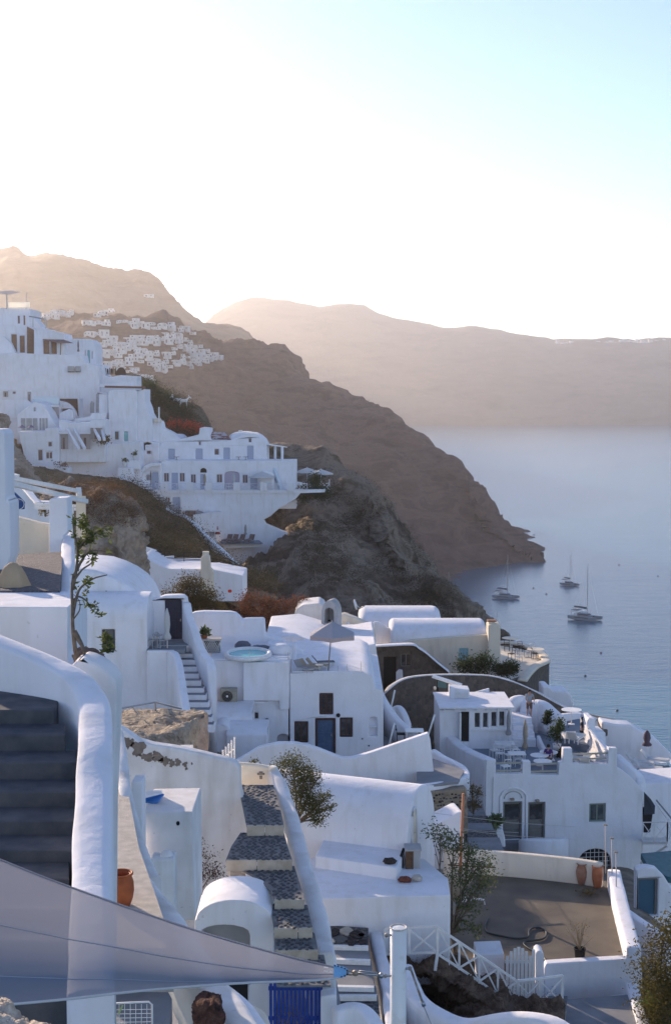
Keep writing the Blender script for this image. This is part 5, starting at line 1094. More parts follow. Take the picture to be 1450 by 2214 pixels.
# aircon
t = thing('air_conditioner', pc.w(*pc.sz(495, 1520)), 'old beige air conditioner unit on the porch roof with round fan', 'air conditioner')
ACM = mat('aged_beige_metal', (.36, .34, .28), .6, (.28, .26, .21), 8); x0, z1 = pc.sz(478, 1484); x1, z0 = pc.sz(514, 1516)
MB().pbox(pc, x0, x1, z0, z1, -.55, -.18).build('casing', ACM, t, bevel=.02)
cx_, cz_ = (x0 * .58 + x1 * .42), (z0 + z1) / 2
MB().prism([pc.w(cx_ + .27 * math.cos(2 * math.pi * i / 24), cz_ + .27 * math.sin(2 * math.pi * i / 24), -.565) for i in range(24)], pc.n * .02).build('fan_guard', DARKM, t)
for rr_ in (.25, .19, .13): MB().tube([pc.w(cx_ + rr_ * math.cos(2 * math.pi * i / 24), cz_ + rr_ * math.sin(2 * math.pi * i / 24), -.575) for i in range(25)], .007, 5, cap=False).build('guard_ring', ACM, t)
MB().prism([pc.w(cx_ + .06 * math.cos(2 * math.pi * i / 12), cz_ + .06 * math.sin(2 * math.pi * i / 12), -.585) for i in range(12)], pc.n * .02).build('fan_hub', WPAINT, t)
for x in (x0 + .05, x1 - .12): MB().pbox(pc, x, x + .07, z0 - .07, z0, -.55, -.1).build('foot', STEEL, t)
# porch vaults at lower left of the house
HP = thing('porch', P(520, 1650, 60), 'stepped white barrel roofed porch below the air conditioner', 'porch')
qbarrel('upper_vault', Plane(500, 63.6), 462, 545, 1556, 1900, 1.7, .42, WHITE, HP)
qbarrel('lower_vault', Plane(530, 62), 489, 578, 1592, 1900, 1.35, .36, WHITE, HP)
body('side_vault', Plane(475, 62.3), [(446, 1900), (446, 1620)] + arc(447, 1620, 502, 1600, 44, 10) + [(503, 1900)], 2.5, WHITE, HP, bevel=.08)
# terrace furniture and pool
def zfl(u, v, z): return PZ(u, v, z)
t = thing('plunge_pool', PZ(535, 1418, zt1), 'small oval turquoise plunge pool with white rim on the roof terrace', 'pool')
c0 = PZ(536, 1414, zt1 + .18); V1 = [c0 + Vector((1.05 * math.cos(a), 1.35 * math.sin(a), 0)) for a in [2 * math.pi * i / 36 for i in range(36)]]
MB().tube(V1 + [V1[0]], .12, 8, cap=False).build('rim', WPAINT, t, smooth=True)
MB().prism([p + Vector((0, 0, -.02)) for p in V1], (0, 0, -.1)).build('water', mat('pool_water', (.10, .50, .55), .08, (.14, .58, .62), 2, .3, 4, spec=.6), t)
body('pool_wall', pc, [(494, 1424), (628, 1422), (628, 1432), (494, 1432)], .12, WHITE, None, d0=.3, bevel=.03, label='low white rim wall in front of the plunge pool', cat='wall')
MC = thing('terrace_back_wall', P(490, 1400, 70.8), 'rounded stepped white wall behind the plunge pool', 'wall')
body('wall', Plane(490, 70.8), [(404, 1345), (408, 1330), (421, 1324), (440, 1322), (496, 1323), (510, 1326), (518, 1333), (524, 1341), (530, 1338), (572, 1337), (574, 1372), (598, 1378), (625, 1392), (656, 1406), (656, 1600), (404, 1600)], .6, WHITE, MC, bevel=.12)
body('low_platform', Plane(600, 69.4), [(575, 1392), (640, 1398), (640, 1440), (575, 1440)], 1.3, WHITE, MC, bevel=.12)
GC = mat('grey_cushion', (.10, .11, .14), .9, (.14, .15, .18), 10)
for (u, v, sx, sy, sz, lb) in ((525, 1400, .42, .3, .42, 'large dark grey bean bag beside the plunge pool'), (563, 1401, .55, .35, .22, 'flat dark grey cushion right of the bean bag')):
    c = PZ(u, v + 3, zt1); mb = MB(); mb.lathe(c, [(.6, 0), (1, .25), (.95, .55), (.6, .9), (.1, 1.0)], 18); mb.V = [Vector((c.x + (p.x - c.x) * sx, c.y + (p.y - c.y) * sy, c.z + (p.z - c.z) * sz + .03 * noise.noise(p * 4))) for p in mb.V]; tag(mb.build('cushion', GC, None, smooth=True), lb, 'cushion')
c = PZ(605, 1412, zt1); mb = MB(); mb.lathe(c, [(.55, 0), (.6, .15), (.5, .3), (.42, .42), (.2, .46)], 18); tag(mb.build('covered_tub', WHITE, None, smooth=True), 'white rounded masonry lump right of the grey cushions', 'bench')
t = thing('planter_cabinet', P(457, 1412, 67.9), 'white cabinet with lattice doors carrying a potted succulent', 'cabinet'); pk = Plane(457, 67.9); x0, z1 = pk.sz(439, 1384); x1, z0 = pk.sz(478, 1414)
MB().pbox(pk, x0, x1, z0, z1, .03, .6).build('body', WPAINT, t); MB().pbox(pk, x0 - .1, x1 + .02, z1, z1 + .05, -.05, .65).build('top', GREYW, t)
mb = MB()
for i in range(10):
    f = i / 9; mb.bar(pk.w(x0 + .06 + (x1 - x0 - .1) * f, z0 + .04, .0), pk.w(min(x0 + .06 + (x1 - x0 - .1) * f + .3, x1 - .03), z1 - .05, .0), .018)
    mb.bar(pk.w(x0 + .06 + (x1 - x0 - .1) * f, z0 + .04, .015), pk.w(max(x0 + .06 + (x1 - x0 - .1) * f - .3, x0 + .03), z1 - .05, .015), .018)
mb.build('lattice', WPAINT, t); MB().pbox(pk, x0 + .04, x1 - .04, z0 + .04, z1 - .04, .02, .035).build('lattice_back', DARKM, t)
c = P(440, 1382, 68.1); t = thing('potted_plant', c, 'succulent in a terracotta bowl on the lattice cabinet', 'potted plant'); MB().lathe(c, [(.14, 0), (.22, .18), (.24, .2)], 16).build('pot', POTM, t, smooth=True)
V, Fc = leaves([(c + Vector((0, 0, .35)), Vector((.25, .2, .2)))], 160, .22, random.Random(3)); mesh('foliage', V, Fc, LEAF, t, rec=False, kind='stuff')
umb_open(PZ(709, 1452, zt2) , 2.45, 1.22, mat('lavender_canvas', (.48, .47, .52), .9, trans=(.3,)), 'open pale grey parasol with pinkish valance over the roof terrace', n=6, drop_=.62, valance=.2, vm=mat('pink_valance', (.50, .38, .36), .9), lean=.2)
wf = mat('weathered_white', (.55, .53, .5), .7)
for i, (u, v, rz) in enumerate(((655, 1452, 40), (668, 1449, 60), (684, 1446, 75), (697, 1440, 100))): lounger(PZ(u, v, zt2), rz, wf, [CLOTHG, CLOTHB, CLOTHB, GC][i], ['folded lounger nearest the terrace corner left of the parasol', 'cream lounger, second from the terrace corner', 'cream lounger left of the parasol pole', 'dark lounger behind the parasol pole'][i], 'loungers on the roof terrace', .62)
table(PZ(690, 1452, zt2), wf, 'low table beside the parasol pole on the roof terrace', r=.2, h=.35); 
t = thing('terrace_rail', pc.w(*pc.sz(628, 1427)), 'thin metal rail posts along the front of the roof terrace', 'railing')
for u, v0, v1 in ((540, 1404, 1428), (623, 1410, 1428), (629, 1425, 1456), (731, 1440, 1456), (750, 1436, 1452), (780, 1430, 1452)): MB().bar(P(u, v1, 66.2), P(u, v0, 66.2), .022).build('post', STEEL, t)
MB().bar(P(750, 1437, 66.2), P(781, 1447, 66.2), .022).build('bar', WPAINT, t)
wall('parapet', [(636, 1396, 76), (660, 1404, 74.5), (690, 1418, 72), (720, 1433, 69.5), (747, 1446, 67.6), (775, 1452, 66.8)], .26, .7, WHITE, n=20, rnd=.2, label='low white wall running diagonally behind the roof terrace loungers', cat='wall')
# E: rooftops behind with bell arch
HE = thing('rooftops', P(720, 1400, 84), 'white rooftops with an arched bell niche behind the parasol', 'house')
body('roof_mass', Plane(690, 79), [(572, 1380), (640, 1374), (700, 1392), (735, 1400), (770, 1399), (812, 1392), (815, 1420), (818, 1600), (572, 1600)], 8, WHITE, HE, bevel=.1)
body('sunny_wall', Plane(770, 88), [(728, 1332), (745, 1328), (772, 1338), (798, 1350), (808, 1358), (812, 1375), (812, 1500), (728, 1500)], 1.0, CREAM, HE, bevel=.1)
body('left_wall', Plane(670, 90), [(636, 1330), (642, 1316), (655, 1308), (690, 1304), (702, 1312), (702, 1500), (636, 1500)], 3.0, OLDW, HE, bevel=.12)
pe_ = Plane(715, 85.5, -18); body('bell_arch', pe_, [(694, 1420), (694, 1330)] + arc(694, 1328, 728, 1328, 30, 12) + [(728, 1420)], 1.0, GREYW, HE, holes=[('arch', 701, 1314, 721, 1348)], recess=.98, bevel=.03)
MB().bar(P(711, 1340, 86.3), P(711, 1347, 86.3), .16).build('lantern', DARKM, HE)
for i, (u, v0, v1, r_) in enumerate(((730, 1414, 1450, .22), (752, 1345, 1349, .1))):
    c = P(u, v1, 74 if i == 0 else 85); tag(MB().lathe(c, [(r_, 0), (r_ * .75, (v1 - v0) * .022), (r_ * .8, (v1 - v0) * .025)], 12).build('chimney', WHITE, None, smooth=True), ['stubby white chimney with dark cap behind the parasol', 'tiny white vent on the sunny roof wall'][i], 'chimney')
tag(MB().lathe(P(730, 1414, 74), [(.2, 0), (.2, .1), (.05, .15)], 10).build('chimney_cowl', DARKM, None), 'dark cowl sitting on the stubby white chimney', 'cowl')
wall('parapet', [(738, 1408, 78), (760, 1410, 76.5), (782, 1424, 75), (800, 1452, 73), (818, 1488, 71), (835, 1520, 69.5), (862, 1556, 68), (900, 1586, 66.4), (918, 1594, 65.8)], .36, 1.6, WHITE, n=60, rnd=.4, label='long white wall curling down from the rooftops to the lower terrace', cat='wall')
wall('parapet', [(848, 1530, 82), (860, 1525, 82), (872, 1538, 81), (882, 1565, 80), (884, 1580, 79.5)], .4, 1.6, WHITE, n=24, rnd=.4, label='short white curl of wall before the dark stone wall', cat='wall')
slab('lower_terrace_floor', [(826, 1545), (905, 1600), (860, 1625), (826, 1640)], P(850, 1600, 67).z - .3, .2, GREYF, kind='structure')
table(P(895, 1600, 66.6), WPAINT, 'white square table at the tip of the curling wall', r=.45, h=.5, square=True); chair(P(866, 1604, 66.8), 90, DARKM, 'dark chair left of the white square table', sc=.9); chair(P(897, 1592, 69), 0, mat('brown_wicker', (.10, .05, .035), .8), 'brown wicker chair behind the white square table', sc=.9)
for i, (a, b, Y) in enumerate((((853, 1492), (843, 1540), 72), ((852, 1563), (839, 1618), 66), ((939, 1545), (925, 1590), 66))):
    t = thing('stick', P(*b, Y), ['thin white stick leaning on the curling wall, highest of three', 'thin white stick leaning over the wavy garden wall', 'thin white stick at the tip of the wavy garden wall'][i], 'stick'); MB().tube([P(*b, Y), P(*a, Y)], .045, 6).build('shaft', WPAINT, t, smooth=True)
# satellite dish
t = thing('satellite_dish', P(778, 1325, 96), 'white satellite dish on the roof edge before the cliff', 'dish'); c = P(769, 1307, 96)
mb = MB(); mb.lathe((0, 0, 0), [(.02, .06), (.2, .03), (.38, -.02), (.38, -.05), (.02, .02)], 18, cap=False); rm = Matrix.Rotation(R(75), 4, 'Y') @ Matrix.Rotation(R(10), 4, 'X'); mb.V = [c + rm @ p for p in mb.V]; mb.build('dish', WPAINT, t, smooth=True)
MB().bar(c, P(779, 1316, 96), .04).build('arm', WPAINT, t); MB().bar(P(788, 1310, 95.6), P(772, 1319, 96), .05).build('bracket', mat('tan_metal', (.4, .33, .22), .7), t)
# ================================================================= J: cream vaulted house above the sea
HJ = thing('vaulted_house', P(980, 1470, 106), 'cream house with two long barrel roofs and a teal window above the sea', 'house')
pj = Plane(980, 106, -3); wj = (992, 1402, 1011, 1432)
body('wall', pj, [(810, 1396), (866, 1390), (886, 1384), (1053, 1372), (1056, 1368), (1056, 1600), (810, 1600)], .6, CREAM, HJ, holes=[wj], recess=.2, bevel=.08)
window(HJ, pj, wj, TEAL, depth=.04, cols=2, rows=3, fw=.09, gm=mat('pale_glass', (.35, .45, .5), .2))
body('corner_pillar', Plane(1068, 105), [(1055, 1352), (1064, 1349), (1081, 1351), (1081, 1600), (1055, 1600)], 1.6, CREAM, HJ, bevel=.08)
rj = P(1046, 1338, 109); vault('front_vault', rj, Vector((-1, .0, 0)), 7.5, 2.5, 1.25, WHITE, HJ, skirt=3, pw=.9, bevel=.35)
rj = P(950, 1311, 117); vault('rear_vault', rj, Vector((-1, .0, 0)), 6.9, 3.0, 1.5, WHITE, HJ, skirt=4, pw=.9, bevel=.6)
body('gable', Plane(840, 108), [(818, 1345), (824, 1349), (890, 1383), (884, 1386), (810, 1396), (808, 1345)], .4, WHITE, HJ, bevel=.08)
MB().box(P(1062, 1351, 105.6), .5, .5, .35).build('chimney', CREAM, HJ); MB().box(P(1062, 1343, 105.6), .68, .68, .1).build('chimney_cap', mat('brick_cap', (.25, .12, .07), .8), HJ)
# dark stone walls
t = thing('stone_house', P(880, 1490, 98), 'dark lava stone house front with a doorway under a white coping', 'house'); ps = Plane(880, 98, 0)
hd_, hw_ = (829, 1420, 856, 1500), (866, 1414, 889, 1442)
body('wall', ps, [(811, 1396), (892, 1393), (918, 1409), (968, 1450), (972, 1600), (811, 1600)], .8, LAVA, t, holes=[hd_, hw_], recess=.5, bevel=.03)
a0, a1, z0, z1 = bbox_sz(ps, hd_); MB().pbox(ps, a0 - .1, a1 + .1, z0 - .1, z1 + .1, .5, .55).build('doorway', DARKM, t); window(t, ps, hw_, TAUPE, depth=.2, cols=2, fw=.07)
wall('coping', [(811, 1394, 97.8), (850, 1392, 97.8), (892, 1391, 97.8), (905, 1399, 97.8), (918, 1407, 97.8), (945, 1430, 97.8), (970, 1450, 97.8)], .8, .1, WHITE, t, n=30, rnd=.15)
body('door_step', Plane(863, 97), [(856, 1455), (862, 1449), (870, 1450), (872, 1500), (856, 1500)], .4, WHITE, t, bevel=.04)
t = thing('stone_wall', P(1100, 1500, 91), 'long dark lava stone retaining wall with white coping above the blue-white terraces', 'wall')
pth = [(824, 1508, 88), (835, 1492, 88), (852, 1477, 88.5), (880, 1464, 89), (930, 1458, 90), (1000, 1457, 91), (1060, 1460, 92), (1110, 1473, 92), (1160, 1495, 92), (1210, 1522, 91.5), (1250, 1540, 91), (1290, 1553, 90.5)]
wall('coping', pth, .34, .08, OLDW, t, n=60, rnd=.15); wall('stonework', [P(*a) - Vector((0, 0, .06)) for a in pth], .5, 8, LAVA, t, n=60, rnd=0)
t = thing('sea_terrace', P(1140, 1440, 108), 'curved lava stone terrace wall with white coping at the cream house end', 'wall')
pth = [(1078, 1386, 118), (1100, 1386, 118), (1130, 1392, 117), (1155, 1402, 115), (1172, 1413, 112), (1180, 1424, 109), (1172, 1430, 107), (1155, 1438, 105), (1140, 1452, 103), (1128, 1468, 101)]
wall('coping', pth, .75, .2, CREAM, t, n=60, rnd=.2); wall('stonework', [P(*a) - Vector((0, 0, .18)) for a in pth], .5, 4.5, LAVA, t, n=60, rnd=0)
zt = P(1130, 1425, 108).z - .5; slab('sea_terrace_floor', [(1078, 1395), (1160, 1410), (1172, 1428), (1130, 1460), (1100, 1470), (1078, 1470)], zt, .2, CREAM, kind='structure')
for i, (u, v) in enumerate(((1095, 1408), (1112, 1415), (1125, 1408), (1140, 1420), (1105, 1425), (1120, 1432), (1155, 1424), (1148, 1412))): chair(PZ(u, v, zt), i * 77, [DARKM, IRON][i % 2], ['dark chair at the back left of the sea terrace', 'pale chair in the middle back of the sea terrace', 'dark chair beside the back table of the sea terrace', 'pale chair right of centre on the sea terrace', 'dark chair front left on the sea terrace', 'pale chair front centre on the sea terrace', 'dark chair nearest the right end of the sea terrace', 'pale chair just behind the right table of the sea terrace'][i], 'chairs on the sea terrace', 1.0)
for i, (u, v) in enumerate(((1102, 1392), (1157, 1417))): table(PZ(u, v + 6, zt), CREAM, ['sunlit table at the back of the sea terrace', 'sunlit table at the right end of the sea terrace'][i], r=.7, h=.75)
for i, (u, v, s_, lb) in enumerate(((1030, 1462, 1.5, 'large dark green bush against the cream house wall'), (1095, 1462, .9, 'smaller dark bush right of the cream corner pillar'))):
    c = P(u, v, 102); plant('garden_bush', c, [(-.6 * s_, 0, .6 * s_, .6 * s_, .5 * s_, .45 * s_), (.4 * s_, 0, .7 * s_, .6 * s_, .5 * s_, .5 * s_), (0, 0, .4 * s_, .9 * s_, .6 * s_, .35 * s_)], 2600, .2, DARKLEAF, lb, 'bush', seed=30 + i)
body('wall', Plane(1210, 99), [(1172, 1484), (1184, 1484), (1192, 1492), (1200, 1495), (1222, 1494), (1233, 1502), (1238, 1516), (1240, 1700), (1172, 1700)], 2.0, WHITE, bevel=.12, label='pale rounded white parapet below the stone sea terrace', cat='wall')
# bougainvillea and brown shrub behind the pool wall
c = P(560, 1372, 92); plant('bougainvillea', c, [(0, 0, 1.0, 1.3, .9, 1.0), (-1.2, 0, 1.2, .9, .7, .8), (1.0, 0, 1.3, 1.0, .7, .8), (1.9, 0, 1.9, .9, .6, .4), (-.6, .2, 2.3, .9, .7, .6), (.5, .2, 2.2, .9, .7, .5), (1.6, 0, .9, .7, .6, .8), (2.7, .1, 2.3, .7, .5, .3), (3.4, 0, 1.9, .6, .4, .3)], 11000, .13, REDLEAF, 'big reddish brown bougainvillea behind the roof terrace', 'bush', stemr=.06, seed=41)
c = P(405, 1330, 96); plant('tamarisk', c, [(0, 0, 1.2, 1.6, 1.1, 1.1), (-1.6, 0, .9, 1.2, .9, .8), (1.3, 0, 1.1, 1.2, .9, 1.0), (.2, 0, 2.2, 1.0, .8, .7), (-2.6, 0, .8, 1.0, .7, .6), (1.9, 0, .5, .9, .8, .6)], 12000, .15, leafmat('tamarisk_leaf', (.04, .045, .02), (.11, .085, .04)), 'broad brown-green bush behind the navy door gateway', 'bush', stemr=.06, seed=42)
MB().lathe(P(497, 1281, 97), [(.1, 0), (.15, .1), (.1, .2)], 10).build('red_flowers', FLOWER, None, kind='stuff')
# K terrace house
HK = thing('terrace_house', P(420, 1290, 112), 'low white house with chimney and dark rail below the hotel slope', 'house')
body('wall', Plane(400, 112), [(304, 1290), (305, 1215), (308, 1203), (318, 1207), (345, 1222), (368, 1230), (434, 1230), (435, 1290)], 5.5, WHITE, HK, bevel=.08)
body('wall', Plane(490, 112), [(436, 1290), (436, 1232), (463, 1232), (526, 1244), (526, 1300), (436, 1300)], 5, WHITE, HK, bevel=.08)
body('chimney', Plane(447, 111.6), [(434, 1300), (434, 1206), (438, 1202), (444, 1199), (453, 1203), (455, 1228), (462, 1236), (462, 1300)], .8, CREAM, HK, bevel=.08)
MB().box(P(445, 1200, 112), .5, .4, .3).build('chimney_cap', CREAM, HK)
body('parapet', Plane(330, 117.6), [(308, 1180), (339, 1190), (339, 1210), (308, 1210)], .3, WHITE, HK, bevel=.04)
body('parapet', Plane(400, 117.6), [(339, 1205), (376, 1202), (376, 1207), (436, 1208), (436, 1240), (339, 1240)], .3, WHITE, HK, bevel=.04)
t = thing('iron_railing', P(480, 1220, 116), 'dark iron rail curving round the low white roof', 'railing')
pr_ = [P(u, v, 117) for u, v in ((338, 1191), (356, 1192), (398, 1194), (450, 1197), (475, 1203), (497, 1210), (512, 1218), (523, 1228))]
for dz in (0, -.3, -.55): MB().tube([p + Vector((0, 0, dz)) for p in pr_], .03, 6).build('rail', DARKM, t)
for p in pr_: MB().bar(p, p - Vector((0, 0, .8)), .05).build('post', DARKM, t)
# ================================================================= D: right house with roof terrace
HD = thing('terrace_house', P(1210, 1850, 74), 'large white house at right with arched grey doors under a furnished roof terrace', 'house')
pd_ = Plane(1050, 74, 6.5)
dA, dB, wD, gD = (1087, 1734, 1127, 1815), (1141, 1735, 1177, 1813), (1273, 1738, 1308, 1777), ('arch', 1249, 1836, 1320, 1900)
zr_ = pd_.sz(1100, 1673)[1]
body('wall', pd_, [(1050, 1643), (1070, 1643), (1071, 1673), (1128, 1673), (1129, 1646), (1146, 1646), (1147, 1675), (1206, 1676), (1208, 1649), (1216, 1648), (1217, 1618), (1236, 1618), (1237, 1651), (1313, 1652), (1315, 1617), (1333, 1618), (1333, 1660), (1345, 1666), (1360, 1678), (1375, 1693), (1388, 1712), (1384, 1990), (1380, 2300), (1040, 2300)], .4, WHITE, HD, holes=[dA, dB, wD, gD], recess=.3, bevel=.03)
# mass of the house behind the facade, flat roof = terrace floor
q = [pd_.w(.05, zr_ - .15, .35), pd_.w(pd_.sz(1384, 1700)[0] - .1, zr_ - .15, .35), pd_.w(pd_.sz(1384, 1700)[0] - .6, zr_ - .15, 14), pd_.w(.05, zr_ - .15, 14)]
q2 = [Vector((p.x, p.y, zr_ - .15)) for p in q]
# upper floor slab shaped to what is seen: deeper at left, drops at the right shoulder
MB().prism([q2[0], Vector((pd_.w(pd_.sz(1330, 1700)[0], 0, 0).x, pd_.w(pd_.sz(1330, 1700)[0], 0, .35).y, zr_ - .15)), pd_.w(pd_.sz(1318, 1700)[0] - .3, zr_ - .15, 11), q2[3]], (0, 0, -11)).build('mass', WHITE, HD)
SL = thing('roof_floor', q2[0], 'blue-grey painted floor of the furnished roof terrace', 'floor'); MB().prism([p + Vector((0, 0, .02)) for p in [q2[0] + Vector((.3, .05, 0)), pd_.w(pd_.sz(1314, 1700)[0], zr_ - .15, .45), pd_.w(pd_.sz(1300, 1700)[0] - .3, zr_ - .15, 10.5), q2[3] + Vector((.3, 0, 0))]], (0, 0, -.015)).build('paving', mat('blue_grey_floor', (.17, .21, .27), .8, (.22, .26, .31), 1.2), SL)
MB().prism([pd_.w(pd_.sz(1330, 1700)[0], 0, .35) + Vector((0, 0, pd_.sz(1350, 1672)[1])), pd_.w(pd_.sz(1384, 1700)[0], pd_.sz(1384, 1712)[1], .35), pd_.w(pd_.sz(1384, 1700)[0] - .4, pd_.sz(1384, 1712)[1], 9), pd_.w(pd_.sz(1330, 1700)[0] - .4, pd_.sz(1350, 1672)[1], 9)], (0, 0, -9)).build('shoulder', WHITE, HD)
def tdoor(h):
    door(HD, pd_, h, TAUPE, depth=.16, panels=1, rows=4, glass=2)
tdoor((1090, 1738, 1124, 1815)); tdoor((1144, 1738, 1174, 1813))
for h_ in (dA, dB):
    a0, a1, z0, z1 = bbox_sz(pd_, h_); mb = MB(); mb.pbox(pd_, a0, a0 + .08, z0, z1, .06, .15); mb.pbox(pd_, a1 - .08, a1, z0, z1, .06, .15); mb.pbox(pd_, a0 + .08, a1 - .08, z1 - .08, z1, .06, .15); mb.build('door_frame', TAUPE, HD)
window(HD, pd_, wD, mat('grey_green_frame', (.20, .23, .2), .5), depth=.12, cols=2, fw=.1)
x0 = pd_.sz(1080, 1740)[0]; x1 = pd_.sz(1136, 1740)[0]; za = pd_.sz(1108, 1704)[1]; zb_ = pd_.sz(1108, 1820)[1]; rr_ = (x1 - x0) / 2
mb = MB(); prof = [(x0, zb_)] + [((x0 + x1) / 2 - rr_ * math.cos(math.pi * i / 12), za - rr_ * .75 + rr_ * .75 * math.sin(math.pi * i / 12)) for i in range(13)] + [(x1, zb_)]
mb.tube([pd_.w(a, z, -.01) for a, z in prof], .06, 8); mb.build('arch_moulding', WHITE, HD, smooth=True)
prof = [((x0 + x1) / 2 - rr_ * .68 * math.cos(math.pi * i / 12), za - rr_ * .8 + rr_ * .55 * math.sin(math.pi * i / 12)) for i in range(13)]
MB().tube([pd_.w(a, z, 0) for a, z in prof], .035, 6).build('arch_moulding', GREYW, HD, smooth=True)
for u, v in ((1106, 1727), (1160, 1730)): x, z = pd_.sz(u, v); MB().pbox(pd_, x - .1, x + .1, z - .06, z + .06, -.18, 0).build('wall_lamp', BRONZE, HD, bevel=.02)
mb = MB(); a0, a1, z0, z1 = bbox_sz(pd_, gD)
for i in range(1, 8): x = a0 + (a1 - a0) * i / 8; mb.pbox(pd_, x - .012, x + .012, z0, z1 - (abs(i - 4) / 4) ** 2 * (a1 - a0) / 2, .05, .07)
for i in range(1, 7): mb.pbox(pd_, a0 + .03, a1 - .03, z1 - .25 * i - .012, z1 - .25 * i + .012, .08, .10)
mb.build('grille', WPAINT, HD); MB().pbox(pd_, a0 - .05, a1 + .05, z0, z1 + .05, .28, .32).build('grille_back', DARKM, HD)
MB().bar(pd_.w(*pd_.sz(1066, 1680), -.03), pd_.w(*pd_.sz(1064, 1765), -.03), .05).build('downpipe', WPAINT, HD)
RAILM = mat('beige_rail', (.40, .38, .32), .6)
for (ua, ub, va, vb) in ((1071, 1128, 1652, 1668), (1147, 1206, 1654, 1670), (1237, 1314, 1632, 1643)):
    for v in (va, vb): x0, z = pd_.sz(ua, v); x1 = pd_.sz(ub, v)[0]; MB().pbox(pd_, x0, x1, z - .05, z + .04, .12, .2).build('rail', RAILM, HD)
text('lettering', '20', pd_.w(*pd_.sz(1351, 1916), -.004), .22, GREYW, None, rz=R(6.5), label='faint grey number painted on the lower right wall', cat='number')
# side wall with sloping top
wall('side_wall', [P(1059, 1641, 74.2), P(1040, 1633, 75.2), P(1015, 1622, 76.7), P(992, 1608, 78.5), P(972, 1586, 80.5), P(958, 1560, 83), P(952, 1535, 85.5), P(947, 1508, 88)], [.7, .45], 9, WHITE, HD, n=50, rnd=.25)
# upper pavilion
HU = thing('pavilion', P(1020, 1612, 80), 'small white roof pavilion with a row of four dark windows and open door', 'house'); pu = Plane(1020, 80, 1)
du, wu = (996, 1539, 1013, 1604), [(1024, 1540, 1038, 1574), (1042, 1540, 1055, 1574), (1060, 1538, 1074, 1572), (1077, 1537, 1091, 1571)]
body('wall', pu, [(950, 1535), (1106, 1529), (1107, 1640), (950, 1640)], 3.8, WHITE, HU, holes=[du] + wu, recess=.16, bevel=.02)
for w_ in wu: window(HU, pu, w_, WPAINT, depth=.05, cols=1, fw=.05)
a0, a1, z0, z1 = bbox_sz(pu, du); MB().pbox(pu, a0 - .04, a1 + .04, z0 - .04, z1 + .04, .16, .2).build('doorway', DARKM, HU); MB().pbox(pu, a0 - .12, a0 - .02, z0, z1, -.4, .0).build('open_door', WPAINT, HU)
zr3 = pu.sz(1020, 1531)[1]; x0 = pu.sz(948, 1531)[0]; x1 = pu.sz(1110, 1531)[0]; MB().pbox(pu, x0, x1, zr3, zr3 + .1, -.25, 4.0).build('roof_edge', WHITE, HU, bevel=.02)
x0, zs = pu.sz(1020, 1577); x1 = pu.sz(1095, 1577)[0]; MB().pbox(pu, x0, x1, zs - .06, zs, -.12, 0).build('sill', WPAINT, HU)
for i in range(7): x = pu.sz(960 + i * 23, 1534)[0]; MB().pbox(pu, x - .04, x + .04, zr3 - .12, zr3 - .02, -.22, -.0).build('rafter_end', WPAINT, HU)
body('roof_box', Plane(998, 82.2), [(972, 1487), (1014, 1491), (1014, 1522), (972, 1524)], 1.1, WHITE, HU, bevel=.02)
mb = MB(); pg2 = Plane(998, 82.2)
for i in range(9): x, z1 = pg2.sz(984 + i * 3.4, 1496); z0 = pg2.sz(984, 1518)[1]; mb.pbox(pg2, x, x + .03, z0, z1, -.05, -.02)
for i in range(7): x0, z1 = pg2.sz(983, 1496 + i * 3.6); x1 = pg2.sz(1013, 1496)[0]; mb.pbox(pg2, x0, x1, z1 - .03, z1, -.06, -.03)
mb.build('roof_lattice', WPAINT, HU)
body('roof_kerb', Plane(1040, 84), [(1014, 1500), (1057, 1488), (1057, 1498), (1014, 1512)], .15, WHITE, HU)
t = thing('signed_gate', P(960, 1490, 86), 'pergola gate with a teal hanging sign before the dark stone wall', 'gate'); pgp = Plane(960, 86)
def pq_(u, v, d=0): a, z = pgp.sz(u, v); return pgp.w(a, z, d)
MB().bar(pq_(935, 1462), pq_(995, 1478, -.5), .5, .12).build('roof_beam', WPAINT, t); MB().bar(pq_(945, 1470), pq_(945, 1510), .15).build('post', DARKM, t); MB().bar(pq_(975, 1478), pq_(975, 1500), .3).build('post', LAVA, t)
MB().hexa([pq_(945, 1484, -.2), pq_(965, 1487, -.2), pq_(965, 1487, -.15), pq_(945, 1484, -.15)], [pq_(945, 1471, -.2), pq_(965, 1475, -.2), pq_(965, 1475, -.15), pq_(945, 1471, -.15)]).build('sign', mat('teal_sign', (.04, .12, .14), .5), t)
text('lettering', 'Lotza', pq_(955, 1479, -.22), .2, WPAINT, t, rz=R(-8)) if False else None
for u in (939, 974): MB().lathe(pq_(u, 1486, -.3), [(.03, -.1), (.09, -.05), (.09, .08), (.03, .12)], 10).build('lantern', mat('lamp_glass', (.6, .58, .5), .3), t, smooth=True)
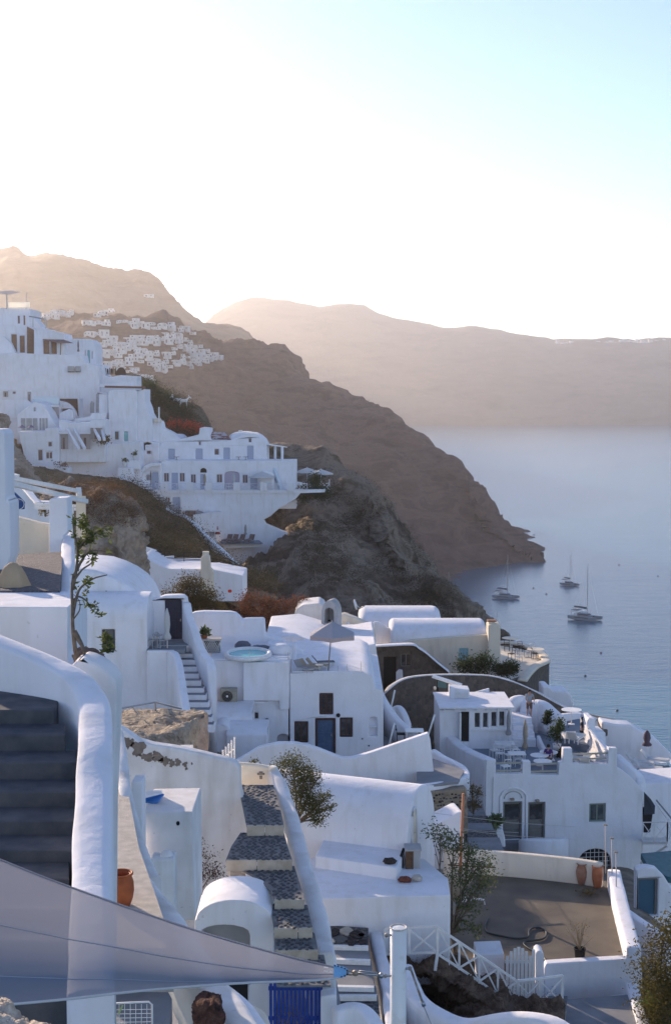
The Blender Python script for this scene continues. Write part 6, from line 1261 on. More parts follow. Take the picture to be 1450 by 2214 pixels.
# man and landing steps
zp = P(1143, 1552, 82.5).z
t = thing('landing_steps', P(1130, 1600, 81), 'white curved steps climbing to the landing where the man stands', 'stairs')
for k, (v, Y) in enumerate(((1598, 80.4), (1584, 81.0), (1568, 81.6), (1552, 82.2))):
    a = P(1108, v, Y); b = P(1158 - 3 * k, v + 2, Y); b.z = a.z; MB().hexa([a - Vector((0, 0, 1)), b - Vector((0, 0, 1)), b + Vector((0, 1.6, -1)), a + Vector((0, 1.6, -1))], [a, b, b + Vector((0, 1.6, 0)), a + Vector((0, 1.6, 0))]).build('step', WHITE, t, bevel=.03)
person(P(1143, 1551, 82.9), 10, 'man in a pale shirt and brown trousers standing on the upper landing', mat('pale_shirt', (.30, .33, .38), .8), mat('brown_trousers', (.12, .075, .06), .8), 'hold')
person(P(1184, 1672, 76.6), 150, 'person in a purple shirt standing at the terrace railing', mat('purple_shirt', (.06, .02, .16), .8), mat('black_trousers', (.02, .02, .03), .8), h=1.65)
person(P(1258, 1610, 80.5), 60, 'person in dark clothes standing by the white bar at the back', mat('black_shirt', (.02, .02, .03), .8), mat('black_skirt', (.03, .025, .03), .8), h=1.65)
# white masonry round the terrace
for i, (pth, th, h, lb) in enumerate([
    ([(1102, 1516, 84), (1112, 1506, 84.5), (1130, 1504, 84.8), (1133, 1520, 84.4), (1130, 1545, 83.6)], .5, 2.0, 'curved white wall left of the standing man'),
    ([(1150, 1520, 84), (1160, 1513, 84.3), (1176, 1518, 84), (1190, 1530, 83.5), (1203, 1542, 83), (1215, 1552, 82.6)], .7, 2.4, 'broad white wall right of the standing man'),
    ([(1163, 1590, 80.5), (1172, 1610, 79.4), (1185, 1628, 78.3), (1200, 1650, 77), (1208, 1660, 76.3)], .2, .8, 'thin slanting white wall across the middle of the roof terrace'),
    ([(1203, 1545, 83.5), (1240, 1541, 84), (1268, 1545, 84), (1280, 1553, 83.6)], .5, 2.0, 'white back wall of the roof terrace behind the bar')]):
    wall('parapet', pth, th, h, WHITE, n=24, rnd=.35, label=lb, cat='wall')
t = thing('sloped_glass_parapet', P(1285, 1600, 78), 'low white parapet with a sunlit sloping glass edge at the right of the terrace', 'wall')
MB().hexa([P(1262, 1640, 79), P(1262, 1640, 79) + Vector((.4, .2, 0)), P(1318, 1690, 74.8) + Vector((.3, .1, 0)), P(1318, 1690, 74.8)], [P(1262, 1566, 80.2), P(1275, 1572, 80.4), P(1322, 1623, 75.2), P(1307, 1622, 74.9)]).build('parapet', WHITE, t, bevel=.04)
MB().bar(P(1262, 1563, 80.1), P(1306, 1620, 74.9), .09, .05).build('edge', WPAINT, t)
body('bench_wall', Plane(1290, 79.5, 4), [(1268, 1562), (1272, 1553), (1285, 1554), (1286, 1582), (1308, 1584), (1309, 1640), (1268, 1640)], 1.6, WHITE, t, bevel=.04)
# terrace furniture
zf_ = zr_ - .12
for i, (u, v, rz) in enumerate(((1068, 1630, 200), (1080, 1637, 160), (1100, 1640, 20), (1110, 1625, 180), (1092, 1665, 200), (1118, 1648, 10))): chair(PZ(u, v + 8, zf_), rz, WPAINT, ['white chair at the far left end of the white table', 'white chair behind the left table', 'white chair near the middle of the left tables', 'white chair nearest the beige folded umbrella', 'white chair close to the left balcony rail', 'white chair by the square table edge'][i], 'white chairs on the right roof terrace', 1.0)
table(PZ(1090, 1632, zf_), WPAINT, 'white table near the pavilion wall', r=.55, square=True); table(PZ(1116, 1655, zf_), WPAINT, 'bright white square table beside the balcony pillar', r=.48, square=True)
for i, (u, v) in enumerate(((1165, 1655), (1185, 1648), (1172, 1668))): table(PZ(u, v, zf_), WPAINT, ['round white table left of the person in purple', 'round white table behind the person in purple', 'round white table in front of the person in purple'][i], r=.52, h=.6)
umb_closed(P(1098, 1606, 79.2), 1.95, CLOTHG, 'folded grey umbrella at the pavilion corner', w=.15); umb_closed(P(1134, 1640, 78.0), 2.3, CLOTHB, 'folded beige umbrella in the middle of the terrace', w=.16)
for i, (u, v, rz) in enumerate(((1228, 1590, 30), (1243, 1592, 0), (1250, 1640, 60), (1262, 1645, 20))):
    p = PZ(u, v + 14, zf_ + (1.0 if i < 2 else .2)); lounger(p, rz + 150, WPAINT, CLOTHW, ['white armchair lounger left at the back', 'white lounger beside the white bar', 'white lounger facing the right balcony rail', 'white lounger nearest the right balcony pillar'][i], 'white loungers on the right roof terrace', .95)
table(PZ(1234, 1566, zf_ + 1.1), WPAINT, 'round white bar table at the back of the terrace', r=.6, h=.9)
MB_ = MB().hexa([PZ(1213, 1612, zf_), PZ(1300, 1640, zf_), PZ(1290, 1590, zf_), PZ(1215, 1575, zf_)], [PZ(1213, 1612, zf_) + Vector((0, 0, .5)), PZ(1300, 1640, zf_) + Vector((0, 0, .5)), PZ(1290, 1590, zf_) + Vector((0, 0, .9)), PZ(1215, 1575, zf_) + Vector((0, 0, .9))]); tag(MB_.build('raised_deck', mats_ := MATS['blue_grey_floor'], None), 'raised blue-grey deck under the white loungers', 'deck')
for i, (u, v, s_) in enumerate(((1181, 1560, .5), (1203, 1600, .85), (1208, 1650, .6), (1300, 1640, .4), (1240, 1668, .35))):
    c = P(u, v + 10, 80 - i * .9); t = plant('terrace_plant', c, [(0, 0, .5 * s_ * 1.6, .5 * s_, .4 * s_, .6 * s_), (.1, 0, 1.4 * s_, .4 * s_, .35 * s_, .5 * s_)], int(900 * s_ + 200), .16, [DARKLEAF, LEAF][i % 2], ['dark leafy potted plant by the wall below the standing man', 'tall dark potted shrub in the middle of the roof terrace', 'dark plant behind the person in purple', 'sunlit small plant by the right balcony pillar', 'small plant inside the right balcony rail'][i], 'plant', seed=60 + i)
    MB().lathe(c + Vector((0, 0, -.3)), [(.18 * s_ + .05, 0), (.25 * s_ + .05, .35)], 12).build('pot', WHITE, t, smooth=True)
# agave bowl and stair at the foot of the side wall
c = P(1065, 1788, 71); t = plant('agave', c, [(0, 0, .25, .35, .3, .2), (.1, 0, .45, .3, .25, .15)], 260, .34, mat('agave_leaf', (.09, .13, .06), .6, (.16, .2, .1), 5), 'spiky agave in a tall white planter beside the arched door', 'potted plant', seed=71)
body('planter', Plane(1068, 70.8), [(1047, 1795), (1086, 1793), (1091, 1812), (1092, 1832), (1082, 1830), (1070, 1824), (1052, 1806)], .7, WHITE, t, bevel=.06)
t = thing('stone_stairs', P(1040, 1830, 70), 'dark stone stairs descending left of the arched doors', 'stairs')
for k in range(6):
    a = P(1004 + k * 3, 1760 + k * 17, 73 - k * 1.6); b = P(1046 + k * 9, 1768 + k * 17, 73 - k * 1.6); b.z = a.z
    MB().hexa([a - Vector((0, 0, 3)), b - Vector((0, 0, 3)), b + Vector((0, 2.4, -3)), a + Vector((0, 2.4, -3))], [a, b, b + Vector((0, 2.4, 0)), a + Vector((0, 2.4, 0))]).build('step', [RUBD, GREYF][k % 2], t)
wall('parapet', [(1128, 1815, 72.6), (1135, 1813, 72.2), (1160, 1814, 71.9), (1190, 1814, 71.9), (1222, 1811, 72.5)], .4, 2.4, WHITE, n=20, rnd=.4, label='low rounded white wall before the grey doors', cat='wall')
slab('door_landing', [(1080, 1822), (1220, 1822), (1225, 1812), (1080, 1812)], pd_.sz(1110, 1816)[1], .5, GREYF, kind='structure')
# right edge: lower terraces, balcony, pool deck
pr1 = Plane(1400, 92, 0)
body('wall', pr1, [(1300, 1560), (1330, 1566), (1362, 1568), (1385, 1580), (1420, 1600), (1450, 1630), (1500, 1680), (1500, 2300), (1300, 2300)], 1.5, WHITE, bevel=.15, label='sloping white parapet falling to the sea at the right edge', cat='wall')
t = thing('dark_roof', P(1290, 1575, 94), 'dark stone roof edge sloping behind the white terraces', 'roof'); MB().hexa([P(1195, 1530, 95), P(1285, 1600, 91), P(1365, 1575, 94), P(1300, 1560, 97)], [P(1200, 1528, 95), P(1285, 1584, 91), P(1366, 1563, 94), P(1300, 1552, 97)]).build('roof', LAVA, t, bevel=.05)
wall('coping', [(1200, 1530, 95.5), (1240, 1541, 95.5), (1290, 1553, 95), (1330, 1558, 94.5), (1362, 1562, 94)], .5, .3, CREAM, t, n=20, rnd=.4)
umb_closed(P(1397, 1623, 88), 1.35, mat('dark_canvas', (.10, .07, .09), .9), 'folded dark umbrella on the terrace at the right edge', w=.28)
zk = P(1400, 1680, 83).z
DK = slab('right_deck', [(1335, 1645), (1500, 1640), (1500, 1705), (1388, 1700), (1345, 1672)], zk, 4, WHITE, kind='structure')
slab('right_deck_paving', [(1375, 1662), (1500, 1650), (1500, 1700), (1388, 1690)], zk + .04, .03, MATS['blue_grey_floor'], kind='structure')
slab('right_pool', [(1400, 1652), (1446, 1648), (1460, 1668), (1410, 1676)], zk + .08, .03, mat('teal_pool', (.03, .14, .17), .05, (.05, .18, .2), 3, .2, 3, spec=.6), None, label='small dark teal pool on the deck at the right edge', cat='pool')
for i, (u, v) in enumerate(((1380, 1652), (1396, 1664), (1412, 1646))): lounger(PZ(u, v + 6, zk), 70, WPAINT, CLOTHW, ['white lounger farthest left beside the small dark pool', 'white lounger nearest the deck edge by the small pool', 'white lounger behind the small dark pool'][i], 'loungers by the small dark pool')
body('retaining_wall', Plane(1430, 78, 4), [(1387, 1702), (1392, 1695), (1500, 1688), (1500, 2300), (1387, 2300)], 3, WHITE, bevel=.05, label='white wall below the pool deck at the right edge', cat='wall')
wall('parapet', [(1333, 1630, 79), (1345, 1640, 78.6), (1362, 1655, 78.2), (1380, 1672, 77.9), (1386, 1690, 77.5)], .5, 2, WHITE, n=20, rnd=.45, label='rounded white shoulder wall left of the pool deck', cat='wall')
t = thing('balcony', P(1418, 1830, 73), 'white balcony with crossed railing on a slanted strut at the right edge', 'balcony')
MB().hexa([P(1386, 1826, 73.5), P(1442, 1826, 72.5), P(1448, 1815, 76), P(1386, 1815, 76)], [P(1386, 1820, 73.5), P(1442, 1820, 72.5), P(1448, 1810, 76), P(1386, 1810, 76)]).build('deck', WPAINT, t)
fp = [P(1388, 1819, 73.4), P(1413, 1819, 73.0), P(1441, 1819, 72.6)]; rail(t, fp, 1.05, WPAINT, bw=.05); rail(t, [fp[-1], P(1449, 1812, 76)], 1.05, WPAINT, bw=.05)
MB().bar(P(1442, 1828, 72.8), P(1384, 1866, 74), .12).build('strut', WPAINT, t); MB().hexa([P(1388, 1800, 75.2), P(1404, 1800, 75.2), P(1412, 1745, 75.5), P(1388, 1745, 75.5)], [P(1388, 1800, 75.4), P(1404, 1800, 75.4), P(1412, 1745, 75.7), P(1388, 1745, 75.7)]).build('door_recess', DARKM, t)
MB().hexa([P(1391, 1712, 74.8), P(1406, 1728, 74.8), P(1415, 1742, 74.8), P(1414, 1760, 74.8)], [P(1391, 1712, 75), P(1406, 1728, 75), P(1415, 1742, 75), P(1391, 1762, 75)]).build('awning', mat('slate_panel', (.05, .06, .08), .7), t)
t = thing('stair_rail', P(1430, 1760, 74), 'steel handrail slanting down beside the balcony', 'railing'); MB().tube([P(1418, 1730, 74.5), P(1455, 1775, 73)], .05, 8).build('rail', STEEL, t); MB().tube([P(1416, 1736, 74.5), P(1455, 1790, 73)], .03, 8).build('rail', WPAINT, t)
pr3 = Plane(1400, 64, 3); dk = (1377, 1900, 1420, 1980)
body('gate_wall', pr3, [(1374, 1990), (1374, 1880), (1384, 1876), (1400, 1874), (1418, 1878), (1435, 1895), (1447, 1915), (1500, 1960), (1500, 2300), (1374, 2300)], .5, WHITE, None, holes=[dk], recess=.3, bevel=.08, label='curvy white wall with a teal door at the lower right edge', cat='wall')
a0, a1, z0, z1 = bbox_sz(pr3, dk); t = thing('doorway', pr3.w((a0 + a1) / 2, z0, .2), 'blue-teal door in the curvy wall at the lower right', 'door'); MB().pbox(pr3, a0 - .03, a1 + .03, z0 - .03, z1 + .03, .24, .3).build('door', mat('teal_blue_door', (.05, .12, .18), .3), t)
MB().pbox(pr3, a0, a0 + .1, z0, z1, .15, .24).build('frame', TAUPE, t); MB().pbox(pr3, a1 - .1, a1, z0, z1, .15, .24).build('frame', TAUPE, t); MB().pbox(pr3, a0 + .1, a1 - .1, z1 - .1, z1, .15, .24).build('frame', TAUPE, t)
slab('teal_terrace', [(1384, 1845), (1500, 1835), (1500, 1905), (1440, 1895), (1400, 1872)], P(1420, 1860, 68).z, .3, mat('teal_floor', (.04, .13, .15), .6, (.06, .16, .18), 3), kind='structure')
wall('parapet', [(1352, 1965, 62), (1380, 1985, 58), (1410, 2005, 54), (1445, 2030, 50)], .4, 3, WHITE, n=20, rnd=.4, label='white wall running down behind the feathery bush', cat='wall')
# ================================================================= upper left foreground: gate, sign, path, tree
body('pillar', Plane(0, 20), [(-60, 928), (2, 928), (9, 932), (11, 942), (13, 1080), (22, 1083), (24, 1200), (12, 1235), (5, 1300), (-60, 1300)], .6, WHITE, bevel=.05, label='tall white wall end at the left edge of the frame', cat='wall')
body('low_wall', Plane(60, 23.6), [(15, 1116), (35, 1118), (60, 1124), (85, 1131), (108, 1134), (108, 1260), (15, 1260)], .25, CREAM, bevel=.04, label='low wall painted cream for warm bounce light between the white wall end and the gate pillar', cat='wall')  # cream colour carries the bounce light that falls on this wall
body('gate_pillar', Plane(125, 23), [(107, 1078), (146, 1076), (147, 1150), (136, 1160), (130, 1260), (107, 1260)], .45, WHITE, bevel=.03, label='square white gate pillar at the top of the dark path', cat='pillar')
t = thing('pergola', P(100, 1070, 26), 'white painted pergola beams above the blue sign', 'pergola')
def wp(u, v, Y): return P(u, v, Y)
MB().bar(wp(8, 1030, 22), wp(171, 1062, 27), .08, .07).build('beam', WPAINT, t); MB().bar(wp(8, 1041, 21.5), wp(186, 1084, 26), .10, .08).build('beam', WPAINT, t)
MB().bar(wp(8, 1026, 26), wp(40, 1032, 26), .2, .1).build('beam', WPAINT, t); MB().bar(wp(170, 1058, 27), wp(172, 1075, 26.8), .1).build('post', WPAINT, t)
MB().hexa([wp(165, 1162, 26), wp(186, 1166, 26), wp(186, 1166, 26.2), wp(165, 1162, 26.2)], [wp(165, 1072, 26), wp(186, 1072, 26), wp(186, 1072, 26.2), wp(165, 1072, 26.2)]).build('panel', CREAM, t)
for v in (1091, 1098): MB().bar(wp(75, v, 26), wp(165, v + 3, 26), .05).build('rail', WPAINT, t)
MB().bar(wp(112, 1095, 25.8), wp(111, 1196, 25), .08).build('post', WPAINT, t); MB().bar(wp(155, 1095, 25.6), wp(155, 1150, 25.6), .08).build('post', WPAINT, t)
body('canopy_wall', Plane(90, 29), [(8, 1046), (40, 1050), (80, 1085), (150, 1085), (150, 1140), (8, 1120)], .4, WHITE, None, bevel=.05, label='white wall behind the blue sign', cat='wall')
MB().hexa([wp(40, 1048, 28.5), wp(62, 1055, 28.5), wp(85, 1090, 27), wp(76, 1090, 27)], [wp(40, 1044, 28.5), wp(62, 1050, 28.5), wp(88, 1086, 27), wp(76, 1086, 27)]).build('strut', WPAINT, t)
t = thing('blue_sign', P(30, 1100, 27), 'dark blue board with white hand lettering under the pergola', 'sign'); ps_ = Plane(30, 27)
pts = [(8, 1061), (22, 1061), (33, 1065), (46, 1077), (54, 1086), (53, 1101), (24, 1102), (8, 1098)]
MB().prism([ps_.w(*ps_.sz(u, v)) for u, v in pts], (0, .04, 0)).build('board', mat('sign_blue', (.02, .07, .22), .5), t)
for (tx, u, v, s_) in (('δδού', 36, 1081, .085), ('ατο', 36, 1089, .08), ('Γευση', 38, 1097, .085)): text('lettering', tx, ps_.w(*ps_.sz(u, v), -.006), s_, WPAINT, t)
MB().tube([ps_.w(*ps_.sz(38 + 15 * math.cos(a), 1090 + 12 * math.sin(a)), -.005) for a in [math.pi * (-.45 + 1.3 * i / 14) for i in range(15)]], .007, 5).build('ring', WPAINT, t)
for u in (14, 22): MB().tube([ps_.w(*ps_.sz(u, 1075), -.006), ps_.w(*ps_.sz(u - 3, 1070), -.006), ps_.w(*ps_.sz(u, 1063), -.006), ps_.w(*ps_.sz(u + 3, 1070), -.006), ps_.w(*ps_.sz(u, 1075), -.006)], .008, 5).build('flame_mark', WPAINT, t)
c = P(97, 1115, 27); plant('potted_herb', c, [(0, 0, .1, .14, .1, .12)], 160, .06, DRYLEAF, 'small brownish plant hanging behind the gate pillar', 'plant', stemr=.01, seed=4)
slab('dark_path', [(-60, 1205), (20, 1200), (135, 1193), (134, 1230), (130, 1277), (-60, 1277)], 97.45, .3, stone_mat('purple_cobble', (.06, .055, .065), (.10, .09, .10), (.15, .14, .15), 12), kind='structure')
wall('parapet', [(146, 1142, 24.2), (148, 1160, 23.2), (147, 1190, 22.0), (144, 1230, 20.6), (139, 1275, 19.4), (137, 1320, 18.4), (142, 1370, 17.4), (152, 1430, 16.6)], .20, 2.6, WHITE, n=50, rnd=.4, jit=.2, label='lumpy white parapet along the right of the dark path', cat='wall')
t = thing('closed_parasol', P(28, 1290, 18.3), 'large beige folded parasol behind the square white block', 'umbrella'); c = P(28, 1217, 18.3); mb = MB(); n_ = 28
mb.lathe(c, [(.30, -.42), (.25, -.3), (.2, -.17), (.13, -.05), (.05, 0), (.01, .01)], n_)
for i, p in enumerate(mb.V):
    k = .86 + .16 * math.cos((i % n_) * 2 * math.pi / n_ * 7) * (c.z - p.z) * 2.2; mb.V[i] = Vector((c.x + (p.x - c.x) * k, c.y + (p.y - c.y) * k, p.z + (.06 * math.sin((i % n_)) if p.z < c.z - .35 else 0)))
mb.build('canopy', mat('tan_canvas', (.42, .30, .19), .9, (.48, .36, .24), 5), t, smooth=True); MB().tube([c - Vector((0, 0, .3)), c - Vector((0, 0, .9))], .02, 8).build('pole', WPAINT, t)
t = thing('bare_tree', P(170, 1440, 15.6), 'slender crooked tree growing up beside the white parapet', 'tree')
mb = MB(); D = 15.4
def lim(pts, r): mb.tube(cr([P(u, v, D + (dd if dd else 0)) for u, v, dd in pts], 16), [r * (1 - .7 * i / 15) for i in range(16)], 7)
lim([(172, 1450, 0), (164, 1410, 0), (158, 1360, 0), (157, 1310, 0), (156, 1270, 0), (160, 1240, 0), (172, 1222, 0), (182, 1208, .1)], .03)
lim([(160, 1365, 0), (172, 1385, 0), (181, 1405, -.1), (186, 1430, -.1)], .036); lim([(158, 1330, 0), (164, 1300, 0), (172, 1275, 0), (185, 1262, 0), (205, 1250, .1), (232, 1243, .1)], .02)
lim([(157, 1275, 0), (165, 1235, 0), (168, 1190, 0), (160, 1150, 0), (158, 1115, 0)], .022); lim([(165, 1235, 0), (185, 1200, 0), (205, 1190, 0), (235, 1193, .1)], .018); lim([(168, 1190, 0), (188, 1165, 0), (210, 1150, 0), (240, 1130, .1)], .018)
lim([(158, 1300, 0), (170, 1290, 0), (188, 1300, 0), (200, 1320, 0)], .014); lim([(157, 1260, 0), (178, 1232, 0), (200, 1215, .1), (215, 1185, .2)], .015); lim([(158, 1340, 0), (172, 1320, 0), (172, 1300, 0), (160, 1285, 0)], .01)
mb.build('trunk', BARK, t, smooth=True)
rg2 = random.Random(77); bl = []
for (u, v, r_) in ((162, 1120, .05), (170, 1140, .08), (158, 1160, .06), (185, 1155, .08), (175, 1180, .08), (205, 1150, .09), (195, 1175, .08), (240, 1142, .06), (225, 1155, .05), (185, 1125, .07), (178, 1205, .07), (200, 1200, .08), (235, 1192, .04), (185, 1262, .07), (195, 1255, .05), (170, 1275, .05), (190, 1280, .05), (190, 1305, .06), (205, 1315, .07), (212, 1325, .06), (182, 1296, .05), (165, 1240, .04), (232, 1160, .04)): bl.append((P(u, v, D), Vector((r_, r_, r_ * .8))))
V, Fc = leaves(bl, 620, .062, rg2); mesh('foliage', V, Fc, leafmat('oleander_leaf', (.04, .06, .022), (.10, .12, .045)), t, rec=False, kind='stuff')
c = P(232, 1400, 15.7); plant('sprig', c, [(0, 0, .1, .07, .06, .1), (.03, 0, -.03, .06, .05, .06)], 120, .075, MATS['oleander_leaf'], 'bright leafy sprig in front of the dark window', 'plant', stemr=.008, seed=9)
o, _ = loft('tree_stump_rock', [[(158, 1405, 16.2), (175, 1398, 16.2), (200, 1402, 16.2), (225, 1415, 16.2)], [(158, 1425, 15.9), (180, 1415, 15.8), (205, 1420, 15.8), (228, 1428, 15.9)], [(158, 1460, 15.8), (180, 1460, 15.7), (205, 1460, 15.7), (230, 1460, 15.8)]], 40, 20, rock_mat('bark_rock', [(.10, .06, .045), (.2, .13, .1), (.28, .19, .14)], 6, 1, .05, 20), .05, 4, kind=None); tag(o, 'brown rock and roots at the foot of the crooked tree', 'rock')
# ================================================================= G: hotel on the slope
BR = mat('brown_shutter', (.14, .09, .09), .6, (.18, .12, .11), 6)
WF = mat('far_window_frame', (.66, .67, .72), .6)
HG = thing('hotel', P(480, 1060, 186), 'long white three storey hotel with pale blue doors above a white painted cliff', 'building')
def fwin(par, pl, h, m=WF, gm=None, cols=2): window(par, pl, h, m, depth=.1, cols=cols, fw=.07, gm=gm or BR)
def fdoor(par, pl, h, m=PALEBL): door(par, pl, h, m, depth=.12, panels=1, rows=2, handle=False)
pg1 = Plane(480, 190)
td = [(364, 971, 378, 994), (423, 970, 438, 994), (483, 968, 497, 994), (534, 964, 548, 994)]; tw = [(429, 954, 435, 963), (463, 970, 474, 984), (537, 947, 544, 957)]
body('top_floor', pg1, [(342, 1010), (342, 968), (348, 959), (355, 955), (372, 953), (388, 950), (402, 947), (417, 943), (430, 940), (432, 925), (452, 927), (452, 943), (457, 951), (497, 952), (511, 948), (522, 940), (535, 936), (551, 937), (563, 943), (572, 951), (577, 960), (578, 1010)], 6, WHITE, HG, holes=td + tw, recess=.3, bevel=.1)
for h in td: fdoor(HG, pg1, h)
for h in tw: fwin(HG, pg1, h, cols=1)
t_ = Plane(320, 189); hwl = (317, 964, 327, 982); body('left_wing', t_, [(289, 960), (300, 957), (320, 953), (345, 957), (345, 1012), (289, 1012)], 4, WHITE, HG, holes=[hwl], recess=.25, bevel=.2); fwin(HG, t_, hwl, cols=1)
vault('roof_vault', P(400, 938, 196), Vector((-1, .1, 0)), 6.5, 3.0, 1.6, WHITE, HG, skirt=1, bevel=.5)
vault('roof_vault', P(533, 934, 192), Vector((-.12, 1, 0)), 5, 2.2, 1.0, WHITE, HG, skirt=1, bevel=.1)
MB().box(P(520, 946, 194), .5, .5, 1.0).build('chimney', WHITE, HG)
tl = mat('clay_roof', (.20, .07, .06), .8, (.5, .45, .45), 1.2, mixf=(.45, .55)); MB().hexa([P(453, 949, 191), P(500, 951, 191), P(486, 936, 195), P(456, 934, 195)], [P(453, 948, 191), P(500, 950, 191), P(486, 935, 195), P(456, 933, 195)]).build('roof', tl, HG)
pg2_ = Plane(480, 186)
md = [(371, 1022, 385, 1060), (433, 1025, 441, 1060), (541, 1030, 556, 1060)]; mw = [(354, 1022, 366, 1042), (388, 1022, 400, 1042), (412, 1025, 424, 1045), (468, 1025, 481, 1044), (524, 1026, 536, 1045)]
pa = ('round', 485, 1019, 518, 1060); fan = ('arch', 433, 1012, 447, 1022)
body('middle_floor', pg2_, [(345, 1100), (350, 996), (640, 996), (640, 1100)], 5, WHITE, HG, holes=md + mw + [pa, fan], recess=.35, bevel=.06)
for h in md: fdoor(HG, pg2_, h)
for h in mw: fwin(HG, pg2_, h)
a0, a1, z0, z1 = bbox_sz(pg2_, pa); MB().pbox(pg2_, a0 - .1, a1 + .1, z0 - .1, z1 + .1, .34, .4).build('porch_wall', mat('mauve_plaster', (.45, .40, .48), .9), HG)
pin = Plane(480, 186.25); fdoor(HG, pin, (495, 1024, 504, 1050), BR)
a0, a1, z0, z1 = bbox_sz(pg2_, fan); MB().pbox(pg2_, a0 - .05, a1 + .05, z0 - .05, z1 + .05, .2, .3).build('fanlight', DARKM, HG)
pl3_ = Plane(325, 184); hv = [(316, 1026, 325, 1039), (329, 1021, 342, 1057)]
body('left_vault', pl3_, [(300, 1110), (300, 1035), (304, 1018), (313, 1008), (328, 1004), (350, 1004), (350, 1110)], 4, WHITE, HG, holes=hv, recess=.25, bevel=.2); fwin(HG, pl3_, hv[0]); fdoor(HG, pl3_, hv[1])
# terrace with pillars and X rails
zt_ = P(480, 1060, 183).z
MB().prism([P(300, 1060, 183.0), P(640, 1060, 183.0), P(700, 1058, 184), P(712, 1056, 190), P(712, 1056, 196), P(560, 1056, 196), P(300, 1056, 192)], (0, 0, -.4)).build('terrace', WHITE, HG)
cliffw = Plane(480, 183.2)
lw = [(357, 1075, 368, 1094), (373, 1075, 389, 1110)]
body('painted_cliff', cliffw, [(335, 1062), (660, 1061), (650, 1066), (640, 1078), (622, 1090), (604, 1099), (585, 1116), (570, 1124), (575, 1133), (592, 1140), (607, 1147), (622, 1152), (618, 1166), (604, 1180), (590, 1196), (570, 1205), (555, 1213), (532, 1222), (512, 1226), (500, 1200), (472, 1172), (430, 1142), (402, 1120), (378, 1106), (350, 1090), (335, 1080)], 1.4, WHITE, HG, holes=lw, recess=.3, bevel=.12)
fwin(HG, cliffw, lw[0]); fdoor(HG, cliffw, lw[1])
us = [330, 356, 410, 452, 512, 570, 628, 670]
for a, b in zip(us, us[1:]):
    if b < 660: MB().box(P(b, 1061, 183), .9, .5, 1.1).build('pillar', WHITE, HG)
    A = P(a + 6, 1061, 183); B = P(b - 6, 1061, 183); m_ = (A + B) / 2; rail(HG, [A, m_, B], .95, WF, bw=.06)
t = thing('storage_box', P(410, 1102, 181.5), 'white masonry shelter with a small roofed hutch on the painted cliff', 'shelter'); MB().hexa([P(391, 1106, 182.5), P(440, 1104, 182.5), P(440, 1104, 183), P(391, 1106, 183)], [P(392, 1082, 182.5), P(440, 1086, 182.5), P(440, 1086, 183), P(392, 1082, 183)]).build('wall', WHITE, t)
MB().box(P(412, 1116, 181.5), 1.3, 1, .7).build('hutch', BR, t); MB().hexa([P(405, 1106, 181.6), P(440, 1108, 181.6), P(430, 1104, 183), P(402, 1103, 183)], [P(405, 1105, 181.6), P(440, 1107, 181.6), P(430, 1103, 183), P(402, 1102, 183)]).build('hutch_roof', tl, t)
MB().hexa([P(415, 1150, 180.8), P(475, 1150, 180.8), P(475, 1150, 183), P(415, 1150, 183)], [P(418, 1113, 180.8), P(480, 1106, 180.8), P(475, 1104, 183), P(418, 1111, 183)]).build('lower_block', WHITE, t)
t = thing('sunbed_deck', P(520, 1185, 180), 'white rails and blue sunbeds at the foot of the painted cliff', 'deck')
for v in (1175, 1180): MB().bar(P(485, v + 3, 181), P(566, v, 181), .12, .25).build('rail', WPAINT, t)
MB().hexa([P(478, 1178, 180.5), P(568, 1176, 180.5), P(560, 1170, 183), P(474, 1172, 183)], [P(478, 1176, 180.5), P(568, 1174, 180.5), P(560, 1168, 183), P(474, 1170, 183)]).build('floor', MATS['blue_grey_floor'], t)
for i, u in enumerate((492, 505, 520, 540)): lounger(P(u, 1173, 181), -20, BR, BR, ['leftmost brown lounger on the small deck below the hotel', 'second brown lounger from the left on the small deck', 'third brown lounger from the left on the small deck', 'rightmost brown lounger on the small deck below the hotel'][i], 'loungers on the small deck below the hotel', 1.2)
umb_closed(P(471, 1163, 181), 2.0, mat('red_canvas', (.30, .04, .05), .9), 'folded red umbrella at the foot of the hotel stairs', w=.3); umb_closed(P(531, 1163, 181), 1.8, CLOTHG, 'folded grey umbrella on the painted cliff deck', w=.2)
fw_ = Plane(450, 181.8); t = thing('lower_house', P(450, 1165, 181.6), 'tiny white annex with two pale blue doors at the foot of the hotel stairs', 'annex')
body('wall', fw_, [(436, 1150), (466, 1150), (470, 1175), (436, 1175)], .5, WHITE, t); 
for h in ((441, 1143, 449, 1158), (454, 1141, 463, 1160)): MB().pbox(fw_, fw_.sz(h[0], h[1])[0], fw_.sz(h[2], h[1])[0], fw_.sz(h[0], h[3])[1], fw_.sz(h[0], h[1])[1], -.1, -.02).build('door', PALEBL, t)
wall('parapet', [(262, 1030, 176), (290, 1043, 175), (303, 1055, 174), (340, 1084, 172), (378, 1109, 170), (398, 1113, 169), (420, 1130, 168), (450, 1160, 166), (468, 1176, 165), (500, 1205, 163), (520, 1225, 162)], .6, 2.2, WHITE, n=60, rnd=.3, label='long white stair parapet zigzagging down left of the hotel', cat='wall')
t = thing('hotel_stairs', P(345, 1085, 176), 'narrow dark stairs behind the long white parapet below the hotel', 'stairs')
for k in range(9): MB().box(P(322 + k * 7.5, 1062 + k * 5.6, 181 - k * .8), 1.2, .5, .25).build('step', GREYF, t)
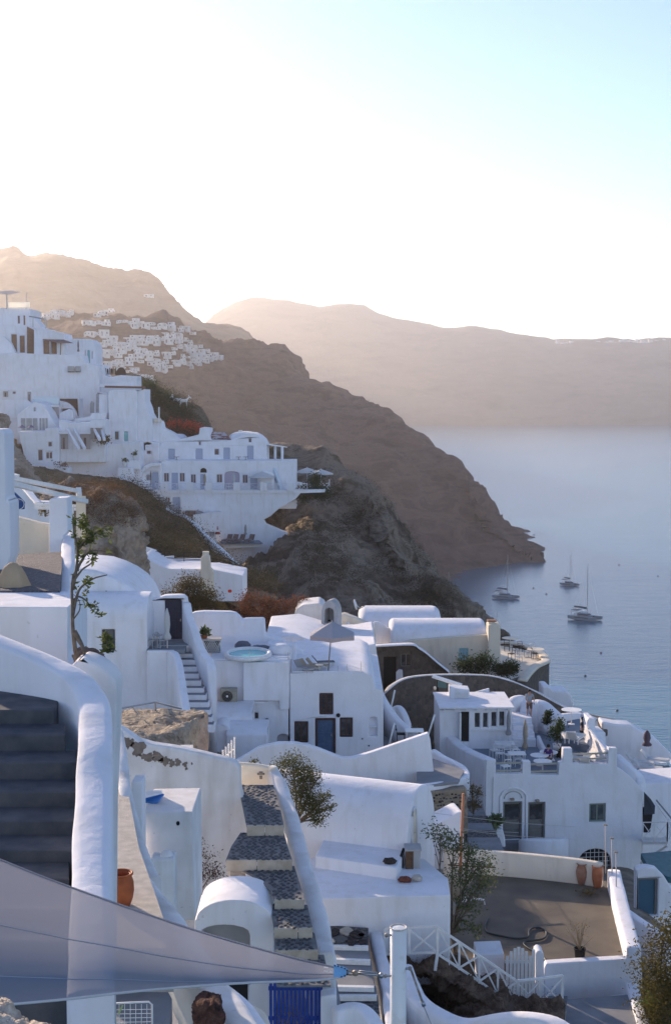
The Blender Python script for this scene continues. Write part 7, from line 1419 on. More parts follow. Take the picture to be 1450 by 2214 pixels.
# pergola at right of hotel
t = thing('pergola', P(598, 998, 190), 'white pergola with two columns at the right end of the hotel', 'pergola')
MB().hexa([P(577, 962, 190), P(612, 967, 188), P(621, 968, 192), P(580, 961, 196)], [P(577, 960, 190), P(612, 965, 188), P(621, 966, 192), P(580, 959, 196)]).build('roof', WPAINT, t)
for u, v0, v1, Y in ((595, 964, 993, 190), (610, 966, 999, 188)): MB().tube([P(u, v1, Y), P(u, v0, Y)], .18, 10).build('column', WHITE, t, smooth=True)
t = thing('stepped_annex', P(605, 1050, 187), 'white stepped annex with outside stair right of the hotel', 'annex')
body('wall', Plane(600, 187.5), [(577, 1001), (612, 1001), (613, 1012), (626, 1011), (631, 1018), (636, 1020), (636, 1060), (577, 1060)], 5, WHITE, t, bevel=.12)
wall('stair_wall', [(590, 1003, 186.5), (597, 1020, 185.5), (604, 1040, 184.8), (608, 1056, 184)], .35, 1.2, mat('pale_blue_wall', (.62, .70, .76), .9), t, n=16, rnd=.2)
body('round_wall', Plane(575, 184.5), [(560, 1060), (560, 1027)] + arc(562, 1022, 592, 1026, 6, 8) + [(593, 1060)], .5, WHITE, t, bevel=.15)
umb_open(P(566, 1058, 184.2), 2.4, 1.9, CLOTHW, 'pale open parasol on the hotel terrace', drop_=.7, valance=.12)
umb_open(P(664, 1050, 190), 2.5, 1.75, CLOTHW, 'left one of the two white parasols at the terrace end', drop_=.6, valance=.12, group='parasols at the terrace end'); umb_open(P(694, 1054, 188), 2.5, 1.75, CLOTHW, 'right one of the two white parasols at the terrace end', drop_=.6, valance=.12, group='parasols at the terrace end')
t = thing('deck_railing', P(700, 1060, 188), 'white crossed railing round the terrace end under the parasols', 'railing'); rail(t, [P(690, 1062, 188), P(701, 1062, 188), P(712, 1060, 189), P(712, 1052, 194)], 1.0, WF, bw=.08); MB().bar(P(637, 1041, 192), P(690, 1052, 196), .12).build('rail', WPAINT, t); MB().bar(P(637, 1044, 192), P(690, 1055, 196), .12, .3).build('kerb', WHITE, t)
umb_closed(P(443, 1058, 184.5), 2.1, CLOTHB, 'folded beige umbrella by the arched hotel door', w=.22); umb_closed(P(506, 1058, 184.5), 2.3, CLOTHW, 'folded white umbrella before the arched hotel porch', w=.24)
for i, u in enumerate((492, 500, 519, 583)): chair(P(u, 1059, 184.6), i * 60, WPAINT, ['white chair left in the arched hotel porch', 'white chair in the middle of the arched hotel porch', 'white chair right of the arched hotel porch', 'white chair beside the round wall on the hotel terrace'][i], 'white chairs on the hotel terrace')
for i, u in enumerate((382, 516, 531)): table(P(u, 994, 189), DARKM, ['small dark table before the first top floor door', 'small dark table between the top floor doors', 'small dark table before the last top floor door'][i], r=.4, h=.4)
c = P(676, 1072, 186); plant('evergreen_bush', c, [(0, 0, .8, 1.6, 1.2, 1.0), (-1.2, 0, .2, 1.4, 1.2, .9), (1.2, 0, .3, 1.4, 1.2, .9), (.3, 0, 2.2, .9, .8, 1.0)], 5200, .3, DARKLEAF, 'dark bush at the right end of the hotel terrace', 'bush', seed=50)
# retaining walls left of the hotel
body('retaining_wall', Plane(220, 183), [(143, 975), (225, 972), (227, 961), (262, 958), (289, 956), (305, 955), (305, 1070), (143, 1040)], 3, WHITE, bevel=.1, label='big blank white retaining wall left of the hotel', cat='wall')
body('retaining_wall', Plane(280, 180), [(255, 1011), (286, 1012), (290, 1050), (292, 1080), (255, 1060)], 2, WHITE, bevel=.1, label='small white terrace wall carrying the lower pot', cat='wall'); body('retaining_wall', Plane(290, 181.5), [(275, 995), (303, 995), (304, 1015), (275, 1015)], 1.5, WHITE, bevel=.1, label='small white terrace wall carrying the upper pot', cat='wall')
for i, (u, v, Y) in enumerate(((270, 1010, 180.8), (292, 994, 182.2))):
    c = P(u, v, Y); t = thing('flower_pot', c, ['white pot with a small plant, lower of two left of the hotel', 'white pot with a small plant, upper of two left of the hotel'][i], 'potted plant'); MB().lathe(c, [(.2, 0), (.35, .5), (.38, .55)], 12).build('pot', WPAINT, t, smooth=True)
    V, Fc = leaves([(c + Vector((0, 0, .85)), Vector((.4, .4, .3)))], 80, .3, random.Random(i)); mesh('foliage', V, Fc, LEAF, t, rec=False, kind='stuff')
# ================================================================= H: upper cluster
def house(label, pl, out, depth, wins=(), doors=(), m=WHITE, bev=.12, fm=WF, gm=None, dm=PALEBL, cat='house', name='house'):
    us_ = [p[0] for p in out]; vs_ = [p[1] for p in out]
    t = thing(name, pl.w(*pl.sz((min(us_) + max(us_)) / 2, max(vs_))), label, cat)
    body('wall', pl, out, depth, m, t, holes=list(wins) + list(doors), recess=.35, bevel=bev)
    for w_ in wins: window(t, pl, w_, fm, depth=.12, cols=1, fw=.06, gm=gm or BR)
    for d_ in doors: door(t, pl, d_, dm, depth=.12, panels=1, rows=2, handle=False)
    return t
WOODP = mat('warm_wood_panel', (.20, .11, .07), .7, (.26, .15, .09), 5)
t = house('topmost white house at the left edge under a tensioned sail', Plane(40, 214), [(-60, 664), (66, 667), (66, 760), (-60, 760)], 8, wins=[(38, 682, 44, 700)], doors=[(51, 682, 55, 703)], dm=WOODP)
body('sloped_side', Plane(75, 214), [(64, 684), (72, 686), (82, 696), (92, 708), (110, 712), (110, 740), (64, 740)], 4, WHITE, t, bevel=.1)
mb = MB(); g1 = Plane(30, 213.6); x0, z1 = g1.sz(18, 653); x1, z0 = g1.sz(65, 665); mb.pbox(g1, x0, x1, z0, z1, 0, .05); mb.build('glass_screen', mat('milky_screen', (.85, .84, .8), .3, trans=(.6, (.9, .88, .82))), t)
t = thing('tension_sail', P(15, 665, 214), 'small dark tensioned canopy on a mast above the topmost house', 'canopy'); MB().tube([P(15, 668, 214), P(15, 630, 214)], .12, 8).build('mast', STEEL, t)
c = P(15, 628, 214); V = [c, P(50, 631, 213), P(20, 637, 210), P(-25, 632, 213), P(15, 635, 219)]; mesh('canopy', V, [(0, 1, 2), (0, 2, 3), (0, 3, 4), (0, 4, 1)], CLOTHG, t, rec=False)
t = thing('mast', P(57, 667, 214), 'thin mast on the roof corner of the topmost house', 'mast'); MB().tube([P(57, 668, 214), P(57, 631, 214)], .07, 6).build('shaft', STEEL, t)
t = thing('pergola', P(90, 706, 211), 'thin grey pergola frame right of the topmost house', 'pergola'); MB().tube([P(64, 684, 212), P(100, 690, 210)], .1, 6).build('beam', STEEL, t); MB().tube([P(100, 690, 210), P(100, 710, 210)], .1, 6).build('post', STEEL, t); MB().tube([P(72, 688, 212), P(72, 708, 212)], .06, 6).build('post', STEEL, t)
t = house('white house with a slanted brown panel and brown glass doors', Plane(40, 208), [(-60, 702), (60, 705), (60, 800), (-60, 800)], 6, wins=[(24, 722, 38, 763), (42, 725, 55, 763)], gm=WOODP)
MB().hexa([P(59, 764, 207.8), P(74, 765, 208.4), P(74, 765, 210), P(59, 764, 210)], [P(59, 706, 207.8), P(74, 713, 208.4), P(74, 713, 210), P(59, 706, 210)]).build('brown_panel', WOODP, t)
t = house('white house with brown awning over wooden doors', Plane(110, 206), [(74, 712), (118, 715), (140, 721), (142, 735), (142, 800), (74, 800)], 6, wins=[(93, 735, 108, 766), (110, 737, 124, 766)], gm=WOODP)
MB().hexa([P(93, 735, 206), P(142, 736, 206), P(160, 742, 203), P(128, 742, 203)], [P(93, 733, 206), P(138, 734, 206), P(155, 740, 203), P(125, 740, 203)]).build('awning', mat('brown_awning', (.22, .13, .12), .8), t); MB().bar(P(132, 741, 203.4), P(131, 768, 203.4), .12).build('post', WOODP, t)
house('white house with two narrow dark windows beside a pale door', Plane(180, 207), [(140, 734), (150, 732), (196, 733), (204, 740), (208, 752), (209, 830), (140, 830)], 6, wins=[(183, 757, 186, 776), (198, 759, 201, 776)], doors=[(189, 757, 195, 785)], dm=TEAL)
umb_closed(P(170, 768, 203), 2.2, mat('brownish_canvas', (.25, .17, .14), .9), 'folded brown umbrella on the upper left terrace', w=.15)
t = house('tall blank white wall block below the upper terraces', Plane(100, 203), [(-60, 763), (60, 764), (120, 767), (180, 768), (183, 785), (200, 787), (216, 792), (216, 960), (-60, 960)], 6, wins=[(27, 846, 35, 852)])
pw = Plane(100, 203)
for i, (a, b, c_, d) in enumerate(((148, 792, 162, 803), (165, 792, 175, 803))):
    x0, z1 = pw.sz(a, b); x1, z0 = pw.sz(c_, d); t = thing('air_conditioner', pw.w((x0 + x1) / 2, z0, -.3), ['left one of two air conditioners on the big white wall', 'right one of two air conditioners on the big white wall'][i], 'air conditioner'); MB().pbox(pw, x0, x1, z0, z1, -.5, -.06).build('casing', GREYW, t); MB().pbox(pw, x0, x1, z0 - .1, z0 - .02, -.5, -.06).build('bracket', DARKM, t)
house('white terrace block with brown shrubs on its parapet', Plane(260, 205), [(209, 790), (225, 788), (228, 812), (240, 815), (262, 811), (296, 813), (297, 860), (209, 860)], 5)
t = thing('stripe_fence', P(235, 812, 206), 'dark slatted screen at the end of the upper terrace', 'screen')
for i in range(9): MB().bar(P(226 + i * 3, 810, 206), P(226 + i * 3 + (i % 3 - 1), 795 + (i * 5 % 4), 206), .12).build('slat', DARKM, t)
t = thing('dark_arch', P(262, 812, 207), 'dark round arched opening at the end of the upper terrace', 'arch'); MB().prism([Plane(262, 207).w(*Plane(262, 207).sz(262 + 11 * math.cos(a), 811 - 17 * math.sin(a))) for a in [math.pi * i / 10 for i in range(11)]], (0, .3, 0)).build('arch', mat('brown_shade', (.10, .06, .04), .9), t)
t = house('tall blank white tower block with two small windows at its foot', Plane(275, 188), [(237, 962), (234, 850), (237, 845), (245, 843), (293, 843), (297, 848), (297, 962)], 8, wins=[(248, 933, 257, 951)], doors=[(268, 933, 277, 954)], dm=AQUA, fm=AQUA)
body('right_part', Plane(305, 189), [(297, 846), (313, 841), (313, 868), (318, 880), (322, 895), (328, 905), (328, 975), (297, 975)], 6, WHITE, t, bevel=.12)
MB().bar(P(230, 836, 190), P(313, 838, 190), 2.5, .28).build('brown_roof', mat('rust_roof', (.20, .09, .06), .8), t)
body('left_buttress', Plane(230, 189.5), [(214, 965), (214, 850), (222, 848), (236, 850), (236, 965)], 4, WHITE, t, bevel=.3)
house('stepped white terrace walls right of the tower block', Plane(340, 190.5), [(312, 905), (326, 907), (328, 902), (338, 906), (350, 912), (353, 926), (366, 932), (380, 940), (390, 948), (400, 975), (312, 975)], 3)
t = thing('lamp_mast', P(344, 912, 190), 'thin white mast standing on the stepped terrace', 'mast'); MB().tube([P(344, 914, 190), P(344, 880, 190)], .1, 6).build('shaft', WPAINT, t)
body('sunlit_box', Plane(340, 190), [(333, 905), (348, 905), (349, 913), (333, 913)], .6, CREAM, None, label='small cream sunlit box at the foot of the white mast', cat='box')
t = house('recessed house with a dark brown wall and half vault', Plane(150, 196), [(96, 905), (96, 868), (129, 868), (129, 861), (172, 861), (172, 905), (240, 905), (240, 915), (96, 915)], 3)
MB().hexa([P(130, 900, 195.8), P(170, 900, 195.8), P(170, 900, 195.9), P(130, 900, 195.9)], [P(130, 862, 195.8), P(168, 862, 195.8), P(168, 862, 195.9), P(130, 862, 195.9)]).build('dark_wall', mat('dark_brown_wall', (.10, .055, .045), .9), t)
pvv = Plane(145, 194.8); body('half_vault', pvv, [(129, 912), (129, 866)] + [(129 + 38 * math.sin(math.pi / 2 * i / 8), 905 - 38 * math.cos(math.pi / 2 * i / 8)) for i in range(9)] + [(168, 912)], .8, WHITE, t, holes=[(134, 884, 152, 897)], recess=.4, bevel=.06); MB().pbox(pvv, pvv.sz(134, 884)[0] - .05, pvv.sz(152, 884)[0] + .05, pvv.sz(134, 898)[1], pvv.sz(134, 883)[1], .38, .5).build('window', BR, t)
body('balcony_wall', Plane(100, 193), [(74, 858), (128, 858), (128, 874), (74, 874)], .4, mat('aqua_white', (.66, .74, .76), .9), None, bevel=.05, label='pale aqua balcony wall left of the half vault', cat='wall')
for i, (a, b) in enumerate(((195, 866), (208, 848))): tag(MB().prism([Plane(200, 193).w(*Plane(200, 193).sz(u, v)) for u, v in ([(a, 893), (a, b + 6), (a + 4, b), (a + 8, b + 6), (a + 8, 893)])], (0, .3, 0)).build('tall_niche', GREYW, None), ['lower arched niche left of the tower block', 'taller arched niche left of the tower block'][i], 'niche')
t = house('gabled white house with two porch openings painted grey at left', Plane(85, 186), [(37, 960), (37, 897), (52, 886), (66, 875), (75, 868), (90, 872), (97, 880), (106, 892), (112, 905), (120, 915), (125, 925), (125, 960)], 7, wins=[(72, 880, 78, 890)], gm=GREYW)
for h in ((46, 904, 82, 930), (86, 904, 104, 930)):
    p9 = Plane(85, 186); x0, z1 = p9.sz(h[0], h[1]); x1, z0 = p9.sz(h[2], h[3]); MB().pbox(p9, x0, x1, z0, z1, -.06, .02).build('porch_shade_panel', GREYW, t)  # grey panel on the wall face paints the shade of a porch recess
    for k_ in (.3, .7): MB().pbox(p9, x0 + (x1 - x0) * k_ - .04, x0 + (x1 - x0) * k_ + .04, z0, z1, -.12, -.06).build('post', WPAINT, t)
for i, u in enumerate((48, 68)): umb_open(P(u, 933, 181.8), .9, .55, mat('mauve_canvas', (.22, .18, .26), .9), ['small dark mauve parasol, left of two on the gabled house terrace', 'small dark mauve parasol, right of two on the gabled house terrace'][i], drop_=.4, valance=0, group='mauve parasols')
t = house('white house with paned double doors beside the rock knob', Plane(90, 180), [(40, 933), (97, 932), (99, 926), (125, 925), (129, 945), (129, 1020), (58, 1020), (50, 975)], 5, wins=[(104, 955, 113, 966), (82, 972, 93, 996)], doors=[(100, 976, 113, 1001)], dm=WPAINT)
pz9 = Plane(90, 180)
for u in (101, 108): MB().pbox(pz9, pz9.sz(u, 978)[0], pz9.sz(u + 5, 978)[0], pz9.sz(u, 991)[1], pz9.sz(u, 978)[1], .06, .1).build('door_pane', BR, t)
t = house('white stair block with two recessed doors and diagonal walls', Plane(178, 181.5), [(128, 908), (155, 914), (194, 912), (197, 907), (228, 907), (229, 945), (228, 1000), (128, 1000)], 4, wins=[(134, 945, 140, 963), (180, 945, 187, 966)], gm=DARKM)
for a, b, c_, d in ((146, 925, 171, 972), (160, 925, 184, 970), (204, 925, 216, 950), (220, 928, 226, 950)): MB().hexa([P(a - 2, b + 4, 181), P(c_ - 3, d + 3, 177.5), P(c_ + 3, d + 3, 177.5), P(a + 2, b + 4, 181)], [P(a - 2, b, 181), P(c_ - 3, d - 3, 177.5), P(c_ + 3, d - 3, 177.5), P(a + 2, b, 181)]).build('stair_wall', WHITE, t)
c = P(225, 957, 180); plant('round_shrub', c, [(0, 0, .3, .9, .6, .4)], 500, .3, DRYLEAF, 'small brown shrub in the stair court below the tower', 'shrub', seed=51)
c = P(132, 1015, 178); plant('dry_shrub', c, [(0, 0, .3, 1.0, .6, .4), (-.8, 0, .1, .6, .6, .3)], 600, .3, mat('mauve_leaf', (.16, .10, .11), .9), 'mauve brown shrub by the white house with double doors', 'shrub', seed=52)
for i, (o_, Y_, d_, lb) in enumerate([
    ([(0, 905), (0, 866), (60, 865), (72, 874), (72, 905)], 190, 5, 'flat blue-white roof block left of the gabled house'),
    ([(128, 893), (150, 884), (158, 888), (160, 908), (128, 916)], 190, 1.2, 'rounded white stair parapet below the half vault'),
    ([(160, 906), (196, 900), (197, 893), (228, 893), (228, 908), (160, 914)], 187, 3, 'stepped white terrace block between half vault and tower'),
    ([(0, 752), (0, 727), (8, 727), (22, 740), (34, 764), (0, 764)], 205, 1.5, 'sloping white wall before the brown glass doors'),
    ([(216, 830), (262, 828), (262, 824), (297, 824), (297, 838), (216, 838)], 197, 4, 'low white terrace edge above the rust coloured roof'),
    ([(60, 1006), (129, 1006), (150, 1012), (152, 1030), (60, 1020)], 177.5, 2, 'low white garden wall below the double doors'),
    ([(304, 1020), (310, 1008), (326, 1001), (350, 1001), (350, 1008), (330, 1008), (312, 1018), (306, 1034)], 183.4, 1.0, 'rounded white hood above the little door at the hotel left end')]):
    tag(body('masonry', Plane(o_[0][0] + 20, Y_), o_, d_, WHITE, bevel=.12), lb, 'wall')
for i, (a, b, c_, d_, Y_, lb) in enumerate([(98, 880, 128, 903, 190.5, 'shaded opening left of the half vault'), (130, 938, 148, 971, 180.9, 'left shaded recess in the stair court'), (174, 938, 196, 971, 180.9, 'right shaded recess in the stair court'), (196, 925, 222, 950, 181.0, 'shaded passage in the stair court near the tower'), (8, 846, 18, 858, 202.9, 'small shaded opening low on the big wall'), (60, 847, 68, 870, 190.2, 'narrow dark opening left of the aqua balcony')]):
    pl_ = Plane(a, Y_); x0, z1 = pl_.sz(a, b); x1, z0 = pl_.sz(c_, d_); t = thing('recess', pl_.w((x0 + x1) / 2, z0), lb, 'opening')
    MB().pbox(pl_, x0, x1, z0, z1, -.02, .05).build('shade_wall', mat('recess_shade_grey', (.40, .36, .36), .9), t); MB().pbox(pl_, x0 + (x1 - x0) * .35, x0 + (x1 - x0) * .6, z0, z0 + (z1 - z0) * .75, -.06, -.02).build('door', BR, t); MB().pbox(pl_, x0 - .1, x1 + .1, z1, z1 + .25, -.5, .05).build('lintel', WHITE, t)  # flat grey panel paints the shade of a recess that is not cut
# trees right of the tower
c = P(345, 905, 212); plant('dark_tree', c, [(-2, 0, 3.5, 2.0, 1.5, 1.6), (0, 0, 2.6, 2.4, 1.5, 1.6), (2, 0, 1.0, 2.2, 1.5, 1.4), (-1, 0, 1.0, 2.4, 1.5, 1.6), (-1.5, 0, 5, 1.4, 1.2, .9), (3.5, 0, -.2, 1.5, 1.2, 1.0)], 9500, .34, DARKLEAF, 'dark green tree mass between tower block and hotel', 'tree', seed=53)
c = P(400, 945, 199); t = plant('bougainvillea', c, [(-1.2, 0, 1.3, 1.6, 1.1, .8), (.6, 0, .9, 1.6, 1.1, .8), (2, 0, .5, 1.2, 1.0, .7)], 3000, .3, REDLEAF, 'red flowering bougainvillea above the hotel roof', 'bush', seed=54)
V, Fc = leaves([(c + Vector((-1.3, -.3, 1.9)), Vector((1.6, .8, .35))), (c + Vector((.8, -.3, 1.4)), Vector((1.6, .8, .45))), (c + Vector((2, -.3, 1.0)), Vector((1, .8, .4)))], 1700, .28, random.Random(55)); mesh('flowers', V, Fc, FLOWER, t, rec=False, kind='stuff')
# white donkey statues
def donkey(c, rz, label, m, sc=1):
    t = thing('donkey_statue', (0, 0, 0), label, 'statue', 'white donkey statues')
    mb = MB(); mb.tube([(-.75, 0, 1.15), (-.6, 0, 1.18), (-.2, 0, 1.12), (.3, 0, 1.15), (.62, 0, 1.2), (.75, 0, 1.22)], [.12, .26, .29, .28, .24, .12], 12); mb.build('body', m, t, smooth=True)
    MB().tube([(.6, 0, 1.25), (.85, 0, 1.55), (1.0, 0, 1.75), (1.08, 0, 1.8)], [.2, .14, .13, .12], 10).build('neck', m, t, smooth=True)
    MB().tube([(.98, 0, 1.85), (1.15, 0, 1.78), (1.35, 0, 1.62), (1.45, 0, 1.55)], [.11, .13, .085, .07], 10).build('head', m, t, smooth=True)
    for y in (-.07, .07): MB().tube([(1.0, y, 1.9), (.97, y * 1.8, 2.08), (.95, y * 2, 2.2)], [.03, .05, .01], 6).build('ear', m, t, smooth=True)
    for x in (.55, -.55):
        for y in (-.14, .14):
            k = -.06 if x > 0 else .08; MB().tube([(x, y, 1.1), (x + (.06 if x < 0 else 0), y, .75), (x + k * -.8, y, .5), (x, y, .12), (x + .03, y, 0)], [.12, .085, .055, .045, .06], 8).build('leg', m, t, smooth=True)
    MB().tube([(-.75, 0, 1.2), (-.9, 0, .95), (-.92, 0, .65)], [.04, .03, .05], 6).build('tail', m, t, smooth=True)
    t.location = c; t.rotation_euler = (0, 0, R(rz)); t.scale = (sc,) * 3; return t
donkey(P(384, 878, 214), 170, 'white donkey statue, left one, facing left on the ridge', WPAINT, .85); donkey(P(397, 880, 214), 15, 'white donkey statue, right one, facing right on the ridge', WPAINT, .85)
# ================================================================= far town
def town_house(rng, w, d, h, kind):
    """unit house built once per kind, copied over the slope"""
    t = thing('town_house', (0, 0, 0), 'x', 'house', 'white houses of the far town')
    mb = MB()
    if kind == 0: mb.box((0, 0, -1.5), w, d, h + 1.5)
    elif kind == 1:
        mb.prism([Vector((x, -d / 2, z)) for x, z in [(-w / 2, -1.5), (-w / 2, h * .6)] + [(-w / 2 * math.cos(math.pi * i / 8), h * .6 + h * .45 * math.sin(math.pi * i / 8)) for i in range(1, 8)] + [(w / 2, h * .6), (w / 2, -1.5)]], (0, d, 0))
    else: mb.box((0, 0, -1.5), w, d, h + 1.5); mb.box((w * .2, d * .1, h), w * .5, d * .6, h * .6)
    mb.build('wall', FARW, t)
    n = max(2, int(w / 2.2))
    for i in range(n):
        x = -w / 2 + w * (i + .5) / n; dr = (i + kind) % 3 == 0
        MB().box((x, -d / 2 - .03, h * (.08 if dr else .35)), .9, .1, h * (.6 if dr else .3)).build('door' if dr else 'window', [BR, mat('far_mauve', (.3, .25, .27), .8), GREYW][(i + kind) % 3], t)
    if kind == 2: MB().box((w * .15, d * .1 - d * .3 - .05, h * 1.15), 1, .1, h * .25).build('window', BR, t)
    return t
rng = random.Random(99)
PR = []
for i in range(9): PR.append(town_house(rng, [5, 7, 9, 6, 11, 8, 13, 5.5, 7.5][i], [5, 6, 6, 5, 7, 6, 6, 5, 6][i], [3.2, 3.4, 3.0, 4.2, 3.2, 3.6, 3.2, 3.0, 4.5][i], i % 3))
PRU = [False] * 9
OCC = []
LB_pos = ['upper', 'middle', 'lower']
def place(u, v, w, k=None, lab=None):
    p, n = hitb(bv_h, u, v)
    if p is None: p, n = hitb(bv_m, u, v)
    if p is None: return
    wm = w * 1.3 * p.y / F; k = k if k is not None else rng.randrange(9)
    base = [5, 7, 9, 6, 11, 8, 13, 5.5, 7.5][k]; s = wm / base
    zs = min(max(s, .5), 1.0) * .82
    loc = p + Vector((0, 1.0, 0)); rz = R(rng.uniform(-22, 22)); sc = (s, min(max(s, .6), 1.3), zs * rng.uniform(.8, 1.2))
    lb = lab
    if not PRU[k]: o = PR[k]; PRU[k] = True; o.location = loc; o.rotation_euler = (0, 0, rz); o.scale = sc; o['label'] = lb
    else: o = dup(PR[k], loc, rz, sc, label=lb)
    OCC.append((u, v, o))
# (centre u, v of foot, width) picked along the streets of the far town
BIG = [(288, 699, 23), (325, 702, 20), (302, 708, 36), (350, 711, 46), (265, 698, 22), (228, 703, 18), (205, 702, 26), (190, 702, 22), (395, 716, 26), (412, 722, 20), (210, 726, 42), (243, 738, 20), (300, 738, 52), (322, 744, 40), (330, 733, 22), (350, 735, 26), (362, 724, 24), (378, 730, 28), (372, 742, 30), (392, 738, 26), (400, 748, 30), (385, 755, 34), (410, 760, 26), (425, 752, 24), (420, 768, 30), (440, 764, 26), (438, 775, 32), (455, 772, 28), (402, 776, 32), (392, 788, 36), (415, 788, 34), (432, 784, 26), (468, 778, 24), (450, 783, 22), (410, 796, 14), (232, 748, 40), (262, 750, 42), (285, 756, 34), (220, 762, 30), (240, 770, 40), (252, 760, 36), (310, 764, 36), (328, 770, 30), (300, 772, 16), (318, 776, 20), (336, 780, 18), (352, 786, 22), (330, 790, 18), (345, 796, 26), (362, 794, 20), (352, 804, 16), (338, 800, 14), (250, 786, 28), (238, 793, 26), (270, 790, 30), (258, 800, 24), (290, 800, 18), (283, 806, 22), (298, 814, 18), (306, 820, 20), (318, 824, 20), (330, 828, 14), (290, 782, 34), (360, 772, 16), (372, 766, 14)]
B2 = []
for u, v, w in BIG:
    if w > 30: B2 += [(u - w * .33, v, w * .42), (u + w * .02, v - 3, w * .36), (u + w * .34, v + 1, w * .4)]
    elif w > 20: B2 += [(u - w * .24, v, w * .52), (u + w * .26, v - 2, w * .46)]
    else: B2.append((u, v, w * .85))
BIG = B2
for i, (u, v, w) in enumerate(BIG):
    place(u, v, w, lab=None)
T_ = ['first', 'second', 'third', 'fourth', 'fifth', 'sixth', 'seventh', 'eighth', 'ninth', 'tenth', 'eleventh', 'twelfth', 'thirteenth', 'fourteenth', 'fifteenth', 'sixteenth', 'seventeenth', 'eighteenth', 'nineteenth']
ORD = T_ + ['twentieth'] + ['twenty-' + x for x in T_[:9]] + ['thirtieth'] + ['thirty-' + x for x in T_[:9]] + ['fortieth'] + ['forty-' + x for x in T_[:9]]
# distinct labels from position and size
for i, (u, v, o) in enumerate(OCC):
    w = BIG[i][2]; near = min(((abs(u - a) + abs(v - b)), j) for j, (a, b, _) in enumerate(OCC) if j != i)[1]; a, b, _ = OCC[near]
    side = ('right of' if u > a else 'left of') if abs(u - a) > abs(v - b) else ('below' if v > b else 'above')
    band = ['top row', 'second row', 'third row', 'fourth row', 'fifth row', 'sixth row', 'lowest row'][min(int((v - 695) / 20), 6)]
    bnd = lambda y: min(int((y - 695) / 20), 6)
    same = sorted([(q[0], q[1]) for q in OCC if bnd(q[1]) == bnd(v)]); rank = same.index((u, v))
    ordn = ORD[rank]
    o['label'] = f"{'wide' if w > 15 else 'small' if w > 11 else 'tiny'} far white house, {ordn} from the left in the {band} of the distant town"
# specks of hamlets higher up the mountain
k0 = len(OCC)
HAM = [(100, 686, 12), (112, 683, 16), (125, 678, 22), (135, 682, 16), (120, 688, 14), (146, 684, 12), (152, 680, 10), (212, 684, 12), (222, 680, 16), (236, 676, 18), (322, 642, 16), (98, 690, 10), (942, 744, 10)]
for i, (u, v, w) in enumerate(HAM[:-1]): place(u, v, w)
for i, (u, v, o) in enumerate(OCC[k0:]):
    o['group'] = 'houses of the mountain hamlet'; o['label'] = ['tiny', 'faint', 'small', 'pale'][i % 4] + f" white house high on the hazy mountain, {['first','second','third','fourth','fifth','sixth','seventh','eighth','ninth','tenth','eleventh','twelfth'][i]} in line by height and side"
for i in range(9):
    if not PRU[i]:
        for c_ in list(PR[i].children): bpy.data.objects.remove(c_)
        bpy.data.objects.remove(PR[i])
# crest village far right
for i in range(26):
    u = 1205 + i * 9.6 + rng.uniform(-3, 3); v = 740 + (3 if i % 3 else 0) - (4 if u > 1330 else 0)
    p = P(u, v, 5000); o = MB().box(p - Vector((0, 0, 12)), rng.uniform(9, 17), 12, rng.uniform(15, 19)).build('ridge_house', FARW, None)
    ordn = ['leftmost', 'second', 'third', 'fourth', 'fifth', 'sixth', 'seventh', 'eighth', 'ninth', 'tenth', 'eleventh', 'twelfth', 'thirteenth', 'fourteenth', 'fifteenth', 'sixteenth', 'seventeenth', 'eighteenth', 'nineteenth', 'twentieth', 'twenty-first', 'twenty-second', 'twenty-third', 'twenty-fourth', 'twenty-fifth', 'rightmost'][i]
    tag(o, f"white speck of a house on the far caldera crest, {ordn} along it", 'house', 'houses on the far caldera crest')
tag(MB().box(P(940, 745, 4900) - Vector((0, 0, 0)), 26, 10, 6).build('ridge_house', FARW, None), 'lone pale building below the crest of the far cliff', 'house')
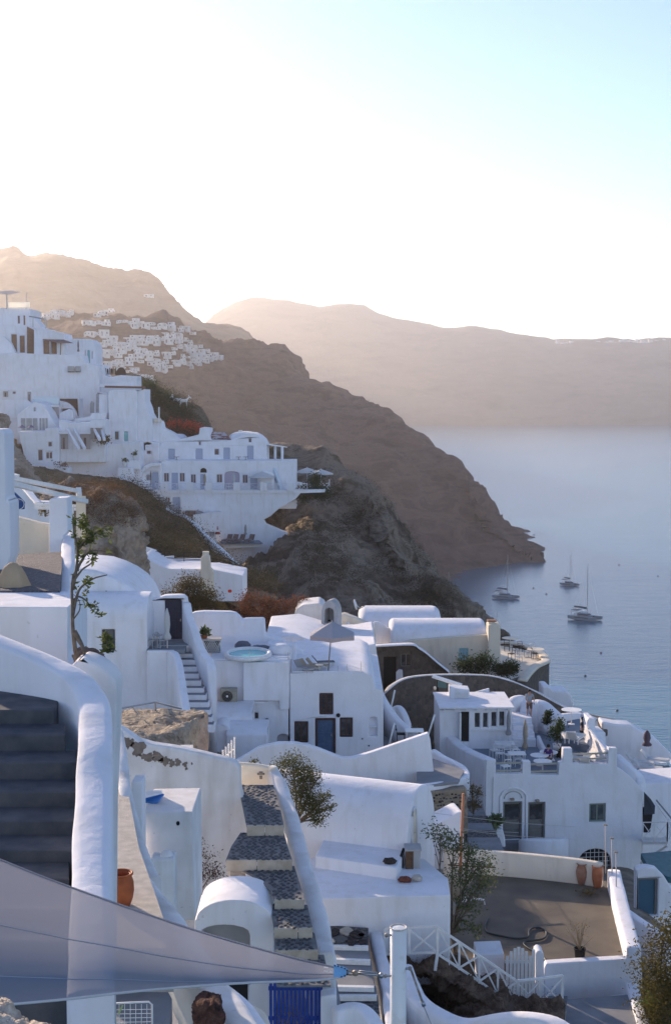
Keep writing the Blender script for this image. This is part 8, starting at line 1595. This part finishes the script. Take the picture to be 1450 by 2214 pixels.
# ================================================================= boats
HULL = mat('boat_hull', (.20, .24, .29), .35); HULLD = mat('boat_dark', (.04, .045, .06), .5); SAILC = mat('sail_cover', (.06, .09, .14), .8)  # hull colour is darkened to carry the shade on the boats
def catamaran(label, loc, rz, sc=1):
    t = thing('catamaran', (0, 0, 0), label, 'boat', 'catamarans anchored below the headland')
    for y in (-2.6, 2.6):
        mb = MB(); sec = [(-6, .9, .5), (-4, 1.0, .2), (0, 1.05, .1), (3.5, .9, .1), (5.6, .45, .25), (6.4, .06, .5)]; V = []; Fc = []
        for x, w, zb in sec: V += [(x, y - w / 2 * .7, zb), (x, y - w / 2, .9), (x, y - w / 2, 1.7), (x, y + w / 2, 1.7), (x, y + w / 2, .9), (x, y + w / 2 * .7, zb)]
        for i in range(5):
            for j in range(6): Fc.append((i * 6 + j, i * 6 + (j + 1) % 6, (i + 1) * 6 + (j + 1) % 6, (i + 1) * 6 + j))
        Fc += [tuple(range(6))[::-1], tuple(range(30, 36))]; mb.add(V, Fc); mb.build('hull', HULL, t)
        MB().hexa([Vector((-3, y - .56, 1.0)), Vector((3, y - .5, 1.0)), Vector((3, y + .5, 1.0)), Vector((-3, y + .56, 1.0))], [Vector((-3, y - .56, 1.35)), Vector((3, y - .5, 1.35)), Vector((3, y + .5, 1.35)), Vector((-3, y + .56, 1.35))]).build('hull_window', HULLD, t)
    MB().hexa([Vector((-5, -2.3, 1.2)), Vector((2.4, -2.3, 1.2)), Vector((2.4, 2.3, 1.2)), Vector((-5, 2.3, 1.2))], [Vector((-5, -2.3, 1.75)), Vector((2.4, -2.3, 1.75)), Vector((2.4, 2.3, 1.75)), Vector((-5, 2.3, 1.75))]).build('deck', HULL, t)
    MB().hexa([Vector((-2.5, -2, 1.76)), Vector((2.2, -1.7, 1.76)), Vector((2.2, 1.7, 1.76)), Vector((-2.5, 2, 1.76))], [Vector((-2.5, -1.8, 2.9)), Vector((.8, -1.4, 2.8)), Vector((.8, 1.4, 2.8)), Vector((-2.5, 1.8, 2.9))]).build('cabin', HULL, t, bevel=.15)
    MB().hexa([Vector((-2.0, -2.03, 2.1)), Vector((2.05, -1.78, 2.05)), Vector((2.05, 1.78, 2.05)), Vector((-2.0, 2.03, 2.1))], [Vector((-2.0, -1.96, 2.55)), Vector((1.4, -1.62, 2.5)), Vector((1.4, 1.62, 2.5)), Vector((-2.0, 1.96, 2.55))]).build('cabin_window', HULLD, t)
    MB().box((-3.8, 0, 3.6), 3.0, 3.6, .14).build('bimini', HULLD, t)
    for x in (-5.1, -2.6):
        for y in (-1.6, 1.6): MB().bar((x, y, 1.7), (x, y, 3.6), .08).build('post', STEEL, t)
    MB().tube([(1, 0, 2.8), (1, 0, 22)], [.14, .08], 8).build('mast', STEEL, t); MB().tube([(.9, 0, 4.4), (-5, 0, 4.7)], [.14, .12], 8).build('boom', STEEL, t); MB().tube([(.6, 0, 4.8), (-2, 0, 4.95), (-4.8, 0, 5.0)], [.4, .35, .2], 8).build('furled_sail', SAILC, t)
    MB().bar((-.5, 1.2, 13), (2.2, -1.2, 13), .05).build('spreader', STEEL, t)
    for a, b in (((6, 0, 1.6), (1, 0, 21)), ((-5, 2.4, 1.7), (1, 0, 20)), ((-5, -2.4, 1.7), (1, 0, 20)), ((.6, 2.8, 1.7), (1, 0, 20)), ((.6, -2.8, 1.7), (1, 0, 20))): MB().bar(a, b, .035).build('stay', STEEL, t)
    t.location = loc; t.rotation_euler = (0, 0, R(rz)); t.scale = (sc,) * 3; return t
b0 = PZ(1263, 1340, 0); b1 = PZ(1092, 1294, 0); b2 = PZ(1230, 1266, 0)
c1 = catamaran('nearest catamaran with tall mast, right of the three on the open water', b0, -38, 1.12)
dup(c1, b1, R(-34), .98, label='catamaran close below the headland, left of the three'); dup(c1, b2, R(-50), .78, label='smallest catamaran with warm lit stern, farthest of the three')
mb_t = thing('sailboat', (0, 0, 0), 'sailboat mostly hidden behind the cream house chimney', 'boat'); pb_ = PZ(1073, 1400, 0); mb_t.location = pb_
h0 = MB(); h0.tube([(-5, 0, .6), (-3, 0, .5), (0, 0, .5), (3, 0, .6), (5, 0, .9)], [.3, 1.1, 1.4, 1.0, .1], 10); o = h0.build('hull', HULL, None); o.parent = mb_t
o = MB().tube([(0, 0, 1), (0, 0, 14)], [.12, .07], 8).build('mast', STEEL, None); o.parent = mb_t; o = MB().bar((0, 0, 13.5), (4.5, 0, 1), .04).build('stay', STEEL, None); o.parent = mb_t
pb3 = PZ(969, 1285, 0); mb_t2 = dup(mb_t, pb3, R(40), .8, label='small sailboat lying in the shade of the headland')
for i, (u, v) in enumerate(((1337, 1222), (1421, 1246), (1298, 1412), (1264, 1462), (1180, 1285), (1333, 1537), (1152, 1272))):
    p = PZ(u, v, 0); t = thing('buoy', p, ['mooring buoy farthest out right of the catamarans', 'mooring buoy nearest the right edge of the water', 'mooring buoy below the nearest catamaran', 'mooring buoy above the stone terrace end', 'small buoy between the two left catamarans', 'lowest mooring buoy above the right white terraces', 'tiny buoy just off the headland tip'][i], 'buoy'); MB().lathe(p, [(.15, -.3), (.45, 0), (.4, .3), (.15, .5)], 12).build('float', HULLD if i % 2 else BR, t, smooth=True)
